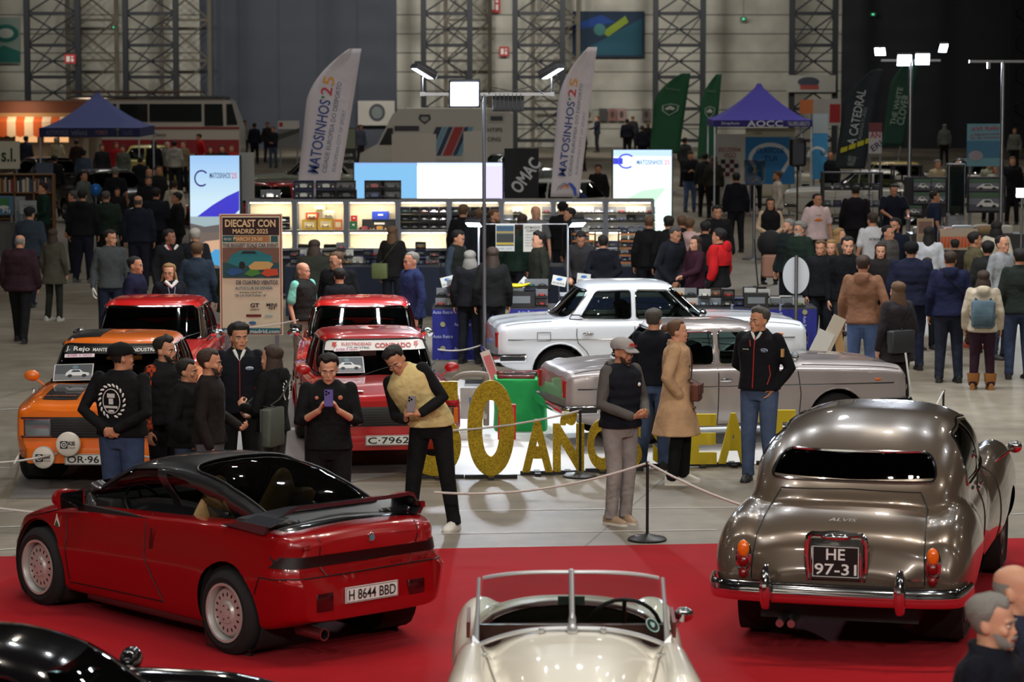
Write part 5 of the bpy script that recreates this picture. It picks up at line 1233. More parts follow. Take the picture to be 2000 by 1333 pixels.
# ---- carpets and floor marks
def sheet(name,px,m,label,cat,z=.008):
 P=[G(x,y) for x,y in px]; f=M(); n=len(P); f.add([(p.x,p.y,.001) for p in P]+[(p.x,p.y,z) for p in P],[tuple(range(n))[::-1],tuple(range(n,2*n))]+[(i,(i+1)%n,(i+1)%n+n,i+n) for i in range(n)])
 o=f.obj(name,m,None,ang=0); return tag(o,label,cat)
RC=mat((150,2,14),.9,spec=.15,noise=(1.3,.10),bump=(3.,.25,.02)); RC.node_tree.nodes['Principled BSDF'].inputs['Sheen Weight'].default_value=.05; RC.node_tree.nodes['Principled BSDF'].inputs['Sheen Tint'].default_value=(1,.4,.5,1)
f=M(); a,b_=G(-150,1101),G(2150,1043); f.add([(a.x-2,a.y,.001),(b_.x+2,b_.y,.001),(9,8,.001),(-9,8,.001),(a.x-2,a.y,.01),(b_.x+2,b_.y,.01),(9,8,.01),(-9,8,.01)],[(0,1,2,3),(4,7,6,5),(0,4,5,1),(1,5,6,2),(2,6,7,3),(3,7,4,0)])
tag(f.obj('red_carpet',RC,None,ang=0),'bright red carpet under the cars in the foreground','carpet')
sheet('white_floor_mat',[(868,935),(1475,908),(1740,858),(1250,800),(895,742),(860,780)],mat((206,206,206),.5,noise=(2.,.05)),'shiny white floor covering under the silver car and golden letters','mat')
sheet('grey_floor_mat',[(18,975),(560,968),(880,905),(868,790),(560,770),(120,790)],mat((128,126,124),.7,noise=(2.,.08)),'grey floor covering under the rally cars','mat',.007)
n=0
for x0,y0,x1,y1,w_ in ((870,999,1440,992,.03),(850,1044,1400,1036,.03),(0,915,22,915,.04),(0,1031,60,1028,.04),(0,1075,30,1073,.04),(0,801,66,798,.04),(880,660,943,655,.05),(0,574,190,570,.05),(60,622,190,622,.06),(1660,880,1750,870,.03),(1880,880,2000,868,.03),(1975,1006,2000,1004,.03),(170,1000,0,1000,.02)):
 n+=1; a,b_=G(x0,y0),G(x1,y1); d=(b_-a).normalized(); q=V((-d.y,d.x,0))*w_/2; f=M(); f.add([a+q+V((0,0,.004)),a-q+V((0,0,.004)),b_-q+V((0,0,.004)),b_+q+V((0,0,.004))],[(0,1,2,3)]); struct(f.obj('trim_%d'%n,mat((190,188,180),.7),None,ang=0))
# ---- rope barriers
def post(px,py,h,label):
 p=G(px,py); root=thing('barrier_post',label,'post',(p.x,p.y,0))
 b=M(); b.lathe([(.17,0),(.17,.015),(.15,.03),(.05,.045),(.02,.06),(.002,.062)],28); b.obj('base',BLACKP,root)
 b=M(); b.cyl((0,0,.05),(0,0,h),.013,n=10); b.ell((0,0,h),(.02,.02,.014)); b.obj('pole',BLACKP,root); return V((p.x,p.y,h))
ROPE=mat((196,190,184),.8,bump=(80.,.6,.01)); nr=0
def rope(a,b_,sag,label,r=.011):
 a,b_=V(a),V(b_); P=[a.lerp(b_,t/24)-V((0,0,sag*4*(t/24)*(1-t/24))) for t in range(25)]
 m_=M(); m_.tube(P,r,6); tag(m_.obj('rope',ROPE,None),label,'rope')
p1=post(1264,1056,.68,'black barrier post with round base at the carpet edge'); p2=post(1133,932,.67,'black barrier post standing in front of the golden letter N'); p3=post(68,868,.60,'thin black barrier post left of the orange car'); p4=post(1842,822,.35,'short black barrier post right of the silver car')
p5=post(598,948,.66,'black barrier post hidden among the group at the wedge coupe');
rope(p1,G(848,962,.42),.1,'twisted rope from the carpet edge post towards the youth in the beige vest'); rope(p1,G(1530,1010,.45),.05,'twisted rope falling right from the carpet edge post behind the grey saloon')
rope(p2,G(862,842,.5),.04,'twisted rope in front of the golden 0'); rope(G(-40,905,.40),G(168,868,.42),.05,'twisted rope in front of the spotlights of the orange car'); rope(G(168,868,.42),G(420,900,.5),.05,'twisted rope between the orange car and the standing group')
rope(G(-30,990,.3),G(290,1015,.2),.02,'twisted rope lying low at the left behind the wedge coupe'); rope(p3,G(28,905,.40),.12,'grey cord hanging from the thin post beside the orange car'); rope(AD(488,640,31.5),AD(583,625,31.5),.01,'rope between the roll-up banner and the red cars',.008)
rope(p4,G(1790,850,.3),.04,'cord falling from the short post right of the silver car')
rope(AD(855,683,38.6),AD(946,672,38.6),.05,'white rope in front of the blue draped table',.012)
# ---- golden letters on black feet
def glit():
 m=bpy.data.materials.new('gold_glitter'); m.use_nodes=True; nt=m.node_tree; b=nt.nodes['Principled BSDF']; N=nt.nodes.new
 tc=N('ShaderNodeTexCoord'); v=N('ShaderNodeTexVoronoi'); v.inputs['Scale'].default_value=90; nt.links.new(tc.outputs['Object'],v.inputs['Vector'])
 cr=N('ShaderNodeValToRGB'); cr.color_ramp.elements[0].color=col((132,108,14)); cr.color_ramp.elements[1].color=col((196,166,40)); cr.color_ramp.elements[1].position=.8; nt.links.new(v.outputs['Color'],cr.inputs[0]); nt.links.new(cr.outputs[0],b.inputs['Base Color'])
 bp=N('ShaderNodeBump'); bp.inputs['Strength'].default_value=1.; bp.inputs['Distance'].default_value=.01; nt.links.new(v.outputs['Color'],bp.inputs['Height']); nt.links.new(bp.outputs[0],b.inputs['Normal']); b.inputs['Metallic'].default_value=.5; b.inputs['Roughness'].default_value=.35
 return m
GOLD=glit(); YEL=mat((205,180,20),.45)
def letter(ch,px0,px1,pb,pt,m,label,gold=True):
 a=G((px0+px1)/2,pb); s=FP*1.0/(a.y*CT); w_=(px1-px0)/(FP/(a.y*CT+HC*ST)); zt=AD(px0,pt,a.y).z
 root=thing('standing_letter',label,'letter',(a.x,a.y,0)); h=zt-.03
 vs,fs,x0,y0,W_,H_=text_mesh(ch,.045 if ch in 'ÑOSAET' else .03,0,10); b=M()
 V0=[((v.x-x0)/W_*w_-w_/2,0,(v.y-y0)/H_*h+.03) for v in vs]
 me=bpy.data.meshes.new('letter'); me.from_pydata(V0,[],fs); bm=bmesh.new(); bm.from_mesh(me); bmesh.ops.remove_doubles(bm,verts=bm.verts,dist=1e-5)
 r_=bmesh.ops.extrude_face_region(bm,geom=bm.faces[:]); bmesh.ops.translate(bm,vec=(0,.06,0),verts=[v for v in r_['geom'] if isinstance(v,bmesh.types.BMVert)]); bmesh.ops.recalc_face_normals(bm,faces=bm.faces)
 bm.to_mesh(me); bm.free(); me.materials.append(m); me.shade_smooth(); me.set_sharp_from_angle(angle=R(30)); link('letter_body',me,root)
 b.box((0,.03,.02),(w_*1.12,.05,.04)); b.box((0,.05,.015),(.06,.3,.03)); b.obj('foot',BLACKP,root,ang=0); root.rotation_euler.z=R(2); return root
letter('5',812,901,936,746,GOLD,'large gold glitter numeral 5 in front of the red rally car'); letter('0',913,1005,936,744,GOLD,'large gold glitter numeral 0 beside the green cloth')
letter('A',1020,1080,929,820,GOLD,'gold glitter letter A right of the big numerals'); letter('Ñ',1080,1141,928,806,GOLD,'gold glitter letter N with a tilde behind the black post')
letter('O',1147,1205,924,820,GOLD,'gold glitter letter O behind the man in the cap'); letter('S',1205,1254,921,820,GOLD,'gold glitter letter S left of the trench coat woman')
letter('S',1275,1335,915,818,YEL,'plain yellow letter S behind the trench coat woman'); letter('E',1343,1400,913,810,YEL,'plain yellow letter E right of the trench coat'); letter('A',1403,1462,912,808,YEL,'plain yellow letter A left of the grey saloon'); letter('T',1482,1553,909,802,YEL,'plain yellow letter T mostly hidden by the grey saloon roof')
# ---- lamp masts
def flood(parent,c,tgt,size=(.30,.22),e=60,disc=False,name='flood_lamp',power=0):
 c,t=V(c),V(tgt); d=(t-c).normalized(); q=d.to_track_quat('Z','Y').to_matrix(); b=M()
 b.rbox(c-d*.035,(size[0],size[1],.06),.01,0,q)
 for k in range(7):b.box(c-d*.085+q@V(((k-3)*size[0]/7.5,0,0)),(.008,size[1]*.9,.05),0,q)
 o=b.obj(name,mat((28,30,34),.5),parent); g=M(); P=[c+d*.002+q@V((x*size[0]*.44,y*size[1]*.42,0)) for x,y in ((-1,-1),(1,-1),(1,1),(-1,1))]; g.add(P,[(0,1,2,3)]); g.obj('lamp_face',glow((225,238,255),e),o,ang=0)
 if power:
  l=area(parent.matrix_world@c if parent else c,power,.25,(.86,.93,1),None,110); l.name='mast_lamp_light'; l.location=V(parent.location)+c+d*.03; l.rotation_euler=(-d).to_track_quat('Z','Y').to_euler()
 return o
pb=G(946,752); mast=thing('lamp_mast','tall grey mast with a crossbar of work lamps right of the gold 0','lamp mast',(pb.x,pb.y,0)); Y0=pb.y
zt=AD(946,184,Y0).z; b=M(); b.cyl((0,0,0),(0,0,zt),.024,n=12); b.obj('pole',mat((120,124,130),.35,.7),mast)
b=M(); b.box((0,0,.02),(.5,.5,.04)); b.obj('base',STEEL,mast)
X=lambda px:(px-946)/FP*Y0; b=M(); b.box((X(950),0,zt),(X(1078)-X(826),.04,.04));
for px in (826,1078):b.box((X(px),0,zt),(.06,.07,.05)); b.cyl((X(px),0,zt),(X(px),0,zt+.22),.014,n=8)
b.obj('crossbar',STEEL,mast)
flood(mast,(X(826),.0,zt+.26),(X(826)-.5,-.10,zt-.59),(.46,.30),12,power=14); flood(mast,(X(1080),.0,zt+.26),(X(1080)+.5,-.10,zt-.59),(.46,.30),12,power=14)
flood(mast,(X(908),-.05,zt+.0),(X(908)+.3,-20,-1.5),(.40,.36),160,power=75); o=flood(mast,(X(993),.05,zt-.12),(X(993),20,-3),(.40,.22),5,power=60)
b=M(); b.tube([(X(955),-.03,zt),(X(960),-.04,zt+.09),(X(1000),-.04,zt+.04),(X(1040),-.04,zt+.10),(X(1062),-.04,zt)],.006,5); b.obj('cable',BLACKP,mast)
Y1=62.; X=lambda px:(px-1775)/FP*Y1; gx=(1775-1000)/FP*Y1; zt=AD(1775,118,Y1).z
mast2=thing('lamp_mast','tall mast with four blazing flood lamps at the upper right','lamp mast',(gx,Y1,0)); b=M(); b.cyl((0,0,0),(0,0,zt),.045,n=12); b.obj('pole',STEEL,mast2); b=M(); b.box((0,0,zt),(1.3,.05,.05)); b.box((0,0,.03),(.8,.8,.06)); b.obj('crossbar',STEEL,mast2)
for px,py,tx in ((1762,118,0),(1797,116,.4)):flood(mast2,(X(px),-.05,AD(px,py,Y1).z),(tx,-20,-2),(.34,.28),160,power=50)
flood(mast2,(X(1715),0,AD(1715,101,Y1).z),(X(1600),-3,3),(.26,.20),50,power=22); flood(mast2,(X(1838),0,AD(1838,94,Y1).z),(X(1950),-3,3),(.22,.22),50,power=22)
Y2=58.; gx=(1955-1000)/FP*Y2; zt=AD(1955,120,Y2).z; mast3=thing('lamp_mast','tall unlit metal mast with a crossbar near the right edge','lamp mast',(gx,Y2,0)); b=M(); b.cyl((0,0,0),(0,0,zt),.04,n=12); b.box((0,0,.03),(.7,.7,.06)); b.obj('pole',STEEL,mast3); b=M(); b.box((.1,0,zt),(1.6,.05,.05)); b.box((-.3,0,zt-.08),(.06,.06,.14)); b.obj('crossbar',STEEL,mast3)
pb=AD(1996,377,50); lm=thing('flood_lamp','small bright lamp at the right edge above the toy tables','lamp',(pb.x,50,0)); b=M(); b.cyl((0,0,0),(0,0,pb.z-.1),.02); b.lathe([(.22,0),(.22,.02),(.02,.04)],20); b.obj('pole',STEEL,lm); flood(lm,(0,0,pb.z),(-2,-20,1),(.22,.18),60,power=16)
pb=G(1553,720); sg=thing('round_sign','round white disc sign on a grey pole behind the silver car bonnet','sign',(pb.x,pb.y,0)); Y0=pb.y; z0,z1=AD(0,575,Y0).z,AD(0,502,Y0).z; s=FP/Y0
b=M(); b.cyl((0,-.03,0),(0,-.03,z1+.02),.025,n=12); b.cyl((0,0,0),(0,0,.05),.22,n=24); b.obj('pole',STEEL,sg); b=M(); n_=36; b.prism([(26/s*cos(2*pi*k/n_),(z0+z1)/2+(z1-z0)/2*sin(2*pi*k/n_)) for k in range(n_)],(0,0,0),(1,0,0),(0,0,1),(0,.012,0)); b.obj('disc',mat((196,200,206),.5),sg)
# ---- model car stand: lit cabinets
rng=random.Random(3)
GREY=mat((112,116,124),.45,.3); BACKP=mat((226,214,186),.7)
def minicar(mb,c,L,m,q=None):
 q=q or Matrix.Identity(3); c=V(c); h=L*.30; w_=L*.40
 prof=[(-.5,.10),(-.48,.28),(-.30,.34),(-.18,.60),(.12,.62),(.28,.36),(.47,.30),(.5,.10)]
 mb.loft([[c+q@V((x*L,y*w_/2*(1 if z<.4 else .8),z*h*1.5)) for x,z in prof] for y in (-1,1)],m)
 for x in (-.3,.3):
  for y in (-1,1):mb.cyl(c+q@V((x*L,y*w_/2,.11*L)),c+q@V((x*L,y*w_*.56,.11*L)),.085*L,n=8,m=m+1)
CARC=[(190,30,30),(230,225,215),(40,60,140),(60,62,66),(210,150,40),(40,110,90),(150,170,190),(20,20,24),(110,140,60),(180,90,40)]
def box_proto(kind,carc,w_,h,d):
 """a boxed model: returns (root, children)"""
 root=thing('boxed_model_car','x','model car box'); b=M()
 if kind=='window':
  t=.012; b.box((0,0,h/2),(w_,d,h)) if False else None
  b.box((0,d/2-.004,h/2),(w_-.02,.008,h-.02),1); b.box((0,0,.006),(w_,d,.012)); b.box((0,0,h-.006),(w_,d,.012))
  for e in (-1,1):b.box((e*(w_/2-.005),0,h/2),(.01,d,h))
 else :
  b.box((0,0,.012),(w_,d,.024)); b.box((0,d/2-.003,h/2),(w_,.006,h),1)
 k=[b.obj('carton' if kind=='window' else 'plinth',[mat(rng.choice([(28,30,52),(20,20,22),(34,40,90)]) if kind=='window' else (30,30,34),.5),mat((40,40,42) if carc==CARC[7] else rng.choice([(210,206,196),(180,178,172),(120,122,126)]),.6)],root,ang=0)]
 b=M(); minicar(b,(0,0,.026),w_*.78,0); k.append(b.obj('model_car',[mat(carc,.3,coat=.6),BLACKP],root,ang=40))
 b=M(); b.add([(-w_/2,-d/2,.01),(w_/2,-d/2,.01),(w_/2,-d/2,h-.004),(-w_/2,-d/2,h-.004)],[(0,1,2,3)]); k.append(b.obj('clear_front',glassm((240,242,242),.5),root,ang=0))
 return root,k
PROT={}
def box_at(kind,ci,size,loc,rz,label,group,sc=1.):
 key=(kind,ci,size)
 if key not in PROT:
  r,k=box_proto(kind,CARC[ci],*size); PROT[key]=[r,k,False]
 r,k,used=PROT[key]
 if not used:
  PROT[key][2]=True; r.location=loc; r.rotation_euler=(0,0,rz); r['label']=label; r['group']=group; return r
 return dup(r,k,loc,rz,label,group)
BY=50.0
bx=lambda px:(px-1000)/FP*BY
ZT=AD(0,391,BY).z; edges=[480,575,676,777,877,979,1081,1183,1278]
zl=lambda py:AD(0,py,BY).z
SH=[zl(452),zl(503),.86]
where=['leftmost','second','third','fourth','fifth','sixth','seventh','rightmost']
for i in range(8):
 x0,x1=bx(edges[i]),bx(edges[i+1]); xc=(x0+x1)/2; W_=x1-x0
 root=thing('display_cabinet','%s of the eight grey framed lit display cabinets of the model car stand'%where[i],'cabinet',(xc,BY,0)); dpt=.42
 b=M()
 for e in (-1,1):
  b.box((e*(W_/2-.022),-.0,ZT/2),(.042,.04,ZT)); b.box((e*(W_/2-.022),dpt,ZT/2),(.042,.04,ZT))
 for z in [ZT-.02]+SH+[.05]:b.box((0,0,z),(W_-.002,.045,.045)); b.box((0,dpt,z),(W_-.002,.03,.03))
 for e in (-1,1):
  for z in (ZT-.02,SH[0],SH[1],SH[2]):b.box((e*(W_/2-.022),dpt/2,z),(.03,dpt,.03))
 b.obj('frame',GREY,root,ang=0)
 b=M(); b.box((0,dpt+.02,(ZT+.0)/2),(W_-.05,.01,ZT-.03)); b.obj('back_panel',BACKP,root,ang=0)
 for z in SH:b=M(); b.box((0,dpt/2,z+.012),(W_-.06,dpt-.02,.012)); b.obj('shelf',mat((190,186,176),.5),root,ang=0)
 b=M(); b.box((0,dpt/2,ZT+.004),(W_-.01,dpt,.016)); b.obj('top_panel',mat((120,112,100),.6),root,ang=0)
 b=M(); b.box((0,.1,.42),(W_-.05,.01,.80)); b.obj('lower_panel',mat((30,36,48),.7),root,ang=0)
 for z,e_ in ((ZT-.05,14 if i<3 else 16),(SH[0]-.035,10)):
  b=M(); b.box((0,.06,z),(W_-.14,.025,.016)); b.obj('light_strip',glow((255,236,200) if i<3 else (255,246,226),e_),root,ang=0)
  l=area((xc,BY+.10,z-.02),4.2 if i<4 else 3.4,W_-.2,(1,.88,.68) if i<3 else (1,.93,.80),(xc,BY+.30,z-.5),170,sy=.03); l.name='cabinet_light'
 ci=0
 L=lambda r:'%s on the %s shelf of the %s lit cabinet'%(('small boxed model car'),('upper','middle')[r],where[i])
 gname=lambda r:'model car boxes, %s shelf of the %s cabinet'%(('upper','middle')[r],where[i])
 if i in (0,):
  for k in range(2):
   for r in range(2):box_at('window',7,(.20,.11,.12),(x0+.66+.0*k,BY+.22,SH[0]+.02+.12*r) if k==0 else (x0+.30+.0,BY+.22,SH[0]+.02+.12*r),0,L(0),gname(0))
  for k in range(3):box_at('case',k,(.20,.10,.11),(x0+.18+.24*k,BY+.2,SH[1]+.02),0,L(1),gname(1))
 elif i==1:
  for k,(xx,zz,w2,h2,c_) in enumerate(((.22,.0,.30,.20,(214,172,60)),(.56,0,.30,.22,(226,180,50)),(.28,.21,.26,.12,(214,80,40)),(.62,.23,.24,.14,(230,222,200)),(.44,.36,.22,.11,(226,205,120)),(.82,.0,.16,.20,(222,120,60)))):
   rt=thing('toy_box',['yellow toy box at the left of the second lit cabinet','yellow framed toy box in the middle of the second lit cabinet','orange red toy box stacked in the second lit cabinet','cream toy box stacked in the second lit cabinet','pale yellow toy box on top of the pile in the second lit cabinet','orange toy box at the right of the second lit cabinet'][k],'toy box',(x0+.06+xx*.86,BY+.22,SH[0]+.018+zz*.92))
   b=M(); b.box((0,0,h2*.45),(w2*.86,.16,h2*.9)); b.obj('carton',mat(c_,.5),rt,ang=0); b=M(); b.box((0,-.082,h2*.45),(w2*.6,.004,h2*.5)); minicar(b,(0,-.09,h2*.25),w2*.5,0); b.obj('box_picture',[mat((235,220,180),.5),BLACKP],rt,ang=0)
  for k in range(2):box_at('window',1,(.34,.2,.2),(x0+.22+.46*k,BY+.2,SH[1]+.02),0,L(1),gname(1))
 elif i==2:
  for xx,zz,w2,h2,d2,c_,nm in ((.10,0,.13,.15,.14,(24,100,60),'green box at the left of the third lit cabinet'),(.11,.15,.11,.10,.12,(196,40,34),'red box on top of the green box in the third lit cabinet'),(.58,.18,.30,.14,.2,(30,60,170),'blue box on the black display plinth in the third lit cabinet'),(.56,0,.62,.18,.16,(26,26,28),'black display plinth behind three bright model cars')):
   rt=thing('toy_box',nm,'box',(x0+.02+xx,BY+.28 if w2>.2 else BY+.2,SH[0]+.018+zz)); b=M(); b.box((0,0,h2/2),(w2,d2*.8,h2)); b.obj('carton',mat(c_,.5),rt,ang=0); b=M(); b.box((0,-d2*.4-.002,h2*.6),(w2*.3,.003,h2*.2)); b.obj('label',WHITEP,rt,ang=0)
  for k,c_ in enumerate(((170,24,30),(226,160,30),(40,80,170))):
   b=M(); minicar(b,(0,0,0),.24,0); rt=thing('model_car',('dark red','orange yellow','blue')[k]+' model car in front of the black plinth in the third cabinet','model car',(x0+.32+.27*k,BY+.12,SH[0]+.018)); b.obj('car_body',[mat(c_,.3,coat=.6),BLACKP],rt,ang=40)
  for k in range(4):box_at('case',1,(.2,.10,.11),(x0+.16+.22*k,BY+.2,SH[1]+.02),0,L(1),gname(1))
 elif i in (3,4):
  for r in range(3):
   for k in range(5):box_at('window',rng.choice([7,3,1,0,5]) if r==2 else 7,(.165,.12,.14),(x0+.12+.172*k,BY+.22,SH[0]+.02+.142*r),0,L(0),gname(0))
  for k in range(4):box_at('case',rng.choice([8,0,1,4]),(.2,.10,.11),(x0+.14+.23*k,BY+.2,SH[1]+.02),0,L(1),gname(1))
 else :
  for r in range(3):
   for k in range(5):
    if r==2 and i==5 and k in (0,2,3):continue
    box_at('case',rng.choice([1,1,0,2,6]) if r==2 else rng.choice([2,7,1,3,6]),(.165,.12,.125),(x0+.12+.172*k,BY+.22,SH[0]+.02+.142*r),0,L(0),gname(0))
  for r in range(2):
   for k in range(5):box_at('window',rng.choice([0,1,2,3]),(.165,.12,.125),(x0+.12+.172*k,BY+.22,SH[1]+.02+.14*r),0,L(1),gname(1))
tops=[(526,.20,'case',3,'framed silver model car case on top of the leftmost cabinet',0)]
for px,r,ci,nm in ((526,0,3,'flat case with a silver model on top of the leftmost cabinet'),(592,0,1,'lower blue box of the stack left below the feather flag'),(592,1,1,'upper blue box of the stack left below the feather flag'),(636,0,7,'lower grey box with a dark car beside the blue boxes'),(636,1,1,'upper grey box with a white car beside the blue boxes'),(676,0,7,'lower grey box right of the white car box'),(674,1,3,'upper grey box right of the white car box'),(731,0,2,'lower left box of the stack before the blue screen'),(731,1,0,'box with a red model on the stack before the blue screen'),(763,0,3,'lower right box of the stack before the blue screen'),(763,1,3,'upper right box of the stack before the blue screen')):
 box_at('window' if px!=526 else 'case',ci,(.36,.16,.165),(bx(px),BY+.2,ZT+.013+.166*r),0,nm,'boxes on top of the cabinets',1)
# ---- counters with boxed models in front of the cabinets
CY=44.5; cx_=lambda px,Y=CY:(px-1000)/FP*Y
def counter(px0,px1,Y,ht,label,m,dp=.7):
 x0,x1=cx_(px0,Y),cx_(px1,Y); root=thing('counter',label,'table',((x0+x1)/2,Y,0)); b=M(); b.box((0,0,ht-.015),(x1-x0,dp,.03)); b.obj('table_top',mat((60,60,64),.5),root,ang=0)
 b=M(); n=40; b.grid([[V((-(x1-x0)/2+(x1-x0)*k/n,-dp/2-.01-(.012*sin(k*1.7))*t,(ht-.03)*(1-t)+.01)) for k in range(n+1)] for t in (0,.5,1)]); b.obj('drape',m,root)
 for e in (-1,1):
  for f_ in (-1,1):b=M(); b.cyl((e*(x1-x0)/2*.95,f_*dp*.42,0),(e*(x1-x0)/2*.95,f_*dp*.42,ht-.03),.018,n=8); b.obj('leg',STEEL,root)
 return root,x0,x1
counter(560,860,46.5,.84,'dark draped counter left, behind the two men talking',mat((32,40,58),.9)); counter(862,1300,46.5,.84,'dark draped counter right, under the model car rows',mat((28,34,50),.9))
k_=0
for px in range(575,860,13):
 for r in range(rng.choice([1,2,2,3])):
  if 770<px<815 and r:continue
  box_at(rng.choice(['window','case']),rng.choice([0,1,2,3,4]),(.165,.12,.125),(cx_(px,46.4)+rng.uniform(-.01,.01),46.4+rng.uniform(-.1,.1),.84+.126*r),rng.uniform(-.1,.1),'small boxed model car piled on the left dark counter','model boxes on the left dark counter')
for (pa,pb_,nm) in ((1120,1160,'left'),(1212,1266,'right')):
 rk=thing('stepped_rack','stepped orange edged rack of small boxes, %s of the man in black at the counter'%nm,'rack',(cx_((pa+pb_)/2,46.2),46.2,.84)); w2=cx_(pb_,46.2)-cx_(pa,46.2)
 for r in range(5):b=M(); b.box((0,.05+.05*r,.05+.115*r),(w2+.04,.11,.012)); b.box((0,-.005+.05*r,.05+.115*r),(w2+.04,.008,.03)); b.obj('step',mat((176,108,52),.6),rk,ang=0)
 b=M()
 for e in (-1,1):b.box((e*(w2/2+.025),.15,.28),(.015,.32,.56))
 b.obj('side_panels',mat((40,34,30),.6),rk,ang=0)
 n=int(w2/.13)
 for r in range(5):
  for k in range(n):box_at(rng.choice(['case','window']),rng.choice([1,2,3,6]),(.12,.085,.09),(cx_(pa,46.2)+.075+.13*k,46.26+.05*r,.897+.115*r),0,'tiny boxed model on the %s stepped rack'%nm,'tiny boxes on the %s stepped rack'%nm)
# ---- front tables with blue printed drape
BLUE=mat((36,40,128),.85,bump=(4.,.3,.02))
def text_on(root,items,m,name='lettering'):
 b=M()
 for s_,c,w2,h2,*r in items:
  a=r[0] if r else 0; ax=V((cos(a),0,sin(a))); ay=V((-sin(a),0,cos(a))); put_text(b,s_,c,ax,ay,w2,h2,bold=(r[1] if len(r)>1 else .01),off=.003)
 return b.obj(name,m,root,ang=0)
TY=39.6
def drape_table(px0,px1,label,cols,rot=0):
 root,x0,x1=counter(px0,px1,TY,.74,label,BLUE,.75); L_=x1-x0; it=[]; dots=M()
 for c in range(cols):
  for r in range(4):
   x=-L_/2+L_*(c+.5)/cols; z=.68-.17*r
   if (c+r)%2==0:it.append(('Auto Retro',(x,-.395,z),.28,.048) if not rot else ('Auto Retro',(x,-.395,z),.24,.045,-pi/2))
   else :dots.x=None; dots.cyl((x,-.392,z),(x,-.398,z),.036,n=16)
 text_on(root,it,mat((170,176,214),.8)); dots.obj('round_print',mat((150,148,104),.8),root); return x0,x1
xa0,xa1=drape_table(845,1092,'front table with a blue printed drape left of the white car',6); xb0,xb1=drape_table(1310,1592,'front table with a blue printed drape right of the white car',6,1)
xm0,xm1=cx_(1094,41.6),cx_(1308,41.6)
counter(1094,1308,41.6,.74,'front table hidden behind the white car roof',mat((30,34,70),.9))
for (x0,x1,yy,nm,dens) in ((xa0,xa1,TY,'left',.165),(xb0,xb1,TY,'right',.155)):
 x=x0+.12
 while x<x1-.08:
  for row in (-.26,-.06,.16):
   for r in range(rng.choice([1,2,2,3]) if nm=='left' else rng.choice([1,1,2])):
    box_at(rng.choice(['case','case','window']),rng.randrange(10),(.165,.12,.09 if r else .125),(x+rng.uniform(-.015,.015),yy+row,.745+(.127*r)),rng.uniform(-.12,.12),'small model car case heaped on the %s blue table'%nm,'model car cases on the %s blue table'%nm)
  x+=dens*1.08
for px,py,w2,h2,c_,l in ((965,583,.30,.24,(34,60,70),'dark teal carton among the cases on the left blue table'),(1015,592,.42,.22,(28,28,30),'black carton at the right end of the left blue table'),(930,592,.34,.2,(40,40,42),'dark carton in the middle of the left blue table'),(1475,576,.34,.20,(24,24,26),'black carton standing on the right blue table')):
 p=AD(px,py+h2*70,TY-.2); rt=thing('carton',l,'box',(p.x,TY-.30,.745)); b=M(); b.box((0,0,h2/2),(w2,.16,h2)); b.obj('box_body',mat(c_,.5),rt,ang=0); b=M(); b.box((0,-.082,h2*.5),(w2*.7,.003,h2*.45)); b.obj('label',mat((110,116,120),.5),rt,ang=0)
rt=thing('yellow_bag','crumpled yellow plastic bag lying on the left blue table','bag',(AD(1004,586,TY).x,TY-.2,1.0)); b=M(); b.ell((0,0,.03),(.15,.08,.035),0,16,8); b.ell((.12,.01,.03),(.12,.03,.022),0,12,6,Matrix.Rotation(-.3,3,'Y')); b.ell((-.10,.0,.07),(.10,.05,.025),0,12,6,Matrix.Rotation(.3,3,'Y')); b.obj('bag_body',mat((236,208,20),.4,bump=(30,.8,.02)),rt); rt.location.z=.745+.26
for k,(px,py,a,l) in enumerate(((875,550,.25,'white price card leaning at the left end of the blue table'),(951,551,0,'white price card behind the mast pole'),(1028,556,-.7,'white price card tilted beside the young man in dark green'),(1092,549,-.2,'white price card half hidden at the white car rear window'),(1140,544,-.1,'white price card above the white car roof'),(716,554,0,'white price card on the counter behind the red saloon'))):
 p=AD(px,py,(TY+.15) if k<4 else (41.5 if k==4 else 46.3)); rt=thing('price_card',l,'card',(p.x,p.y,p.z)); q=Matrix.Rotation(-a,3,'Y'); b=M(); b.box((0,0,0),(.20,.006,.14),0,q); b.obj('card',WHITEP,rt,ang=0); b=M(); b.cyl((0,.01,-.05),(0,.01,-(p.z-(.745 if k<5 else .845))),.006); b.obj('stick',STEEL,rt)
 b=M(); b.ell(q@V((0,-.005,.025)),(.045,.003,.022)); b.obj('blue_print',mat((60,120,190),.6),rt); b=M(); put_text(b,'IXO ALTAYA',q@V((0,-.004,-.035)),q@V((1,0,0)),q@V((0,0,1)),.17,.03); b.obj('lettering',BLACKP,rt,ang=0)
LY=43.2; lx=lambda px:(px-1000)/FP*LY; bar=thing('lamp_stand','thin bar between two posts with small work lamps above the front tables','lamp stand',(0,LY,0)); zb=AD(0,438,LY).z; b=M(); b.cyl((lx(935),0,zb),(lx(1112),0,zb),.012); b.obj('bar',STEEL,bar)
for px in (935,1109):b=M(); b.cyl((lx(px),0,0),(lx(px),0,zb),.014); b.cyl((lx(px),0,0),(lx(px),0,.03),.16,n=20); b.obj('post',mat((200,204,210),.4,.4),bar)
flood(bar,(lx(925),-.02,zb-.01),(lx(900),-.5,zb-.9),(.26,.14),40,power=16); flood(bar,(lx(1128),-.02,zb-.01),(lx(1160),-.5,zb-.9),(.26,.14),40,power=16)
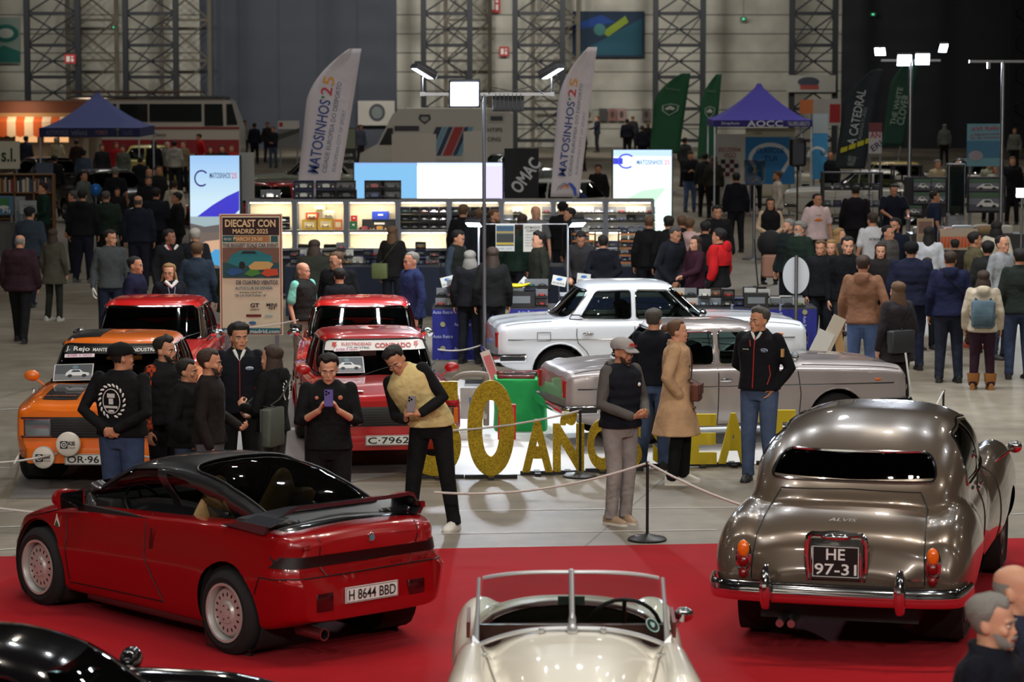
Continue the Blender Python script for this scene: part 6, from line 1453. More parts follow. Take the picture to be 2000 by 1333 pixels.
def poster(label,px0,px1,py0,py1,Y,bg,items,pics=(),name='poster',stand=False,th=.01,lit=0,border=None,cat='poster'):
 a,c=AD(px0,py0,Y),AD(px1,py1,Y); w2,h2=c.x-a.x,a.z-c.z; base=0 if stand else c.z
 rt=thing(name,label,cat,((a.x+c.x)/2,Y,base)); z0=c.z-base; b=M(); b.box((0,th/2,z0+h2/2),(w2,th,h2)); b.obj('sheet',glow(bg,lit) if lit else mat(bg,.7),rt,ang=0)
 if stand:b=M(); b.box((-w2*.4,th+.03,z0*.5+h2*.3),(.05,.04,z0+h2*.6)); b.box((w2*.4,th+.03,z0*.5+h2*.3),(.05,.04,z0+h2*.6)); b.box((0,.05,.02),(w2,.3,.04)); b.obj('stand',GREY,rt,ang=0)
 for i_,(pts,c_) in enumerate(pics):
  b=M(); P=[(-w2/2+x*w2,z0+y*h2) for x,y in pts]; b.prism(P,(0,-.003-.003*i_,0),(1,0,0),(0,0,1),(0,-.001,0)); b.obj('printed_area',glow(c_,lit) if lit else mat(c_,.7),rt,ang=0)
 by={}
 for s_,x,y,tw,thh,c_,*r in items:by.setdefault(c_,[]).append((s_,(-w2/2+x*w2,-.004-.003*len(pics),z0+y*h2),tw*w2,thh*h2,*(r or (0,))))
 for c_,l_ in by.items():text_on(rt,l_,glow(c_,lit*.6) if lit else mat(c_,.7))
 return rt,w2,h2,z0
rect=lambda x0,y0,x1,y1:[(x0,y0),(x1,y0),(x1,y1),(x0,y1)]
def disc(cx,cy,rx,ry,n=20,a0=0,a1=2*pi):return [(cx+rx*cos(a0+(a1-a0)*k/n),cy+ry*sin(a0+(a1-a0)*k/n)) for k in range(n)]
poster('small poster with a dark picture hanging left on the lamp bar',968,1005,438,491,LY-.03,(214,214,210),[('Jornadas',.3,.1,.3,.05,(30,90,160)),('AUTO',.72,.1,.3,.05,(60,140,190))],[(rect(.04,.2,.96,.94),(60,92,120)),(rect(.04,.34,.96,.62),(58,62,60)),(rect(.04,.24,.96,.32),(200,170,60)),(rect(.04,.66,.96,.74),(170,150,90))])
poster('white notice reading ESTIMADOS CLIENTES hanging right on the lamp bar',1022,1058,438,492,LY-.03,(216,214,206),[('ESTIMADOS',.5,.88,.84,.09,(30,30,32)),('CLIENTES',.5,.76,.7,.09,(30,30,32))]+[('cada articulo',.4,.62-.1*k,.6,.04,(70,70,72)) for k in range(5)])
BYY=33.9
rt,w2,h2,z0=poster('tall cream and red roll-up banner with painted cars behind the red saloons',428,553,418,655,BYY,(222,214,188),[('DIECAST CON',.50,.925,.80,.062,(226,206,160),0,.03),('MADRID 2025',.5,.86,.56,.040,(226,206,160),0,.02),('MARCH 29-30',.46,.795,.46,.032,(226,206,160),0,.02),('FREE ACCESS',.14,.795,.12,.02,(220,220,210)),('THE BIGGEST SCALE CAR EVENT',.5,.745,.88,.030,(20,70,90),0,.02),('DE CUATRO VIENTOS',.60,.44,.66,.034,(30,60,80),0,.02),('AUTOCLUB DE ESPAÑA',.55,.395,.6,.030,(24,110,130),0,.02),('access road to:',.5,.36,.36,.018,(40,50,60)),('DE LA FORTUNA 14"',.5,.333,.5,.022,(30,80,110)),('GT',.56,.25,.14,.036,(20,20,22),0,.03),('SPIRIT',.56,.215,.15,.014,(20,20,22)),('MINI',.83,.255,.17,.026,(20,20,22),0,.03),('GT',.84,.228,.12,.024,(20,20,22),0,.03),('diecastconmadrid.com',.5,.035,.9,.034,(206,214,214),0,.02)],[(rect(.02,.01,.98,.99),(150,48,42)),(rect(.035,.018,.965,.982),(222,214,188)),(rect(.05,.825,.95,.97),(44,26,34)),(rect(.05,.77,.24,.82),(20,100,110)),(rect(.25,.77,.80,.82),(176,130,84)),(rect(.82,.77,.93,.82),(30,90,100)),(rect(.05,.725,.95,.765),(200,196,180)),(rect(.05,.475,.95,.72),(120,92,80)),(rect(.05,.475,.95,.60),(34,84,92)),([(.12,.60),(.20,.665),(.34,.70),(.62,.70),(.74,.67),(.84,.655),(.84,.60),(.30,.565)],(30,130,140)),(disc(.36,.58,.05,.03),(24,24,26)),([(.34,.675),(.60,.675),(.56,.695),(.38,.695)],(22,40,48)),([(.46,.57),(.56,.61),(.78,.61),(.86,.59),(.80,.545),(.50,.54)],(206,176,110)),([(.10,.52),(.18,.555),(.34,.55),(.38,.52),(.2,.49)],(40,90,150)),([(.40,.51),(.48,.545),(.62,.54),(.66,.51),(.5,.485)],(70,140,60)),([(.66,.51),(.74,.55),(.92,.55),(.94,.50),(.76,.485)],(200,80,50)),(rect(.42,.155,.66,.175),(110,26,26)),(rect(.72,.155,.84,.172),(160,190,180)),(disc(.52,.105,.06,.014),(50,110,160)),(rect(.035,.018,.965,.062),(20,100,116))],name='roll_up_banner',cat='banner',stand=True)
def lightbox(label,px0,px1,py0,Y,ptop,items,pics,e,bg,txt='light_box'):
 a,b2=AD(px0,py0,Y),AD(px1,py0,Y); w2=b2.x-a.x; h2=a.z-ptop; rt=thing('light_box',label,'light box',((a.x+b2.x)/2,Y,0)); b=M(); b.box((0,.09,(a.z)/2),(w2+.06,.16,a.z)); b.obj('housing',BLACKP,rt,ang=0)
 b=M(); b.box((0,0,ptop+h2/2),(w2,.012,h2)); b.obj('lit_face',glow(bg,e),rt,ang=0)
 for i_,(pts,c_) in enumerate(pics):b=M(); b.prism([(-w2/2+x*w2,ptop+y*h2) for x,y in pts],(0,-.009-.003*i_,0),(1,0,0),(0,0,1),(0,-.001,0)); b.obj('lit_picture',glow(c_,e),rt,ang=0)
 by={}
 for s_,x,y,tw,th_,c_ in items:by.setdefault(c_,[]).append((s_,(-w2/2+x*w2,-.011-.003*len(pics),ptop+y*h2),tw*w2,th_*h2))
 for c_,l_ in by.items():text_on(rt,l_,glow(c_,e))
 return rt
sky=[(rect(0,1-.025*(k+1),1,1-.025*k),(150+3*k,190+2*k,232)) for k in range(16)]
swirl=lambda cx,cy,r,c_:[([(cx+r*cos(a),cy+r*.5*sin(a)),(cx+r*cos(a+.4),cy+r*.5*sin(a+.4)),(cx+r*.8*cos(a+.4),cy+r*.4*sin(a+.4)),(cx+r*.8*cos(a),cy+r*.4*sin(a))],c_) for a in [.7+.36*k for k in range(13)]]
lightbox('tall lit panel with coast picture and MATOSINHOS lettering at left',371,467,304,52.5,.35,[('MATOSINHOS',.62,.825,.42,.05,(30,50,90)),("'25",.90,.825,.12,.05,(210,70,90))],sky+[(rect(0,.40,1,.60),(198,222,240)),([(.14,.46),(.45,.56),(.75,.64),(1,.69),(1,.52),(.86,.46)],(58,52,190)),(rect(0,.30,1,.46),(150,170,176)),([(0,.30),(0,.40),(.3,.37),(.6,.39),(1,.42),(1,.30)],(92,86,86)),(rect(0,.0,1,.32),(104,92,84)),([(0,.12),(.3,.24),(.7,.26),(1,.22),(1,.14),(.5,.1)],(200,160,130)),([(.2,.06),(.5,.17),(.9,.16),(1,.1),(.6,.02)],(70,150,200))]+swirl(.24,.80,.15,(44,40,120)),1.15,(190,214,236))
lightbox('lit green and white panel with MATOSINHOS lettering right of the cabinets',1198,1312,293,58.,.3,[('MATOSINHOS',.62,.88,.44,.045,(60,90,140)),("'25",.91,.88,.11,.045,(220,90,100))],[(rect(0,.94,1,1),(176,204,240)),(rect(0,.80,1,.94),(214,232,248)),(rect(0,.0,1,.62),(214,242,222)),([(0,.45),(.5,.60),(.9,.63),(.6,.4),(0,.3)],(180,226,190)),(rect(0,.86,.16,.92),(50,60,190))]+swirl(.22,.89,.15,(70,70,200)),1.5,(226,244,240))
lightbox('wide lit screen, half blue and half blazing white, above the cabinets',692,981,318,55.,1.3,[("MATOSINHOS '25",.70,.66,.36,.10,(225,232,240))],[(rect(0,0,.425,.96),(92,138,172)),(rect(0,.0,.425,.25),(130,160,180)),(rect(.425,.93,1,1),(170,180,226)),(rect(.86,0,1,.93),(170,164,222)),(rect(.425,.0,.86,.93),(255,255,255)),(disc(.925,.14,.05,.07),(190,60,60))],2.2,(100,130,172))
for px0,px1,py0,py1,Y,c_,l in ((468,497,298,392,53.5,(150,148,144),'plain grey partition beside the left light box'),(765,852,262,322,84,(196,190,182),'blank white partition boards in front of the white van'),(905,952,257,318,83,(190,186,178),'white partition board with a faint round crest near the lamp glow')):
 poster(l,px0,px1,py0,py1,Y,c_,[],[],name='partition_board',cat='board',stand=True,th=.05)
# ---- feather flags
def flag(label,pb_,pt_,wpx,Y,rgb,items,lean=0,pics=(),bottom=None,squash=1.):
 """pb_: px,py of the lower left corner; pt_: px,py of the top tip; width in px near the bottom"""
 a,t=AD(pb_[0],pb_[1],Y),AD(pt_[0],pt_[1],Y); w2=wpx/FP*Y; H=t.z-a.z; dx=t.x-a.x-w2*.62; rt=thing('feather_flag',label,'flag',(a.x,Y,0))
 b=M(); b.cyl((w2*.55,.06,0),(w2*.9,.06,a.z+.1),.02); b.box((w2*.5,.06,.03),(.8,.5,.06)); b.obj('pole',STEEL,rt)
 n=26; rows=[]
 for k in range(n+1):
  q=k/n; z=a.z+H*q; l_=dx*q*.62+(0 if q<.62 else w2*1.05*((q-.62)/.38)**2.0*.62+dx*.38*((q-.62)/.38)**2); r_=w2+dx*q*1.0-0.0*q
  r_=w2*(1-.20*q)+(dx+w2*.0)*q*1.0+w2*.16*q
  l_=min(l_,r_-.02); rows.append([V((l_+(r_-l_)*j/6,.03*sin(6*q+j*.8),z)) for j in range(7)])
 b.grid(rows) if False else None
 f_=M(); f_.grid(rows); o=f_.obj('banner_cloth',mat(rgb,.75,bump=(3.,.5,.05)),rt); add_mods(o,('SOLIDIFY',dict(thickness=.006)))
 ang=atan2(H,dx+.0001); by={}
 for s_,u,q,tl,th_,c_ in items:
  by.setdefault(c_,[]).append((s_,(u*w2+dx*q*.85,-.05,a.z+H*q),tl*H,th_*w2,ang))
 for c_,l_ in by.items():text_on(rt,l_,mat(c_,.7))
 for i_,(pts,c_) in enumerate(pics):b=M(); b.prism([(x*w2+dx*q*.8,a.z+q*H) for x,q in pts],(0,-.045-.006*i_,0),(1,0,0),(0,0,1),(0,-.004,0)); b.obj('printed_mark',mat(c_,.7),rt,ang=0)
 return rt
WB=(206,196,200); mt=lambda k=0:[('MATOSINHOS',.34,.41+k,.50,.27,(44,66,130)),("'",.30,.675+k,.015,.08,(30,130,80)),('2',.36,.715+k,.055,.27,(190,50,60)),('5',.38,.785+k,.055,.27,(220,150,50)),('CIDADE EUROPEIA DO DESPORTO',.62,.47+k,.62,.11,(120,124,140)),('EUROPEAN CITY OF SPORT',.84,.38+k,.42,.09,(150,152,165))]
arcs=lambda :[([(.18+.1*k,.03+.012*k),(.24+.1*k,.07),(.40+.06*k,.095-.012*k),(.62,.085-.012*k),(.60,.079-.012*k),(.40+.06*k,.088-.012*k),(.27+.1*k,.066)],c_) for k,c_ in enumerate(((90,110,130),(190,60,60),(220,160,60)))]+[([(.56,.10),(.72,.09),(.86,.06),(.92,.01),(.82,.01),(.76,.045),(.64,.075)],(50,80,170))]
flag("tall white feather flag reading MATOSINHOS '25 left of the lamp mast",(579,385),(679,95),80,54.5,WB,mt(),pics=arcs())
flag("tall white feather flag reading MATOSINHOS '25 behind the right arm of the lamp mast",(1075,385),(1147,92),56,54.5,WB,mt(-.02),pics=arcs())
GR=(34,92,62); sh=lambda :[([(.22,.60),(.5,.625),(.80,.60),(.78,.53),(.5,.47),(.24,.53)],(150,176,160)),([(.28,.595),(.5,.612),(.74,.595),(.72,.535),(.5,.485),(.30,.535)],(34,76,58)),(disc(.5,.575,.08,.018),(200,210,200)),(disc(.42,.56,.08,.018),(200,210,200)),(disc(.58,.56,.08,.018),(200,210,200))]
flag('green feather flag with a clover shield, left one of the pair',(1268,300),(1329,143),58,92,GR,[('WHITE CLOVER',.5,.80,.02,.5,(120,150,130))],pics=sh())
flag('green feather flag with a clover shield, right one of the pair',(1362,310),(1398,145),34,90,GR,[('WHITE CLOVER',.5,.80,.02,.5,(120,150,130))],pics=sh())
flag('green feather flag with tall white letters near the blazing lamp mast',(1722,285),(1785,108),42,88,(26,70,56),[('THE WHITE',.35,.44,.42,.26,(150,170,160)),('CLOVER',.68,.40,.34,.34,(150,170,160))])
flag('dark slate feather flag with white letters and yellow checks',(1631,330),(1705,135),58,70,(38,48,54),[('A CATEDRAL',.42,.52,.56,.30,(190,196,200)),('CASANATURES',.66,.44,.36,.12,(130,140,140)),('www.a-catedral.pt',.5,.08,.10,.5,(140,150,150))],pics=[([(.08+.26*(k%4),.16+.03*k),(.30+.26*(k%4),.18+.03*k),(.30+.26*(k%4),.23+.03*k),(.08+.26*(k%4),.21+.03*k)],(200,196,40)) for k in range(4)])
rt,w2,h2,z0=poster('black flag with slanted silver letters behind the cabinets',985,1052,290,400,60,(24,24,28),[('OMAC',.62,.52,1.1,.24,(200,202,206),.95,.03)],[],name='slanted_flag',cat='flag',stand=True)
# ---- tents
def tent(label,pl,pr_,pe,pv,ppk,Y,rgb,dp=3.0,items=(),txtc=(220,224,230)):
 a,b2=AD(pl,pe,Y),AD(pr_,pe,Y); w2=b2.x-a.x; ze=a.z; zv=AD(pl,pv,Y).z; pk=AD(ppk[0],ppk[1],Y+dp/2); root=thing('pop_up_tent',label,'tent',((a.x+b2.x)/2,Y,0)); px_=pk.x-(a.x+b2.x)/2; h=pk.z-ze
 m=mat(rgb,.8,bump=(2.,.3,.03)); b=M(); rows=[]; n=28
 for t in [k/12 for k in range(13)]:
  k=1-t; z=ze+h*(t**1.45); r=[]
  for (cx,cy,dx,dy) in ((-1,-1,1,0),(1,-1,0,1),(1,1,-1,0),(-1,1,0,-1)):
   for j in range(7):
    s_=2*j/7; r.append(V((px_*0*t+(cx+dx*s_)*w2/2*max(k,.035),dp/2+(cy+dy*s_)*dp/2*max(k,.035),z)))
  rows.append(r)
 b.loft(rows,cap=False); b.obj('roof',m,root)
 b=M(); b.loft([[V((x,y,z)) for x,y in ((-w2/2,0),(w2/2,0),(w2/2,dp),(-w2/2,dp))] for z in (ze,zv)],cap=False); o=b.obj('valance',mat([int(c*.8) for c in rgb],.8),root,ang=0); add_mods(o,('SOLIDIFY',dict(thickness=.01)))
 for x in (-1,1):
  for y in (0,1):b=M(); b.box((x*(w2/2-.03),.03+y*(dp-.06),ze/2),(.04,.04,ze)); b.obj('leg',ALU,root,ang=0)
 by={}
 for s_,u,tw,thh,c_ in items:by.setdefault(c_,[]).append((s_,(u*w2-w2/2,-.012,(ze+zv)/2),tw*w2,thh*(ze-zv)))
 for c_,l_ in by.items():text_on(root,l_,mat(c_,.7))
 return root
tent('dark blue pop-up tent with printed valance at the left',76,273,250,268,(185,181),82,(52,62,118),3.4,[('AUTOMOVILES',.18,.22,.5,(120,128,150)),('VIÑAS',.40,.16,.6,(120,130,140)),('MONROE',.62,.12,.5,(150,110,120)),('T',.78,.03,.8,(150,150,80)),('TALLERES',.88,.10,.5,(90,98,130))])
tent('violet blue pop-up tent with white letters on its valance at the right',1394,1587,235,248,(1470,163),76,(62,56,150),2.7,[('DrupAuto',.17,.18,.5,(206,208,220)),('AOCC',.52,.36,.9,(226,228,236)),('TALLERES LISBOLTO',.86,.22,.6,(200,200,214))])
poster('white banner with a chequered round crest under the violet tent',1395,1455,262,400,77.5,(206,204,198),[('ESCUDERIA',.5,.78,.7,.06,(150,40,44)),('VIGO',.5,.70,.4,.07,(150,40,44))],[(disc(.5,.52,.36,.16,24),(190,186,180))]+[(rect(.22+.14*i_,.40+.06*j,.36+.14*i_,.46+.06*j),(90,26,32) if 0<i_<3 else (36,30,32)) for i_ in range(4) for j in range(4) if (i_+j)%2],cat='banner',stand=True)
poster('blue banner with a white arch and dark letters under the violet tent',1456,1552,250,360,77.5,(46,128,190),[('CLASICOS',.5,.60,.56,.09,(20,50,90)),('TUI',.5,.46,.26,.10,(20,50,90)),('VOJEA',.25,.90,.2,.06,(90,110,60))],[(rect(0,.84,1,1),(200,196,170)),([(.5+.44*cos(a),.44+.30*sin(a)) for a in [pi*k/14 for k in range(15)]]+[(.5+.36*cos(a),.44+.23*sin(a)) for a in [pi*k/14 for k in range(14,-1,-1)]],(220,226,230)),([(.06,.44),(.14,.44),(.28,.24),(.22,.20)],(220,226,230)),([(.94,.44),(.86,.44),(.72,.24),(.78,.20)],(220,226,230))],cat='banner',stand=True)
poster('pale blue banner with a white arch right of the violet tent',1588,1616,222,350,78.5,(66,150,205),[('CLUB',.7,.4,.4,.06,(20,50,90))],[(rect(0,.70,1,1),(176,190,196)),([(.3+.7*cos(a),.34+.16*sin(a)) for a in [pi*k/10 for k in range(11)]]+[(.3+.5*cos(a),.34+.12*sin(a)) for a in [pi*k/10 for k in range(10,-1,-1)]],(210,220,226))],cat='banner',stand=True)
poster('hanging banner with a dark red car picture on the lattice column',1536,1632,147,180,133.6,(140,140,134),[],[(disc(.45,.6,.22,.3),(40,44,60)),(rect(.28,.15,.66,.42),(130,50,44))],cat='banner')
poster('clothes rail banner, orange and white, right of the violet tent',1562,1588,195,222,82,(196,110,60),[],[],cat='banner',stand=True); poster('red and white printed cloth hanging right of the violet tent',1588,1642,193,245,86,(190,186,182),[],[(rect(.6,.1,.98,.8),(170,40,44)),(rect(.1,.1,.3,.4),(190,80,40))],cat='banner',stand=True)
poster('pink and blue poster with diagonal writing near the right edge',1889,1958,242,325,68,(110,158,172),[('XVI Rally',.5,.88,.8,.12,(180,50,80),.06),('clasicos',.5,.76,.8,.05,(150,50,70),.04),('fin de semana',.5,.68,.8,.05,(150,50,70),.04)],[(rect(0,.2,1,.6),(70,120,150)),(disc(.25,.25,.2,.12),(160,150,160))],cat='poster',stand=True)
poster('narrow red and white flag right of the dark slate flag',1697,1722,240,300,69,(190,186,188),[('AN',.5,.6,.8,.2,(170,40,50)),('ERI',.6,.25,.9,.2,(40,50,90),.6)],[(rect(0,.7,1,1),(120,60,70))],cat='banner',stand=True)
poster('white flag with a round car maker crest on the grey sliding door',699,771,197,245,WY-.4,(176,172,166),[],[(disc(.52,.52,.22,.36,24),(60,62,70)),(disc(.52,.52,.15,.25,20),(110,120,120))],cat='banner')
poster('grey picture board with a red square left of the feather flag',543,585,236,290,96,(120,122,120),[],[(rect(0,.70,1,1),(206,204,198)),(rect(.05,.78,.22,.94),(180,30,34)),([(0,.5),(1,.74),(1,.58),(0,.3)],(70,74,72))],cat='board',stand=True)
poster('black and green picture board right of the left feather flag',660,696,250,330,90,(40,42,44),[('CLUB',.5,.34,.6,.07,(200,200,196)),('LANCIA',.5,.18,.8,.07,(200,200,196))],[(rect(.05,.5,.95,.98),(120,126,104))],cat='board',stand=True)
for px,c_,l in ((1150,(150,146,136),'pale'),(1178,(60,62,64),'black and white'),(1196,(130,90,84),'reddish'),(1214,(150,120,116),'pink'),(1262,(110,100,96),'grey')):poster('small %s picture pinned on the far wall right of the feather flag'%l,px-8,px+8,212,236,WY-.25,c_,[],[(disc(.5,.5,.25,.3,12),(70,60,56))],cat='picture',name='wall_picture')
poster('large cream card reading s.l. at the left edge',-30,39,276,330,66,(206,200,176),[('s.l.',.68,.5,.42,.5,(20,60,50),0,.02)],[],cat='sign',name='trader_sign',stand=True)
poster('small slate blue noticeboard behind the book rack',70,104,318,342,64,(74,84,104),[],[],cat='board',name='noticeboard',stand=True)
# ---- book rack, left
BK=62.; kx=lambda px:(px-1000)/FP*BK; rk=thing('book_rack','wooden rack full of magazines at the far left','rack',(kx(48),BK,0)); wz=AD(0,341,BK).z; b=M(); hw=(kx(104)-kx(-8))/2
for z in (wz,wz-.40,.75,.1):b.box((0,.12,z),(2*hw,.3,.03))
for e in (-1,-.33,.33,1):b.box((e*hw,.12,wz/2),(.03,.3,wz))
b.obj('rack_frame',mat((120,84,48),.6),rk,ang=0)
b=M(); b.box((0,.26,wz/2),(2*hw,.01,wz)); b.obj('rack_back',mat((60,44,32),.7),rk,ang=0)
proto=None; x=kx(-5); i_=0
while x<kx(101):
 t=rng.uniform(.018,.035); hh=rng.uniform(.24,.32); o=M(); o.box((0,0,hh/2),(t,.2,hh)); e=o.obj('book',mat(rng.choice([(150,40,36),(190,180,160),(60,60,64),(170,120,60),(90,40,34),(200,200,196),(50,70,90)]),.6),None,(x+t/2,BK+.08,wz-.385)) if False else o.obj('book',mat(rng.choice([(150,40,36),(190,180,160),(60,60,64),(170,120,60),(90,40,34),(200,200,196),(50,70,90)]),.6),None,0,(x+t/2,BK+.08,wz-.385))
 tag(e,'thin book or magazine in the wooden rack','book','books in the wooden rack'); x+=t+.006
tb,x0,x1=counter(-20,82,60.3,.78,'table with posters in front of the book rack',mat((90,90,88),.8))
poster('bright poster of small cars at the left edge',-20,27,383,420,60,(70,110,140),[('MI',.7,.2,.3,.2,(220,220,220))],[(rect(.2,.5,.8,.9),(50,110,60)),(disc(.6,.4,.2,.1),(190,190,190))],stand=True)
poster('pale grey poster hanging beside the book rack',29,50,384,440,59.8,(130,134,136),[],[(rect(.1,.1,.9,.5),(100,110,120))],stand=True); poster('framed handwritten card on the left table',38,76,392,418,59.5,(150,156,160),[('de compra',.5,.6,.6,.15,(80,90,100))],[],stand=True)
# ---- food stall with striped awning
FY=104.; fx=lambda px:(px-1000)/FP*FY; fs_=thing('food_stall','food stall with brown roof and orange striped awning at the left','stall',(fx(70),FY,0)); zt=AD(0,198,FY).z; za=AD(0,238,FY).z; b=M(); b.box((0,1.5,zt-.3),(fx(158)-fx(-60),3,.6)); b.obj('roof_box',mat((110,62,40),.6),fs_,ang=0)
b=M(); b.box((0,-.05,zt-.62),(fx(158)-fx(-60),.1,.38)); b.obj('fascia',mat((176,138,92),.6),fs_,ang=0); b=M(); b.box((0,-.02,(zt-.8)/2),(fx(150)-fx(-60),.05,.9)); b.box((0,2.8,zt/2),(fx(158)-fx(-60),.1,zt)); b.parts('stall_panel',mat((130,120,104),.6),fs_,ang=0)
for par,c_ in ((0,(196,92,36)),(1,(226,206,176))):
 b=M()
 for k in range(12):
  if k%2==par:X0=-1.9+k*.32; b.prism([(X0,-.5),(X0+.16,-.56),(X0+.32,-.5),(X0+.32,0),(X0,0)],(0,-.45,za),(1,0,0),(0,0,1),(0,.02,0)); b.prism([(X0,0),(X0+.32,0),(X0+.32,.3),(X0,.3)],(0,-.45,za),(1,0,0),(0,.8,.6),(0,0,.01))
 b.parts('awning_stripe',mat(c_,.7),fs_,ang=0)
b=M(); b.box((-.3,-.04,zt-1.25),(.8,.04,.5)); b.box((.8,-.04,zt-1.3),(.9,.04,.4)); b.obj('lit_menu',glow((255,190,130),.9),fs_,ang=0)
area((fx(50),FY-1.2,2.7),22,1.0,(1,.7,.45),(fx(50),FY,1.2),160)
UY=112.; ux=lambda px:(px-1000)/FP*UY; bus=thing('coach','vintage white and red touring coach with roof rack behind the blue tent','bus',(ux(300),UY,0)); z_=lambda py:AD(0,py,UY).z; L0,L1=ux(132)-ux(300),ux(468)-ux(300); zr=z_(193)
def side(z0,z1,x0,x1,y,name,m,sl=0):b=M(); b.add([(x0,y,z0),(x1+sl*0,y,z0),(x1-sl,y,z1),(x0,y,z1),(x0,y+.03,z0),(x1,y+.03,z0),(x1-sl,y+.03,z1),(x0,y+.03,z1)],[(0,1,2,3),(7,6,5,4),(0,4,5,1),(1,5,6,2),(2,6,7,3),(3,7,4,0)]); return b.obj(name,m,bus,ang=0)
b=M(); b.loft([[V((x,y,z)) for x,z in ((L0,.35),(L1-.1,.35),(L1+.05,.7),(L1,z_(247)),(L1-.35,zr-.12),(L1-.6,zr),(L0,zr))] for y in (0,2.4)]); b.obj('body',mat((196,190,180),.4,coat=.5),bus,ang=30)
b=M(); b.loft([[V((x,y,z)) for x,z in ((L0+.1,zr),(L1-.5,zr),(L1-.8,zr+.09),(L0+.1,zr+.09))] for y in (.15,2.25)]); b.obj('roof_panel',mat((64,66,70),.5),bus,ang=30)
wn=glassm((70,80,76),1.2); dk=mat((26,34,34),.15,coat=.6)
for a,c in ((137,230),(236,291),(294,396)):side(z_(238),z_(203),ux(a)-ux(300),ux(c)-ux(300),-.03,'side_window',dk)
side(z_(246),z_(203),ux(401)-ux(300),ux(438)-ux(300),-.03,'door_window',dk,.03); side(z_(244),z_(203),ux(444)-ux(300),ux(466)-ux(300),-.03,'front_window',dk,.22)
side(z_(252),z_(248),L0,L1+.02,-.035,'red_stripe',mat((140,30,34),.4)); side(z_(300),z_(273),L0,L1,-.03,'red_skirt',mat((150,26,34),.4)); side(z_(194),z_(191),L0,L1-.5,-.05,'gutter',CHROME)
b=M()
for e in (0,1):b.cyl((L0,.4+1.5*e,zr+.25),(L1-1.5,.4+1.5*e,zr+.25),.03,n=6)
for k in range(9):b.cyl((L0+k*.55,.4,zr),(L0+k*.55,.4,zr+.25),.02,n=5)
b.obj('roof_rack',mat((110,80,64),.5,.5),bus)
for x in (L1-1.3,L0+1.5):b=M(); b.lathe([(.002,0),(.3,0),(.48,.02),(.48,.25),(.002,.25)],28,0,Matrix.Translation((x,-.02,.48))@Matrix.Rotation(-pi/2,4,'X')); b.obj('wheel',RUBBER,bus)
text_on(bus,[('Deco',(-.0+ux(314)-ux(300),-.05,z_(263)),.5,.14)],BLACKP)
VY=95.; vx=lambda px:(px-870)/FP*VY; z_=lambda py:AD(0,py,VY).z; van=thing('panel_van','white racing support van with slanted blue and red stripes','van',((870-1000)/FP*VY,VY,0))
b=M(); pf=[(vx(1002),.35),(vx(720),.35),(vx(700),.75),(vx(704),z_(300)),(vx(738),z_(281)),(vx(758),z_(240)),(vx(752),z_(243)),(vx(768),z_(218)),(vx(790),z_(212)),(vx(990),z_(213)),(vx(1002),z_(222))]
pf2=[(vx(1002),.35),(vx(720),.35),(vx(700),.75),(vx(704),z_(300)),(vx(738),z_(281)),(vx(768),z_(222)),(vx(792),z_(212)),(vx(990),z_(213)),(vx(1002),z_(222))]
b.loft([[V((x,y,z)) for x,z in pf2] for y in (.0,2.0)]); b.obj('body',mat((206,202,192),.4,coat=.4),van,ang=30)
def vp(pts,m,name,y=-.012):b=M(); b.prism([(vx(p),z_(q)) for p,q in pts],(0,y,0),(1,0,0),(0,0,1),(0,y*.4-.004,0)); return b.obj(name,m,van,ang=0)
vp([(741,283),(770,283),(768,250),(758,250)],dk,'cab_window'); vp([(771,256),(819,256),(819,246),(771,246)],mat((60,58,66),.5),'dark_band')
for k,(p,w2,c_) in enumerate(((828,12,(40,56,84)),(842,8,(110,170,200)),(852,9,(44,60,96)),(864,18,(176,56,60)),(884,8,(44,60,96)),(893,8,(110,170,200)))):vp([(p,304),(p+w2,304),(p+w2+24,248),(p+24,248)],mat(c_,.5),'stripe')
vp([(p[0],p[1]) for p in ((820,224),(840,224),(842,233),(830,243),(818,233))],mat((40,42,46),.5),'crest'); vp([(823,228),(837,228),(838,233),(830,239),(822,233)],mat((170,170,166),.5),'crest_centre',-.02)
text_on(van,[('HTIPS',(vx(967),-.03,z_(254)),.5,.14),('CING',(vx(965),-.03,z_(272)),.45,.14)],mat((40,42,46),.6))
vp([(953,222),(986,222),(986,240),(953,240)],mat((190,188,180),.5),'white_plate'); vp([(958,227),(982,227),(982,236),(958,236)],mat((70,72,76),.5),'plate_emblem',-.02)
for x in (vx(755),vx(960)):b=M(); b.lathe([(.002,0),(.2,0),(.34,.02),(.34,.2),(.002,.2)],24,0,Matrix.Translation((x,-.02,.34))@Matrix.Rotation(-pi/2,4,'X')); b.obj('wheel',RUBBER,van)
# ---- more cars far away: recoloured copies of the saloon
def car_copy(src,rgb,loc,deg,label,sc=1.):
 new=paint(rgb); old=[c for c in kids(src) if c.name.startswith('body')][0].data.materials[0]; r=src.copy(); C.objects.link(r); r.location=loc; r.rotation_euler=(0,0,R(deg)); r.scale=(sc,)*3; r['label']=label
 for ch in kids(src):
  c=ch.copy(); C.objects.link(c); c.parent=r
  for i_,sl in enumerate(c.material_slots):
   if sl.material==old:sl.link='OBJECT'; sl.material=new
  for g_ in kids(ch):d=g_.copy(); C.objects.link(d); d.parent=c
 return r
def gp(px,Y):return ((px-1000)/FP*Y,Y,0)
car_copy(redl,(196,186,96),gp(305,97),-4,'pale yellow vintage car behind the left tent legs'); car_copy(redl,(16,16,20),gp(110,84),30,'black vintage car behind the cream trader sign')
car_copy(redl,(18,18,22),gp(215,74),-60,'black car with chrome surrounded by visitors at the left'); rc2=car_copy(redl,(170,24,26),gp(530,66),-150,'red car with raised bonnet behind the left light box')
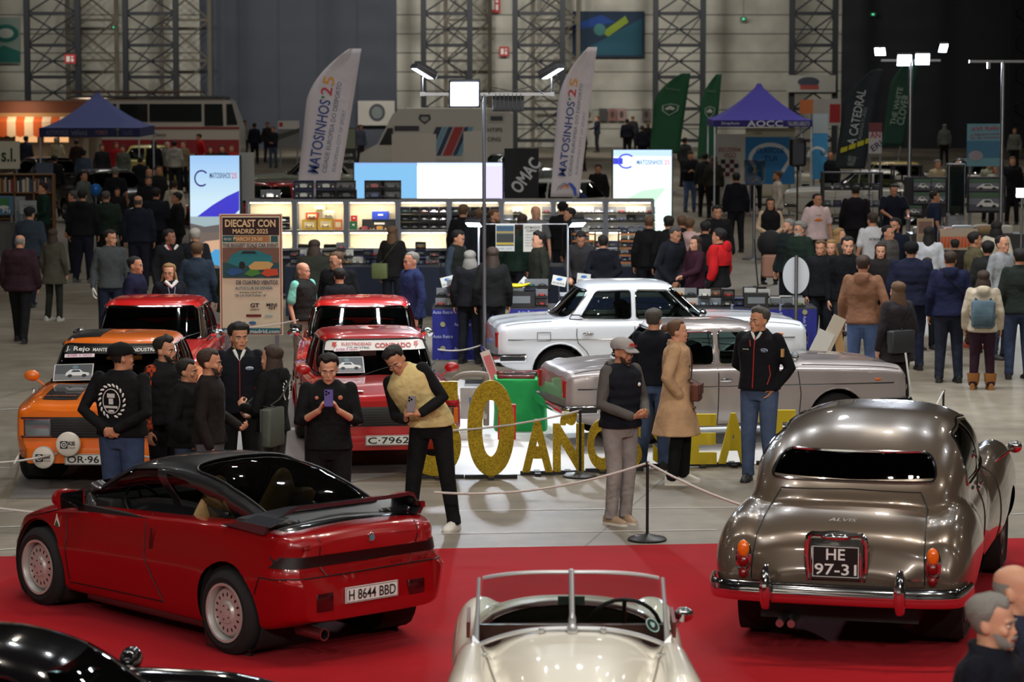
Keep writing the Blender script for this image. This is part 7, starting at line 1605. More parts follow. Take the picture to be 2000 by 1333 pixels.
b=M(); b.rbox((.95,0,1.35),(1.0,1.3,.04),.1,0,Matrix.Rotation(-.9,3,'Y')); b.obj('raised_bonnet',paint((96,16,20)),rc2)
car_copy(redl,(186,22,30),gp(676,64),180,'red car showing behind the left feather flag'); car_copy(redl,(110,118,120),gp(985,88),200,'silver green car to the right of the white van')
car_copy(redl,(206,206,204),gp(1080,68),150,'white rally car behind the slanted black flag'); car_copy(redl,(196,190,170),gp(1490,84),178,'cream car under the violet tent')
car_copy(redl,(200,198,190),gp(1690,74),170,'white car behind the dark slate flag'); car_copy(redl,(190,170,90),gp(1752,80),-80,'pale yellow car behind the blazing lamp mast'); car_copy(redl,(40,44,50),gp(1890,84),160,'dark car far right behind the pink poster')
car_copy(redl,(120,124,110),gp(610,84),175,'grey green car far behind the left feather flag',.95)
# ---- right side stands
sp=thing('loudspeaker','black loudspeaker on a thin stand under the violet tent','loudspeaker',gp(1557,62)); zs=AD(0,325,62).z; zt=AD(0,269,62).z; b=M(); b.rbox((0,0,(zs+zt)/2),(.36,.3,zt-zs),.08); b.obj('cabinet',BLACKP,sp); b=M(); b.box((0,-.152,(zs+zt)/2-.03),(.24,.01,(zt-zs)*.7)); b.obj('grille',mat((44,46,60),.5),sp); b=M(); b.cyl((0,0,0),(0,0,zs),.02); b.cyl((0,0,0),(0,0,.03),.22,n=20); b.obj('pole',BLACKP,sp)
tp=thing('trophy_case','clear round-bottomed display case with a trophy on a post','display case',gp(1473,60)); zc0,zc1=AD(0,362,60).z,AD(0,313,60).z; b=M(); b.prism([(-.22,zc1),(.22,zc1),(.22,zc0+.12),(.12,zc0),(-.12,zc0),(-.22,zc0+.12)],(0,-.12,0),(1,0,0),(0,0,1),(0,.24,0)); b.obj('case_shell',glassm((190,200,200),1.4),tp); b=M(); b.cyl((0,0,0),(0,0,zc0),.03); b.cyl((0,0,0),(0,0,.03),.25,n=20); b.obj('post',STEEL,tp); b=M(); b.lathe([(.06,0),(.06,.03),(.015,.06),(.015,.14),(.07,.20),(.08,.30),(.075,.30)],16,0,Matrix.Translation((0,0,zc0+.08))); b.obj('trophy',CHROME,tp)
def shelfrack(label,px0,px1,py0,Y,levels,n):
 x0,x1=(px0-1000)/FP*Y,(px1-1000)/FP*Y; zt=AD(0,py0,Y).z; rt=thing('display_rack',label,'rack',((x0+x1)/2,Y,0)); b=M(); w2=x1-x0
 for e in (-1,1):
  for y in (0,.4):b.box((e*w2/2,y,zt/2),(.04,.04,zt))
 for k in range(levels):b.box((0,.2,zt-.02-k*.36),(w2,.42,.03))
 b.obj('rack_frame',BLACKP,rt,ang=0)
 for k in range(1,levels):
  for j in range(n):box_at(rng.choice(['case','window']),rng.choice([1,2,6,3]),(.165,.12,.125),(x0+w2*(j+.5)/n,Y+.12,zt-.005-k*.36),0,'small model case in the black rack, '+label.split(' behind ')[-1],'model cases in '+label[:40])
shelfrack('black metal rack of models behind the man in black tee',1608,1722,336,60,4,6)
shelfrack('black glass rack with pictures behind the man in navy polo',1745,1800,322,63,3,3)
for k,(a,b2,c,d,l) in enumerate(((1785,1818,350,372,'upper left'),(1820,1846,350,372,'upper middle'),(1785,1815,376,398,'middle left'),(1817,1846,376,398,'middle'),(1893,1960,350,374,'upper right'),(1893,1960,376,412,'lower right'),(1768,1800,402,420,'lower left'))):
 poster('glossy rally photograph, %s of the picture wall'%l,a,b2,c,d,59.0,(108,112,124),[],[(rect(0,0,1,.35),(76,74,84)),(rect(0,.7,1,1),(70,96,76)),([(.2,.25),(.3,.45),(.4,.62),(.62,.62),(.72,.42),(.86,.36),(.86,.22)],(206,206,204)),([(.42,.45),(.46,.57),(.6,.57),(.66,.45)],(30,34,40)),(disc(.34,.25,.06,.08,10),(24,24,26)),(disc(.72,.25,.06,.08,10),(24,24,26))],cat='photograph',name='photograph')
for a,b2,c,d,l in ((1766,1848,346,424,'left'),(1889,1964,346,416,'right')):poster('dark picture wall carrying rally photographs, %s half'%l,a,b2,c,d,59.06,(30,30,34),[],cat='board',name='picture_wall',stand=True,th=.03)
cab=thing('glass_display_case','tall glass display case with dark contents at the right stand','display case',gp(1868,60.5)); zt=AD(0,321,60.5).z; b=M();
for ex in (-.17,.17):
 for ey in (0,.34):b.box((ex,ey,zt/2),(.015,.015,zt))
b.box((0,.17,zt),(.36,.36,.02)); b.box((0,.17,.45),(.36,.36,.9)); b.obj('case_frame',STEEL,cab,ang=0); b=M(); b.box((0,.0,zt*.72),(.34,.008,zt*.5)); b.obj('glass_front',glassm(),cab,ang=0); b=M(); b.box((0,.30,zt*.72),(.34,.01,zt*.5)); b.obj('dark_back',BLACKP,cab,ang=0)
t1,x0,x1=counter(1775,1995,56,.80,'long table of goods at the right stand',mat((60,60,62),.8));
for px,w2,h2,c_,l in ((1858,.34,.11,(170,24,30),'red rounded tray on the right stand table'),(1880,.5,.15,(176,180,178),'clear plastic box on the right stand table'),(1925,.55,.16,(150,122,84),'brown carton on the right stand table'),(1962,.4,.15,(190,186,176),'white carton on the right stand table'),(1905,.5,.1,(160,165,165),'flat clear bag on the right stand table'),(1800,.4,.12,(150,150,152),'grey carton at the left end of the right stand table')):
 rt=thing('goods_box',l,'box',((px-1000)/FP*55.85,55.85+(.15 if px in (1905,) else 0),.80)); b=M(); b.rbox((0,0,h2/2),(w2*.8,.22,h2),.03); b.obj('box_body',mat(c_,.5),rt)
 b=M(); b.box((0,0,h2+.004),(w2*.7,.18,.008)); b.obj('lid',mat([int(v*.85) for v in c_],.5),rt,ang=0)
counter(1835,1990,50.5,.72,'table with hanging orange packets in the right crowd',mat((40,44,70),.9))
hr=thing('packet_rail','metal rail holding bagged orange parts in the right crowd','rail',gp(1872,50.4)); hr.location.z=.72; b=M(); b.cyl((-.36,0,.52),(.36,0,.52),.01); b.cyl((-.36,0,0),(-.36,0,.52),.01); b.cyl((.36,0,0),(.36,0,.52),.01); b.obj('rail',STEEL,hr)
for k in range(11):
 px=1840+6.6*k; rt=thing('bagged_part','clear packet with an orange part hanging on the rail','packet',gp(px,50.34),0,'orange packets on the rail'); rt.location.z=.82; b=M(); b.box((0,0,.20),(.062,.012,.38)); b.obj('packet',mat((190,170,150),.25,coat=.5),rt,ang=0); b=M(); b.rbox((0,-.008,.15),(.045,.012,.2),.01); b.obj('orange_part',mat((214,84,24),.4),rt)
poster('tan newspaper page held up in the right crowd',1791,1823,427,485,47.5,(150,126,98),[],[(rect(.1,.5,.9,.9),(110,80,70)),(rect(.1,.1,.9,.4),(130,116,100))],stand=True)
gc=G(1012,866); ck=thing('covered_crate','crate under a bright green cloth with a black part on top','crate',(gc.x+.03,gc.y+1.25,0)); s_=FP/gc.y; w2=(1068-958)/s_; h2=.60; b=M()
b.loft([[V((w2/2*k*(1+.03*sin(a*5))*math.copysign(abs(cos(a))**.35,cos(a)),.35*k*math.copysign(abs(sin(a))**.35,sin(a)),z)) for a in [2*pi*j/40 for j in range(40)]] for z,k in ((0,1.0),(.2,.97),(.4,.98),(h2-.05,1.0),(h2-.01,.96),(h2,.8),(h2,.02))]); b.obj('green_cloth',mat((12,158,78),.75,bump=(3.,.8,.06)),ck)
b=M(); b.tube([(w2*.28*cos(a),.12*sin(a)-.05,h2+.03) for a in [2*pi*k/20 for k in range(20)]],.018,6,0,True); b.tube([(w2*.2*cos(a)+.05,.08*sin(a)-.05,h2+.035) for a in [2*pi*k/16 for k in range(16)]],.012,5,0,True); b.obj('black_part',BLACKP,ck)
b=M(); b.rbox((0,.05,h2+.03),(w2*.9,.10,.05),.02,0,Matrix.Rotation(.1,3,'Z')); b.rbox((-.05,-.25,h2+.02),(w2*.7,.06,.04),.02,0,Matrix.Rotation(-.05,3,'Z')); b.obj('red_lamp_units',mat((120,16,26),.25,coat=1.),ck)
def simple(name,label,cat,px,py,parts,Yoff=0):
 p=G(px,py); rt=thing(name,label,cat,(p.x,p.y+Yoff,0))
 for nm,m,fn in parts:b=M(); fn(b); b.obj(nm,m,rt)
 return rt
simple('red_case','small bright red box standing before the green cloth','box',990,856,[('case',mat((196,22,22),.5),lambda b:b.rbox((0,0,.19),(.20,.10,.38),.02)),('lid',mat((150,16,18),.5),lambda b:b.rbox((0,0,.385),(.21,.11,.02),.02))],-.15)
simple('seat_frame','beige padded frame standing left of the green cloth','frame',925,850,[('frame_tube',mat((130,122,110),.6),lambda b:b.tube(catmull([(-.24,0,.02),(-.24,0,.5),(-.16,0,.66),(.10,0,.68),(.14,0,.6),(.14,.1,.1)],5),.035,8)),('panel',mat((176,176,172),.5),lambda b:b.box((0,.05,.35),(.3,.02,.35))),('sticker',mat((90,130,170),.5),lambda b:b.box((.03,.035,.38),(.16,.005,.07)))])
simple('white_box','little white box on the white floor covering','box',915,858,[('box_body',WHITEP,lambda b:b.rbox((0,0,.05),(.18,.12,.10),.01)),('lid',mat((200,200,196),.5),lambda b:b.rbox((0,0,.105),(.19,.13,.012),.01))],-.1)
simple('armrest_block','grey padded block lying behind the green cloth','cushion',1052,790,[('padding',mat((126,120,110),.8),lambda b:b.rbox((0,0,.10),(.55,.3,.20),.06)),('band',mat((90,84,76),.8),lambda b:b.rbox((0,0,.10),(.56,.05,.205),.02))])
simple('price_easel','small colourful sign leaning on the mast foot','sign',960,778,[('sheet',mat((196,180,170),.6),lambda b:b.box((0,0,.35),(.12,.01,.5),0,Matrix.Rotation(-.35,3,'Y'))),('print',mat((180,90,90),.6),lambda b:b.box((0,-.008,.36),(.09,.004,.36),0,Matrix.Rotation(-.35,3,'Y')))])
simple('sign_easel','white A-shaped easel behind the silver car bonnet','easel',1600,800,[('board',mat((206,196,180),.6),lambda b:b.box((0,0,.62),(.16,.02,1.1),0,Matrix.Rotation(.45,3,'Y'))),('rear_leg',mat((190,150,100),.6),lambda b:b.box((.28,.1,.55),(.10,.02,1.1),0,Matrix.Rotation(-.15,3,'Y'))),('sheet',WHITEP,lambda b:b.box((.02,-.02,.80),(.2,.01,.3),0,Matrix.Rotation(.45,3,'Y')))])
simple('leaning_strip','thin white leaning frame at the nose of the silver car','frame',1778,850,[('bar',WHITEP,lambda b:b.box((0,0,.45),(.02,.02,.95),0,Matrix.Rotation(-.14,3,'Y'))),('foot',STEEL,lambda b:b.box((0,0,.01),(.2,.1,.02)))])
simple('carton_stack','brown cartons behind the man in the red jacket','box',1420,712,[('carton',mat((130,92,56),.8),lambda b:b.box((0,0,.25),(.5,.4,.5))),('tape',mat((160,130,90),.6),lambda b:b.box((0,0,.25),(.06,.41,.502)))])
simple('pushchair','dark pushchair with a pink lined seat before the long haired woman','pushchair',1505,588,[('hood',mat((22,22,26),.8),lambda b:b.ell((0,.1,1.0),(.24,.26,.24),0,16,10)),('seat_liner',mat((176,130,110),.8),lambda b:b.rbox((0,-.12,.62),(.34,.20,.40),.08)),('frame',BLACKP,lambda b:[b.tube([(e*.26,.35,1.05),(e*.26,.1,.7),(e*.24,-.3,.2)],.014,6) for e in (-1,1)]),('wheels',RUBBER,lambda b:[b.cyl((e*.24,y,.12),(e*.28,y,.12),.12,n=16) for e in (-1,1) for y in (-.3,.3)])])
pb=G(186,545); bl=thing('balloon','bright blue balloon among visitors at the left','balloon',(AD(187,365,63).x,63,AD(187,372,63).z)); b=M(); b.lathe([(.002,-.15),(.03,-.13),(.10,-.06),(.125,.03),(.10,.11),(.05,.145),(.002,.15)],20); b.obj('balloon_skin',mat((20,110,200),.25,coat=.6),bl); b=M(); b.cyl((0,0,-.15),(.02,0,.005-bl.location.z),.004,n=4); b.obj('string',WHITEP,bl)
# ---- foreground group
BK_=(20,20,22); NV=(22,26,48); JE=(54,66,92); DK=(26,27,30); OL=(42,48,34); GY=(82,82,84)
P=person
man=P('man in grey and red logo cap, navy padded vest over grey hoodie, hands together',foot=(1212,1024),h=1.70,rz=38,top=(22,24,32),bot=(142,134,132),hair='cap',extra={'hood':1,'capcol':(150,146,144)},style='vest',under=(86,82,80),arms=('front','front'),near=True,hem=.52,shoes=(150,124,100),yaw=8,nod=8,beard='b',legs='close')
f=front_cast(man,False,.006); b=M(); b.ell(f(V((.10,0,1.27))),(.018,.006,.018)); b.obj('chest_logo',WHITEP,man['root'])
b=M(); lf=man['lhd']; put_text(b,'Red Bull',lf((0,-.115,.80*HH)),(1,0,0),(0,.35,.93),.09,.022,off=.012); b.obj('cap_lettering',mat((180,40,36),.6),man['root'],ang=0)
b=M(); b.ell(lf((0,-.112,.88*HH)),(.03,.006,.012)); b.obj('cap_emblem',mat((196,60,40),.6),man['root'])
woman=P('woman with tied brown hair in a beige trench coat carrying a brown bag',foot=(1322,945),h=1.64,rz=78,top=(186,150,116),bot=BK_,hair='bun',hc='n',skin='l',style='longcoat',arms=('pocket','pocket'),near=True,hem=.30,shoes=(186,182,172),w=.92,legs='relax',yaw=10)
b=M(); f=front_cast(woman,False,.006)
for z in (1.25,1.1,.95,.8):
 for e in (-.06,.07):b.ell(f(V((e,0,z*.94))),(.014,.006,.014))
b.obj('coat_buttons',mat((60,50,44),.5),woman['root']); b=M(); b.tube([woman['loc']((.07*sin(a),.02-.068*cos(a),1.475)) for a in [2*pi*k/14 for k in range(14)]],.03,8,0,True); b.obj('scarf',cloth((150,136,122)),woman['root'])
shoulder_bag(woman,'small brown leather flap bag worn by the trench coat woman',(92,46,32),(-.02,-.205,.98),(.24,.09,.17),side=-1)
P('man in dark navy sweater and blue jeans seen from behind the trench coat woman',foot=(1276,915),h=1.66,rz=160,top=(20,22,30),bot=(66,82,112),hair='short',hc='s',skin='m',style='sweater',arms=('down','pocket'),near=True,hem=.52,w=1.05)
ford=P('smiling grey haired man in a black team jacket with red zip and oval badge',x=1484,y=598,h=1.75,rz=-28,top=(18,18,22),bot=(70,84,112),hair='quiff',hc='s',skin='m',arms=('pocket','back'),near=True,hem=.53,w=1.1,yaw=-22,belly=.03)
f=front_cast(ford,False,.004); s=ford['sc']; b=M(); b.tube([f(V((0,0,z))*s) for z in [.95+.05*k for k in range(11)]],.006,6); b.tube([f(V((-.04-.03*0,0,1.36))*s),f(V((-.055,0,1.42))*s)],.006,5); b.tube([f(V((.14,0,.99))*s),f(V((.16,0,1.08))*s),f(V((.15,0,1.18))*s)],.006,5); b.obj('red_piping',mat((160,30,26),.6),ford['root'])
b=M(); c=f(V((.10,0,1.325))*s); b.ell(c,(.042,.008,.020),0,18,8); e=b.obj('oval_badge',mat((196,206,220),.4),ford['root']); b=M(); b.ell(c+V((0,-.004,0)),(.038,.008,.0165),0,18,8); e2=b.obj('badge_field',mat((34,60,110),.4),e); b=M(); put_text(b,'Ford',c+V((0,-.0135,0)),(1,0,0),(0,0,1),.045,.016,italic=.3); b.obj('badge_lettering',WHITEP,e,ang=0)
b=M(); b.box(ford['loc'](V((.262,-.03,1.30))),(.02,.06,.08)); b.obj('sleeve_patch',mat((196,150,96),.6),ford['root']); b=M(); put_text(b,'RACING',f(V((-.09,0,1.33))*s),(1,0,0),(0,0,1),.06,.012); b.obj('small_print',WHITEP,ford['root'],ang=0)
b=M(); b.tube([ford['loc']((.05*e,-.075-.03*(1-abs(e)),1.50-.09*(1-abs(e)))) for e in (-1,-.5,0,.5,1)],.014,6); b.obj('shirt_collar',WHITEP,ford['root'])
kid=P('youth in pale yellow vest leaning sideways to photograph with his phone',pos=(-.72,24.75),h=1.76,rz=-14,top=(206,186,130),bot=BK_,hair='quiff',hc='k',skin='m',style='vest',under=(20,20,22),arms=('phonelow','phonelow'),near=True,hem=.53,lean=14,roll=-24,nod=16,yaw=-6,shoes=(214,210,204),legs='wide')
handheld_phone(kid,'grey phone with round lenses held by the youth in the pale yellow vest',(120,112,116))
f=front_cast(kid,False,.006); b=M(); s=kid['sc']
for e in (-.10,.11):p=f(kid['loc']((e,0,1.05))); b.rbox(p,(.12,.02,.13),.01,0,kid['ql'])
b.obj('vest_pockets',cloth((196,176,122)),kid['root'])
pm=P('young man in black sweatshirt looking at the purple phone in his hands',x=641,y=686,h=1.72,rz=4,top=(18,18,20),bot=BK_,hair='quiff',hc='k',skin='l',style='sweater',sleeve=.8,arms=('phone','phone'),near=True,hem=.52,w=1.12,nod=14)
handheld_phone(pm,'purple phone held by the young man in the black sweatshirt',(70,54,120)); f=front_cast(pm,False,.006); b=M(); b.ell(f(pm['loc']((.10,0,1.36))),(.02,.006,.02)); b.ell(f(pm['loc']((-.10,0,1.36))),(.016,.006,.016)); b.obj('chest_badges',mat((190,120,90),.5),pm['root'])
lw_=P('woman with very long dark hair in black sweatshirt, seen in profile facing left',x=530,y=672,h=1.63,rz=-112,top=(20,20,22),bot=(72,72,72),hair='long',hc='b',skin='l',style='hoodie',arms=('phonelow','front'),near=True,hem=.52,w=.95)
f=front_cast(lw_,True,.006); b=M()
for e in (-1,1):
 for k in range(7):a=-.9+.3*k; p=f(V((-.02+e*.07*cos(a),0,1.22+.10*sin(a)))); b.ell(p,(.018,.004,.009),0,8,4,Matrix.Rotation(-e*.8,3,'Y'))
b.obj('laurel_print',WHITEP,lw_['root']); shoulder_bag(lw_,'grey green tote hanging from the shoulder of the long haired woman',(78,84,76),(.22,.12,.98),(.30,.10,.34),side=1,name='tote_bag')
yb=P('curly haired young man in black zip jacket with an oval blue badge',x=466,y=629,h=1.75,rz=8,top=(20,22,30),bot=BK_,hair='curly',hc='k',skin='m',arms=('down','down'),near=True,hem=.52,yaw=14)
f=front_cast(yb,False,.004); s=yb['sc']; b=M(); b.tube([f(V((0,0,z))*s) for z in [.95+.05*k for k in range(10)]],.005,6); b.tube([f(V((.15,0,1.0))*s),f(V((.14,0,1.15))*s)],.005,5); b.obj('red_piping',mat((150,30,34),.6),yb['root']); c=f(V((.09,0,1.33))*s); b=M(); b.ell(c,(.04,.008,.018),0,18,8); e=b.obj('oval_badge',mat((170,184,204),.4),yb['root']); b=M(); put_text(b,'Ford',c+V((0,-.010,0)),(1,0,0),(0,0,1),.045,.016,italic=.3); b.obj('badge_lettering',mat((40,60,120),.5),e,ang=0)
b=M(); b.tube([yb['loc']((.05*e,-.078-.03*(1-abs(e)),1.50-.11*(1-abs(e)))) for e in (-1,-.5,0,.5,1)],.016,6); b.obj('shirt_collar',WHITEP,yb['root'])
P('short haired man in brown black overshirt and grey jeans, profile to the right',x=410,y=678,h=1.71,rz=82,top=(30,25,24),bot=(92,94,100),hair='short',hc='b',skin='m',style='sweater',arms=('front','down'),near=True,hem=.52,w=1.08,beard='b')
P('dark haired person in black padded jacket half hidden behind the man in the brown overshirt',x=366,y=698,h=1.56,rz=75,top=(18,18,20),bot=(60,70,92),hair='short',hc='k',style='puffer',arms=('pocket','pocket'),near=True)
pl=P('bearded dark man in black vest over an orange checked shirt',x=322,y=655,h=1.70,rz=48,top=(24,24,26),bot=BK_,hair='quiff',hc='k',skin='m',style='vest',arms=('pocket','down'),near=True,hem=.53,beard='k',yaw=14)
cm=bpy.data.materials.new('orange_check'); cm.use_nodes=True; nt=cm.node_tree; ck_=nt.nodes.new('ShaderNodeTexChecker'); ck_.inputs['Scale'].default_value=26; ck_.inputs['Color1'].default_value=col((176,62,18)); ck_.inputs['Color2'].default_value=col((30,18,16)); tc=nt.nodes.new('ShaderNodeTexCoord'); nt.links.new(tc.outputs['Object'],ck_.inputs['Vector']); nt.links.new(ck_.outputs['Color'],nt.nodes['Principled BSDF'].inputs['Base Color']); nt.nodes['Principled BSDF'].inputs['Roughness'].default_value=.9
for c in kids(pl['root']):
 if c.name.startswith('sleeves'):c.data.materials[0]=cm; c['label']='orange and black checked shirt sleeves'
em=P('stout man in black cap and black top with a white round crest on the back',x=236,y=667,h=1.74,rz=158,top=(18,18,20),bot=(58,74,104),hair='cap',hc='k',skin='m',style='sweater',arms=('back','back'),near=True,hem=.53,w=1.3,belly=.06,yaw=-40,extra={'capcol':(20,20,22)})
f=front_cast(em,True,.006); b=M(); s=em['sc']; c0=V((.02,0,1.24)); rad=.125
for k in range(18):
 a=-pi/2+.35+(2*pi-.7)*k/17; p=f((c0+V((rad*cos(a),0,rad*1.12*sin(a))))*s); b.ell(p,(.022,.006,.010),0,8,4,Matrix.Rotation(-a+.9,3,'Y'))
for a0,rr in ((0,.085),):b.tube([f((c0+V((rr*cos(a),0,rr*1.25*sin(a))))*s) for a in [2*pi*k/30 for k in range(30)]],.004,5,0,True)
b.obj('laurel_crest',WHITEP,em['root']); b=M()
for dx,dz,w2,h2 in ((0,.05,.07,.035),(0,0.0,.04,.05),(0,-.05,.12,.02),(0,-.085,.05,.02)):b.box(f((c0+V((dx,0,dz)))*s),(w2,.012,h2))
b.obj('crest_emblem',mat((200,200,196),.6),em['root'])
P('grey haired bearded old man in dark coat, head and shoulders at the bottom right',pos=(2.13,12.3),h=1.79,rz=62,top=(18,20,30),bot=DK,hair='short',hc='g',skin='l',style='coat',arms=('down','down'),near=True,beard='g',w=1.1)
P('bald old man with grey fringe partly behind the grey haired man at the bottom right',pos=(2.36,13.0),h=1.80,rz=66,top=(40,44,60),bot=DK,hair='bald',hc='g',skin='l',style='jacket',near=True)
# ---- the crowd: label, x, y of the head top, height, turn, keywords
S={}
def add(*a,**k):S[a[0]]=P(a[0],a[1],a[2],h=a[3],rz=a[4],**k); return S[a[0]]
add('bespectacled blond woman in black with white collar behind the left red saloon',331,513,1.62,20,top=(22,24,32),hair='bob',hc='y',skin='l',extra=('glasses',),yaw=-25,w=.95)
b=M(); q=S['bespectacled blond woman in black with white collar behind the left red saloon']; b.tube([q['loc']((.085*e,-.085-.03*(1-abs(e)),1.50-.08*(1-abs(e)))) for e in (-1,-.5,0,.5,1)],.024,6); b.obj('collar',WHITEP,q['root']); b=M(); f=front_cast(q,False,.005); b.tube([f(V((e*.05,0,1.42-.3*(1-abs(e))))*q['sc']) for e in (-1,-.5,0,.5,1)],.006,5); b.obj('lanyard',mat((150,160,190),.6),q['root'])
add('short haired man in navy jacket facing right behind the left red saloon',264,498,1.72,75,top=(26,28,52),hair='crop',hc='k')
add('man in grey sweater wearing white gloves',214,447,1.74,12,top=(70,72,74),bot=(30,34,50),hair='short',hc='k',style='sweater',yaw=38)
q=S['man in grey sweater wearing white gloves']; b=M()
for s_ in (-1,1):j=q['J'][s_]; hand_mesh(b,j[2]*q['sc'],j[3],j[4],s_,j[5],1.12)
b.parts('white_glove',WHITEP,q['root'])
add('man in slate blue jacket with his back turned behind the left red saloon',385,471,1.70,175,top=(44,54,68),hair='short',hc='n')
q=add('man in thick olive jacket facing the roll-up banner',450,487,1.68,110,top=(40,48,32),bot=(20,24,40),hair='crop',hc='k',style='puffer',w=1.15,arms=('pocket','down'))
shoulder_bag(q,'pale yellow plastic bag hanging beside the man in the olive jacket',(196,206,90),(.28,-.1,.86),(.16,.08,.30),strap=False,name='plastic_bag')
add('bald man in dark vest with mint green sleeves',592,510,1.62,55,top=(36,36,34),bot=(150,140,126),hair='bald',hc='g',skin='l',style='vest',under=(130,208,190),sleeve=.5,hem=.53,w=1.05)
cmr=thing('camera','black camera hanging at the hip of the man with mint green sleeves','camera',AD(578,640,33.6)); b=M(); b.rbox((0,0,0),(.14,.06,.09),.015); b.cyl((0,-.03,0),(0,-.10,0),.035,n=16); b.obj('camera_body',BLACKP,cmr); b=M(); b.cyl((0,-.10,0),(0,-.104,0),.028,n=16); b.obj('lens',BLACKG,cmr)
add('man with glasses in black suit talking over the right red saloon',660,488,1.72,-20,top=(22,22,26),hair='crop',hc='n',skin='l',extra=('glasses',),w=1.1,yaw=-30,nod=10)
add('dark haired man in black seen from behind, head bowed towards the glasses man',664,522,1.54,190,top=(20,20,24),hair='short',hc='k',lean=8,style='sweater')
add('balding man with glasses in blue jacket standing right of the red saloons',803,489,1.74,-62,top=(36,46,84),bot=(16,16,18),hair='crop',hc='g',skin='l',extra=('glasses',),arms=('down','pocket'),w=1.1,belly=.03)
q=add('woman with long brown hair and green shoulder bag looking at the cabinets',767,440,1.62,165,top=(26,24,24),hair='long',hc='n',w=.9)
shoulder_bag(q,'olive green bag worn by the long haired woman at the cabinets',(94,104,62),(.18,.18,.98),(.26,.09,.24),side=1)
add('person in dark green with black hair bending over the counter behind the suit man',612,466,1.62,178,top=(42,44,36),hair='bob',hc='b',lean=14,w=1.2)
add('dark haired man in olive gilet leaning right at the front table',893,447,1.70,60,top=(30,34,30),hair='short',hc='k',style='vest',under=(50,60,72),nod=12)
add('woman with grey hair in black coat at the left blue table',918,488,1.58,170,top=(24,24,28),hair='bob',hc='g',style='coat',w=1.05)
add('woman with long dark hair in dark jacket right of the grey haired woman',962,481,1.60,186,top=(24,24,24),hair='long',hc='b',w=.95)
add('young man in dark green jacket in profile facing left at the front table',1052,451,1.73,-72,top=(38,40,32),bot=(24,24,26),hair='quiff',hc='k',skin='l',arms=('down','pocket'))
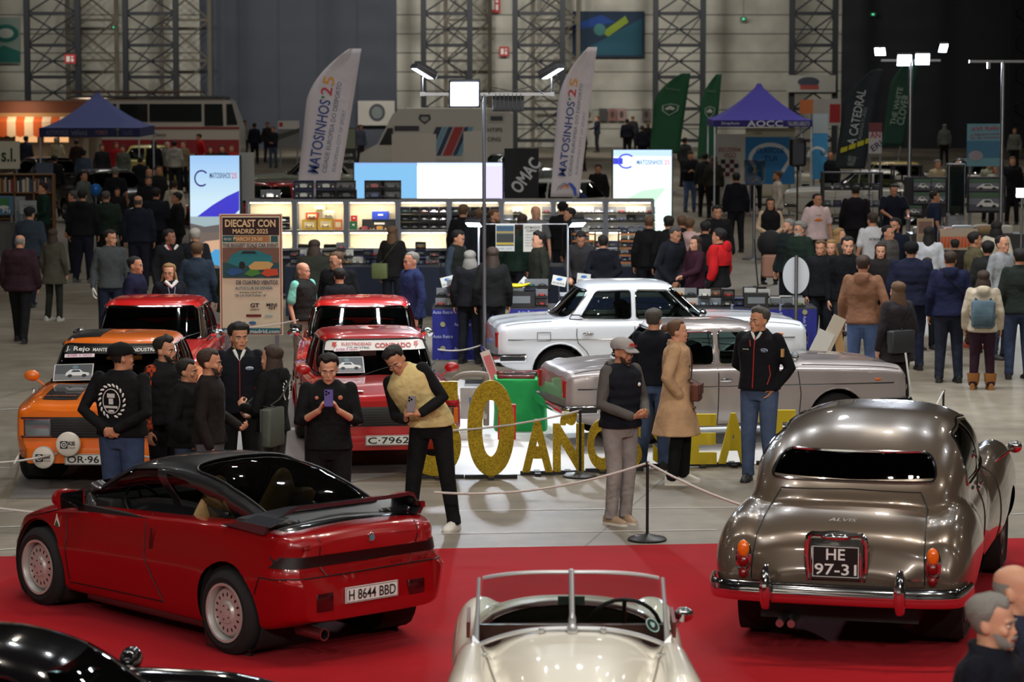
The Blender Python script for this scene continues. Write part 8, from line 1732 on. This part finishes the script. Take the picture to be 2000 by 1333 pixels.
for l,x,y,h,rz,k in (('man with brown hair in black jacket seen from behind at the fourth cabinet',905,398,1.74,172,dict(top=BK_,hair='short',hc='n')),('man with reddish brown hair behind the mast, back turned',935,407,1.68,185,dict(top=(30,34,40),hair='short',hc='n')),('bearded man with brown hair right of the mast facing right',966,407,1.70,60,dict(top=BK_,hair='short',hc='n',beard='n')),('bald man in grey shirt standing behind the hanging notices',1045,400,1.74,10,dict(top=(110,110,112),hair='bald',hc='g',skin='l',style='tee',sleeve=.5,yaw=20,nod=10)),('dark haired visitor in black cap before the sixth cabinet',1099,393,1.74,175,dict(top=BK_,hair='beanie',hc='k')),('dark haired visitor in profile just below the black cap',1112,404,1.70,-80,dict(top=(26,26,30),hair='short',hc='k')),('dark haired woman behind the left hanging poster',1020,417,1.66,170,dict(top=(28,42,34),hair='bob',hc='b')),('long haired person in green between the hanging notices',1002,432,1.62,182,dict(top=(30,46,38),hair='long',hc='b')),('man in dark grey shirt bending over the counter behind the right lamp',1134,442,1.62,0,dict(top=(58,56,58),hair='short',hc='k',lean=25,arms=('reach','reach'))),('person in black coat with hands behind the back before the stepped racks',1178,458,1.62,180,dict(top=(20,22,30),hair='short',hc='k',arms=('back','back'),style='coat')),('man with grey hair and leather jacket leaning over the front table at the right cabinet',1303,436,1.74,40,dict(top=(28,30,38),bot=(70,84,110),hair='short',hc='s',skin='m',lean=16,arms=('low','low'))),('man with shaved head in black left of the lit green panel',1268,420,1.70,176,dict(top=BK_,hair='crop',hc='n')),('dark haired visitor in black below the lit green panel',1306,420,1.70,185,dict(top=BK_,hair='short',hc='k')),('woman with long brown hair in burgundy sweater leaning to the left',1358,460,1.58,-55,dict(top=(56,26,40),hair='long',hc='b',skin='l',arms=('reach','front'),w=.92)),('brown haired person in pink shirt with back turned',1348,425,1.62,160,dict(top=(196,162,158),hair='short',hc='n',style='sweater')),('brown haired visitor left of the pink shirt',1332,420,1.66,172,dict(top=(30,28,30),hair='short',hc='n')),('dark haired young man in black padded jacket facing the viewer near the red jacket',1401,400,1.72,10,dict(top=(24,24,28),hair='short',hc='k',style='puffer')),('person in dark cap between the red jacket and the burgundy sweater',1378,430,1.66,170,dict(top=BK_,hair='short',hc='k')),('man in black jacket standing alone with back turned near the trophy case',1438,336,1.78,178,dict(top=(24,26,34),bot=(34,34,38),hair='short',hc='k')),('woman with long black hair, black vest and cream sleeves behind the pushchair',1505,386,1.64,2,dict(top=(24,24,26),hair='long',hc='k',skin='m',style='vest',under=(206,180,150),arms=('front','front'))),('grey haired bearded man with glasses in dark green padded jacket',1562,431,1.72,-55,dict(top=(32,46,38),hair='curly',hc='g',skin='l',style='puffer',extra=('glasses',),beard='w',w=1.15)),('grey haired man just behind the man with glasses and green jacket',1540,426,1.72,-60,dict(top=(30,38,40),hair='short',hc='g',skin='l',beard='s',style='puffer')),('man in white tee with an orange car print',1596,376,1.76,8,dict(top=(222,196,196),bot=(22,22,26),hair='crop',hc='k',style='tee',sleeve=.5,w=1.1,yaw=20)),('brown haired man in dark coat squeezed left of the smiling blond woman',1604,467,1.68,12,dict(top=(24,26,30),hair='short',hc='n',yaw=-30)),('smiling blond woman in black coat with a red top',1624,467,1.66,-20,dict(top=(26,24,28),hair='bob',hc='y',skin='l',style='longcoat',hem=.32,w=.95)),('blond woman with wavy hair facing right in the right crowd',1640,444,1.66,70,dict(top=(60,60,58),hair='long',hc='y',skin='l')),('dark haired man in plain black sweater facing the viewer in the right crowd',1656,460,1.80,4,dict(top=(16,17,21),bot=(44,44,48),hair='short',hc='k',skin='l',style='sweater',w=1.08)),('tall man in brown hoodie and blue jeans with back turned',1686,496,1.76,165,dict(top=(124,88,68),bot=(78,98,140),hair='short',hc='b',style='hoodie',arms=('down','pocket'),w=1.08)),('pale woman with long brown hair facing the viewer in the right crowd',1720,474,1.60,-5,dict(top=(38,34,34),hair='long',hc='b',skin='l',w=.9)),('woman with curly brown hair and round collar in a dark grey coat, from behind',1753,548,1.62,-150,dict(top=(44,40,44),bot=(32,28,30),hair='long',hc='n',skin='l',style='coat',hem=.42,shoes=(70,40,30),w=1.02)),('short haired man in grey jacket with backpack straps facing right',1735,438,1.70,50,dict(top=(80,76,74),hair='crop',hc='k',style='puffer')),('person in white team shirt with dark lettering on the back',1704,414,1.72,200,dict(top=(200,198,200),hair='short',hc='b',style='tee',sleeve=.5,w=1.1)),('bearded dark haired man in black tee with blue shoulder',1748,424,1.74,-35,dict(top=(20,26,40),hair='short',hc='k',style='tee',sleeve=.5,beard='k',w=1.1)),('person in dark beanie and big navy padded jacket, back turned',1780,470,1.76,178,dict(top=(26,30,50),bot=(30,34,54),hair='beanie',hc='k',style='puffer',w=1.25)),('bald man in navy hoodie with back turned',1856,487,1.74,176,dict(top=(26,30,58),bot=(34,38,52),hair='crop',hc='b',style='hoodie',w=1.12)),('woman with black hair in white sweater, back turned',1815,441,1.66,165,dict(top=(200,202,208),hair='long',hc='k',style='sweater')),('child in dark top between the navy jackets',1812,502,1.35,20,dict(top=(34,34,40),hair='short',hc='b')),('dark haired child near the orange packets',1865,466,1.38,178,dict(top=(40,34,34),hair='short',hc='k')),('man with dark hair in olive brown jacket turned right',1905,451,1.72,100,dict(top=(96,88,64),bot=(60,40,36),hair='short',hc='k',shoes=(150,60,34))),('balding man in light grey buttoned sweater turned right',1958,458,1.76,40,dict(top=(150,154,158),bot=(60,72,90),hair='receding',hc='k',skin='l',style='sweater',w=1.08)),('person in dark green coat cut by the right edge',1992,483,1.74,182,dict(top=(34,40,36),bot=(50,60,84),hair='short',hc='k',style='coat')),('dark haired person in cream jacket at the right stand, back turned',1946,431,1.66,176,dict(top=(206,196,176),hair='bob',hc='k')),('dark haired person with short curls between the olive and grey men',1930,470,1.62,170,dict(top=(40,42,40),hair='curly',hc='k')),('man in black tee seen from behind at the black metal rack',1671,360,1.80,178,dict(top=(22,20,26),hair='crop',hc='k',w=1.15,style='tee')),('broad man in navy polo leaning over the goods at the right stand',1745,357,1.76,8,dict(top=(22,26,40),hair='crop',hc='k',w=1.2,style='tee',sleeve=.5,nod=15,arms=('reach','reach'))),('man in navy tee in profile before the photograph wall',1826,371,1.74,100,dict(top=(30,38,60),hair='crop',hc='k',style='tee',sleeve=.5)),('grey haired man in beige coat behind the photograph wall',1832,311,1.74,15,dict(top=(190,172,140),hair='short',hc='g',skin='l')),('bald man in navy behind the glass display case',1871,313,1.72,170,dict(top=(28,32,50),hair='bald',hc='s')),('man in black behind the upper right photographs',1978,305,1.78,-10,dict(top=(26,26,30),hair='short',hc='n',skin='l')),('elderly person with light hair left of the fair woman at the photograph wall',1932,313,1.64,0,dict(top=(150,150,130),hair='short',hc='y',skin='l')),('woman with fair hair among the photographs at the right',1945,322,1.62,0,dict(top=(180,180,170),hair='long',hc='y',skin='l')),('bearded man in white shirt with dark hair left of the trophy case',1447,296,1.76,60,dict(top=(206,196,180),hair='quiff',hc='k',beard='k',style='sweater')),('man in white football shirt right of the trophy case',1477,290,1.78,10,dict(top=(206,200,204),hair='short',hc='n',skin='l',style='tee',sleeve=.5)),('bearded man in cream sweater in profile under the violet tent',1518,333,1.74,-85,dict(top=(206,196,184),bot=(120,124,136),hair='short',hc='n',beard='n',style='sweater')),('man with sunglasses in black jacket near the dark slate flag',1622,295,1.76,-20,dict(top=(30,30,34),hair='receding',hc='k',extra=('glasses',))),('man in black jacket and jeans beside the lit green panel',1348,294,1.74,5,dict(top=(24,24,28),bot=(80,100,140),hair='short',hc='k',nod=15,arms=('phonelow','phonelow'))),('man in dark checked shirt with back turned beside the lit green panel',1377,298,1.76,178,dict(top=(40,42,44),hair='short',hc='k')),('person in dark olive coat with bag right of the checked shirt',1394,304,1.70,170,dict(top=(50,46,38),hair='bob',hc='n',style='coat')),('man in burgundy padded jacket walking away at the far left',38,456,1.63,172,dict(top=(48,28,36),bot=(22,22,24),hair='bald',hc='g',style='puffer',w=1.2,legs='walk',hem=.47,nod=15)),('man in dark cap and slate padded jacket at the left',58,403,1.72,165,dict(top=(46,56,66),bot=(28,32,46),hair='capback',hc='k',style='puffer',w=1.1,legs='walk',extra={'capcol':(30,30,34)})),('child in olive parka and white trainers at the left',104,446,1.50,160,dict(top=(72,70,58),bot=(44,46,40),hair='long',hc='b',style='coat',hem=.40,shoes=(200,200,190),w=.9)),('young man in dark green shirt beside the book rack, facing left',83,355,1.76,-70,dict(top=(20,46,36),hair='short',hc='k',style='sweater',arms=('front','down'))),('man in black hooded jacket seen from behind in the left aisle',161,368,1.80,176,dict(top=(20,20,24),bot=(28,30,44),hair='short',hc='k',style='hoodie',w=1.2,legs='relax',shoes=(90,90,90))),('man in dark green jacket right of the black hooded jacket',207,371,1.74,182,dict(top=(30,42,34),bot=(26,26,30),hair='crop',hc='s',w=1.25)),('grey haired man in profile left of the black hooded jacket',142,371,1.66,-100,dict(top=(34,34,38),hair='short',hc='s')),('bald man in navy jacket with back turned in the left aisle',270,380,1.76,178,dict(top=(26,30,42),bot=(28,30,42),hair='bald',hc='s',w=1.2)),('broad man in dark jacket beside the bald man in the left aisle',305,366,1.74,170,dict(top=(24,26,34),bot=(30,32,40),hair='short',hc='k',w=1.2)),('dark haired man in black coat in profile beside the coast light panel',345,374,1.70,-80,dict(top=(20,20,22),hair='short',hc='k',style='coat')),('young man in black top with a red and white hood',330,446,1.68,30,dict(top=(24,24,28),hair='short',hc='k',skin='d',style='hoodie',yaw=30)),('white haired man in dark jacket before the coast light panel',381,444,1.64,175,dict(top=(30,32,38),hair='short',hc='w')),('bald bespectacled man in dark coat among visitors at the left',291,328,1.76,10,dict(top=(26,26,32),hair='bald',hc='s')),('grey haired man in black between the bald man and the tall youth',290,343,1.70,5,dict(top=(28,28,32),hair='short',hc='s',beard='s')),('tall youth in dark green jacket looking right among visitors at the left',309,322,1.78,45,dict(top=(34,36,34),hair='crop',hc='b')),('child in white furry hooded jacket seen from behind at the left',340,352,1.56,175,dict(top=(196,184,164),hair='short',hc='b',style='hoodie')),('man in black tee with grey hair and back turned near the blue balloon',225,325,1.76,178,dict(top=(26,28,34),hair='short',hc='g',style='tee',sleeve=.5,w=1.1)),('man in grey tee facing right above the black hooded jacket',163,333,1.70,60,dict(top=(96,104,100),hair='short',hc='k',style='tee')),('young child near the blue balloon',229,366,1.40,10,dict(top=(34,30,28),hair='short',hc='k')),('man in slate blue shirt bending by the black car at the left',163,292,1.70,170,dict(top=(74,88,108),hair='short',hc='k')),('person in black jacket left of the slate blue shirt',106,302,1.70,178,dict(top=(26,26,28),hair='short',hc='k')),('person in dark jacket bending near the chrome trimmed black car',272,305,1.66,175,dict(top=(24,28,34),hair='crop',hc='k',lean=12)),('youth in light grey hoodie with back turned near the yellow car',341,274,1.76,176,dict(top=(150,148,140),bot=(30,32,40),hair='short',hc='k',style='hoodie')),('person with long dark hair in black left of the grey hoodie',301,274,1.70,178,dict(top=(22,22,26),hair='long',hc='k')),('white haired woman between the long dark hair and the grey hoodie',327,277,1.64,30,dict(top=(120,116,110),hair='bob',hc='w',skin='l')),('man in tan jacket right of the grey hoodie',358,275,1.70,-30,dict(top=(132,116,88),hair='crop',hc='n',skin='l')),('man in bright red shirt leaning by the coach front',394,260,1.76,-60,dict(top=(176,26,34),bot=(24,24,28),hair='short',hc='k',style='tee',sleeve=.6,lean=10)),('man in dark coat at the food stall counter',51,265,1.72,160,dict(top=(44,48,62),hair='short',hc='k')),('person in cream hooded top under the left blue tent',111,268,1.70,178,dict(top=(176,160,128),hair='hoodup',hc='k')),('person in red jacket under the left blue tent',227,277,1.66,20,dict(top=(150,30,36),hair='short',hc='n')),('person in dark jacket under the left blue tent, left of the red jacket',199,281,1.66,10,dict(top=(34,32,36),hair='short',hc='b')),('dark clothed visitor under the middle of the left blue tent',150,272,1.68,170,dict(top=(48,34,32),hair='short',hc='b')),('grey green dressed visitor right of the red jacket under the tent',240,283,1.64,-20,dict(top=(80,86,76),hair='short',hc='k')),('red jacketed visitor low behind the left light box',452,283,1.64,0,dict(top=(166,36,38),hair='crop',hc='n')),('long haired woman in dark clothes before the coach',411,286,1.62,10,dict(top=(44,36,36),hair='long',hc='b')),('dark clothed man left of the red jacketed visitor at the coach',434,283,1.66,-10,dict(top=(40,38,40),hair='short',hc='b',skin='l')),('man in cream top standing at the coach front',478,235,1.74,60,dict(top=(176,168,150),bot=(60,54,50),hair='short',hc='b')),('man in navy jacket second from the coach front',497,240,1.74,170,dict(top=(28,32,46),hair='short',hc='b')),('brown haired visitor in dark jacket third from the coach front',523,238,1.74,20,dict(top=(44,40,40),bot=(40,46,66),hair='short',hc='n')),('visitor in dark top with hands together fourth from the coach front',533,247,1.68,-10,dict(top=(34,34,44),bot=(66,78,100),hair='short',hc='n',arms=('front','front'))),('man in light jacket before the grey sliding door near the white van',704,243,1.74,40,dict(top=(90,96,116),bot=(50,50,60),hair='short',hc='n')),('man in navy reaching left at the wall pictures',1166,226,1.76,-80,dict(top=(34,38,50),hair='short',hc='n',arms=('reach','down'))),('person in black at the right of the far group with back turned',1225,232,1.74,178,dict(top=(26,28,38),hair='short',hc='k',w=1.2)),('man with ginger hair in the far group',1236,226,1.78,170,dict(top=(36,34,40),hair='crop',hc='n')),('person with white collar in the far group',1254,245,1.70,180,dict(top=(40,42,56),hair='short',hc='s')),('bald man at the edge of the far group beside the green flag',1266,238,1.74,178,dict(top=(50,46,44),hair='bald',hc='g')),('visitor in white cap left of the second white feather flag bottom',1138,250,1.70,-60,dict(top=(28,30,36),hair='cap',hc='k',extra={'capcol':(200,200,200)})),('man in dark shirt bending over the cabinets behind the right white flag',1168,320,1.70,-10,dict(top=(34,32,34),hair='short',hc='k')),('man in royal blue sweater bowed low behind the right white flag',1152,353,1.50,-60,dict(top=(38,52,104),hair='short',hc='b',lean=42)),('man seated low in dark clothes right of the green flag with a hat',1300,280,1.60,-30,dict(top=(30,30,34),hair='short',hc='b')),('visitor in grey top near the green pair of flags',1338,268,1.70,150,dict(top=(60,62,66),hair='short',hc='k')),('person in grey jacket far right beyond the pink poster',1982,250,1.72,-20,dict(top=(110,110,104),hair='short',hc='n')),('person with light hood in the dark corner left of the pink poster',1845,242,1.74,178,dict(top=(110,114,116),hair='long',hc='g')),):
 add(l,x,y,h,rz,**k)
q=add('man in red and black hooded jacket holding a neon yellow bag',1404,444,1.76,-118,top=(24,24,26),bot=(58,84,112),hair='short',hc='k',style='jacket',arms=('down','down'),hem=.5,w=1.05)
b=M();
b.loft([[q['loc']((1.13*wv*w_*sin(2*pi*k/20)*1.0,.01-dv*1.1*cos(2*pi*k/20),z)) for k in range(20)] for z,wv,dv,w_ in ((1.20,.205,.155,1),(1.30,.215,.158,1),(1.38,.222,.152,1),(1.43,.20,.135,1),(1.47,.14,.11,1),(1.50,.09,.09,1))],cap=False)
b.obj('red_yoke',cloth((190,30,34)),q['root']); b=M()
for s_ in (-1,1):j=[p*q['sc'] for p in q['J'][s_][:3]]; limb(b,[j[0],j[1],j[1].lerp(j[2],.4)],[.083,.073,.066],12)
b.ell(q['loc']((0,.13,1.46)),(.12,.06,.10)); o=b.obj('red_sleeves',cloth((190,30,34)),q['root'])
shoulder_bag(q,'neon yellow plastic bag held by the man in the red and black jacket',(214,232,30),(-.27,-.08,.66),(.24,.12,.40),strap=False,name='plastic_bag')
q=add('woman in cream fleece with a blue grey backpack and tan boots',1921,527,1.53,172,top=(184,172,152),bot=(46,26,38),hair='bob',hc='b',style='hoodie',shoes=(150,98,46),hem=.48,w=1.08)
backpack(q,'small blue grey backpack worn over the cream fleece',(84,104,116),1.12,(.30,.12,.34))
b=M()
for s_ in (-1,1):b.tube([V((s_*.125,.0,.06))*q['sc'],V((s_*.12,.01,.14))*q['sc'],V((s_*.12,.01,.24))*q['sc']],[.06,.075,.082],12)
b.obj('boot_shafts',mat((150,98,46),.8),q['root'])
q=S['bald man in navy hoodie with back turned']; shoulder_bag(q,'small brown shoulder bag of the bald man in the navy hoodie',(60,40,38),(-.26,.05,1.0),(.16,.10,.22),side=-1)
q=S['woman with curly brown hair and round collar in a dark grey coat, from behind']; shoulder_bag(q,'dark grey shoulder bag of the curly haired woman',(40,42,46),(.10,.22,1.0),(.34,.11,.26),side=1)
b=M(); b.tube([q['loc']((.085*sin(a),.01-.078*cos(a),1.47+.01*cos(a))) for a in [2*pi*k/14 for k in range(14)]],.018,6,0,True); b.obj('lace_collar',WHITEP,q['root'])
q=S['man in white tee with an orange car print']; f=front_cast(q,False,.008); b=M(); c=f(q['loc']((0,0,1.24))); b.ell(c,(.085,.01,.022),0,16,8); b.ell(c+V((0,0,.022)),(.05,.01,.018),0,12,6); b.obj('car_print',mat((214,120,40),.6),q['root']); b=M(); put_text(b,'E. TURBO',c+V((0,-.01,.09)),(1,0,0),(0,0,1),.10,.025); b.obj('shirt_lettering',BLACKP,q['root'],ang=0)
q=S['person in white team shirt with dark lettering on the back']; f=front_cast(q,True,.008); b=M(); c=f(q['loc']((0,0,1.30))); put_text(b,'PETRONAS',c,(-1,0,0),(0,0,1),.26,.04); b.obj('shirt_lettering',BLACKP,q['root'],ang=0)
q=S['smiling blond woman in black coat with a red top']; f=front_cast(q,False,.006); b=M(); b.tube([f(q['loc']((0,0,z))) for z in (1.12,1.2,1.3,1.4,1.44)],[.02,.04,.045,.035,.02],8,ry=.012); b.obj('red_top',cloth((180,22,34)),q['root'])
q=S['young man in black top with a red and white hood']; b=M(); b.tube([q['loc']((.105*e,-.09,1.49-.13*(1-abs(e)))) for e in (-1,-.5,0,.5,1)],.022,6); b.obj('white_hood_edge',WHITEP,q['root']); b=M(); b.tube([q['loc']((.07*e,-.10,1.49-.10*(1-abs(e)))) for e in (-1,-.5,0)],.018,6); b.obj('red_hood_edge',mat((170,30,34),.7),q['root'])
# ---- stickers, stripes and lamps on the parked saloons
pr=lambda p:V((0,p[0],p[1])); tp_=lambda p:V((p[0],p[1],1)); off=lambda c,d:(lambda p:c(p)+V(d))
BLK=mat((18,18,19),.35,coat=.5)
for y0,y1 in ((.16,.52),):
 for s in (-1,1):
  decal_rect(orange,'bonnet_stripe',BLK,off(oc['TOP'],(0,0,.002)),[(.90,s*y0),(1.86,s*y0),(1.86,s*y1),(.90,s*y1)],tp_)
decal_rect(orange,'roof_stripe',BLK,off(oc['cabtop'],(0,0,.002)),[(-.75,-.54),(.22,-.54),(.22,-.18),(-.75,-.18)],tp_)
e=decal_rect(orange,'sunstrip',BLK,off(oc['cf'],(.004,0,0)),[(-.56,1.245),(.56,1.245),(.545,1.325),(-.545,1.325)],pr)
def wtext(car,cst,s,y,z,w,h,m,name,dx=.012,bold=.015):
 b=M(); put_text(b,s,V((2,y,z)),(0,1,0),(0,0,1),w,h,bold=bold,proj=lambda p:cst(p)+V((dx,0,0))); return b.obj(name,m,car,ang=0)
wtext(orange,oc['cf'],'J. Rejo',-.40,1.285,.27,.055,WHITEP,'sunstrip_lettering'); wtext(orange,oc['cf'],'MANTENIMIENTO',-.04,1.285,.38,.034,WHITEP,'sunstrip_lettering'); wtext(orange,oc['cf'],'INDUSTRIAL',.34,1.285,.30,.034,WHITEP,'sunstrip_lettering')
b=M(); put_text(b,'2000',oc['TOP'](V((1.72,-.36,1)))+V((0,0,.006)),(0,1,0),(-1,0,.05),.34,.06,bold=.03); b.obj('bonnet_number',mat((150,70,14),.4),orange,ang=0)
def sheet_on(car,label,cst,y,z,w,h,bg,shapes,tilt=0,dx=.02,txt=None):
 """printed sheet lying inside or on a windscreen: a thing of its own"""
 mw=car.matrix_basis if not hasattr(car,'mw_') else car.mw_; c=cst(V((2,y,z))); up=(cst(V((2,y,z+.08)))-cst(V((2,y,z-.08)))).normalized(); rt=thing('windscreen_poster',label,'poster')
 n=V((0,1,0)).cross(up).normalized(); q=Matrix((V((0,1,0)),up,n)).transposed().to_4x4(); loc=Matrix.LocRotScale(car.location,car.rotation_euler,car.scale); rt.matrix_world=loc@Matrix.Translation(c+n*dx)@q@Matrix.Rotation(tilt,4,'Z')
 b=M(); b.box((0,0,0),(w,h,.004)); b.obj('sheet',mat(bg,.4),rt,ang=0); k=0
 for pts,c_ in shapes:k+=1; b=M(); b.prism([(x*w-w/2,y_*h-h/2) for x,y_ in pts],(0,0,.002+.0006*k),(1,0,0),(0,1,0),(0,0,.0006)); b.obj('printed_area',mat(c_,.4),rt,ang=0)
 if txt:b=M(); put_text(b,txt,(0,0,.004),(1,0,0),(0,1,0),w*.85,h*.6,off=.003); b.obj('lettering',mat((180,70,110),.5),rt,ang=0)
 return rt
carpic=[(rect(.03,.04,.97,.96),(70,76,82)),(rect(.03,.04,.97,.40),(110,112,116)),([(.3,.3),(.32,.48),(.42,.66),(.66,.66),(.74,.5),(.9,.44),(.9,.28)],(206,208,206)),([(.44,.50),(.48,.62),(.64,.62),(.68,.50)],(40,60,80)),(disc(.42,.28,.06,.09,10),(20,20,22)),(disc(.78,.28,.06,.09,10),(20,20,22)),(disc(.54,.78,.08,.12,10),(90,120,130))]
sheet_on(orange,'framed photo of a pale car on the orange car windscreen',oc['cf'],-.40,1.05,.42,.24,(190,190,186),carpic,.04); sheet_on(orange,'white strip reading AYER Y HOY on the orange car windscreen',oc['cf'],-.36,1.205,.32,.05,(216,206,210),[],.03,.03,'AYER Y HOY')
sheet_on(condado,'pair of rally car photos on the red rally car windscreen',cc['cf'],-.37,1.06,.42,.25,(190,196,200),carpic); sheet_on(condado,'white strip reading HOY on the red rally car windscreen',cc['cf'],-.34,1.21,.30,.05,(216,206,210),[],0,.03,'AYER Y HOY')
sheet_on(redl,'blue sticker with a green head in the left red saloon windscreen',lc['cf'],-.04,1.02,.50,.11,(206,214,220),[(rect(.02,.06,.98,.94),(30,90,150)),(disc(.18,.5,.07,.36,12),(90,190,190)),(rect(.4,.4,.85,.75),(70,160,120))])
sheet_on(redc,'small white oval tag in the middle red saloon windscreen',rc_['cf'],-.28,1.06,.07,.12,(210,210,206),[(disc(.5,.5,.4,.4,12),(226,226,222))])
for y,z,rr,l in ((-.46,.36,.115,'lower white covered spotlight with dark print on the orange car'),(-.20,.50,.125,'upper white covered spotlight with dark print on the orange car')):
 b=M(); T_=Matrix.Translation((2.16 if rr<.12 else 2.20,y,z))@Matrix.Rotation(pi/2,4,'Y'); b.lathe([(.002,.055),(rr*.7,.052),(rr*.95,.035),(rr,.01),(rr,-.02),(rr*.8,-.06),(.03,-.09)],32,0,T_); sp_=b.obj('spotlight_cover',mat((214,206,196),.5),orange); sp_['label']=l
 b=M(); b.cyl((2.05,y,z-.1),(2.12,y,z-.02),.015); b.obj('lamp_bracket',STEEL,orange)
 b=M(); x_=2.16 if rr<.12 else 2.20; b.box((x_+.056,y-.035,z),(.006,.075,.075)); put_text(b,'KIE',(x_+.056,y+.045,z+.015),(0,1,0),(0,0,1),.07,.04,bold=.03); put_text(b,'TOUR',(x_+.056,y+.045,z-.03),(0,1,0),(0,0,1),.07,.016); b.obj('cover_print',BLACKP,sp_,ang=0); b=M(); b.tube([(x_+.061,y-.035+.025*cos(a),z+.025*sin(a)) for a in [2*pi*k/16 for k in range(16)]],.005,4,0,True); b.ell((x_+.06,y-.035,z),(.004,.010,.010),0,8,4); b.obj('cover_symbol',WHITEP,sp_)
plate(orange,2.135,.0,.335,1,'OR·9614',.50,.11); plate(condado,2.135,-.05,.40,1,'C·7962',.50,.11)
e=decal_rect(condado,'sunstrip',mat((220,218,214),.4),off(cc['cf'],(.004,0,0)),[(-.58,1.22),(.58,1.22),(.55,1.325),(-.55,1.325)],pr)
RD=mat((186,44,40),.4); wtext(condado,cc['cf'],'ELECTRICIDAD',-.22,1.290,.34,.030,RD,'sunstrip_lettering'); wtext(condado,cc['cf'],'CONDADO',.20,1.272,.42,.050,RD,'sunstrip_lettering',bold=.03); wtext(condado,cc['cf'],'DE MOTRIL',-.20,1.252,.26,.018,BLACKP,'sunstrip_lettering')
for y in (-.47,.47):
 b=M(); P_=[(-.02,.035),(.03,.035),(.012,.008),(.032,.008),(-.02,-.04),(-.004,-.006),(-.028,-.006)]; pts=[cc['cf'](V((2,y+a,1.272+c)))+V((.012,0,0)) for a,c in P_]; b.add(pts,[tuple(range(7))]); b.obj('lightning_mark',RD,condado,ang=0)
b=M(); p=cc['F'](V((2,-.42,.80))); b.box(cc['TOP'](V((1.9,-.42,1)))+V((0,0,.01)),(.10,.24,.004)); b.obj('bonnet_sticker',WHITEP,condado,ang=0)
b=M(); put_text(b,'SEAT 1430',cc['TOP'](V((1.80,.55,1)))+V((0,0,.01)),(0,1,0),(-1,0,.1),.2,.03); b.obj('bonnet_lettering',WHITEP,condado,ang=0)
for y in (.32,-.34):seat(condado,.0,y,.60,.46,BLACKP,headrest=True,h=.64,name='race_seat')
b=M()
for x0 in (-.35,):b.tube([(x0,-.55,.5),(x0,-.50,1.28),(x0,0,1.34),(x0,.50,1.28),(x0,.55,.5)],.02,8)
b.obj('roll_cage',mat((170,20,24),.5),condado)
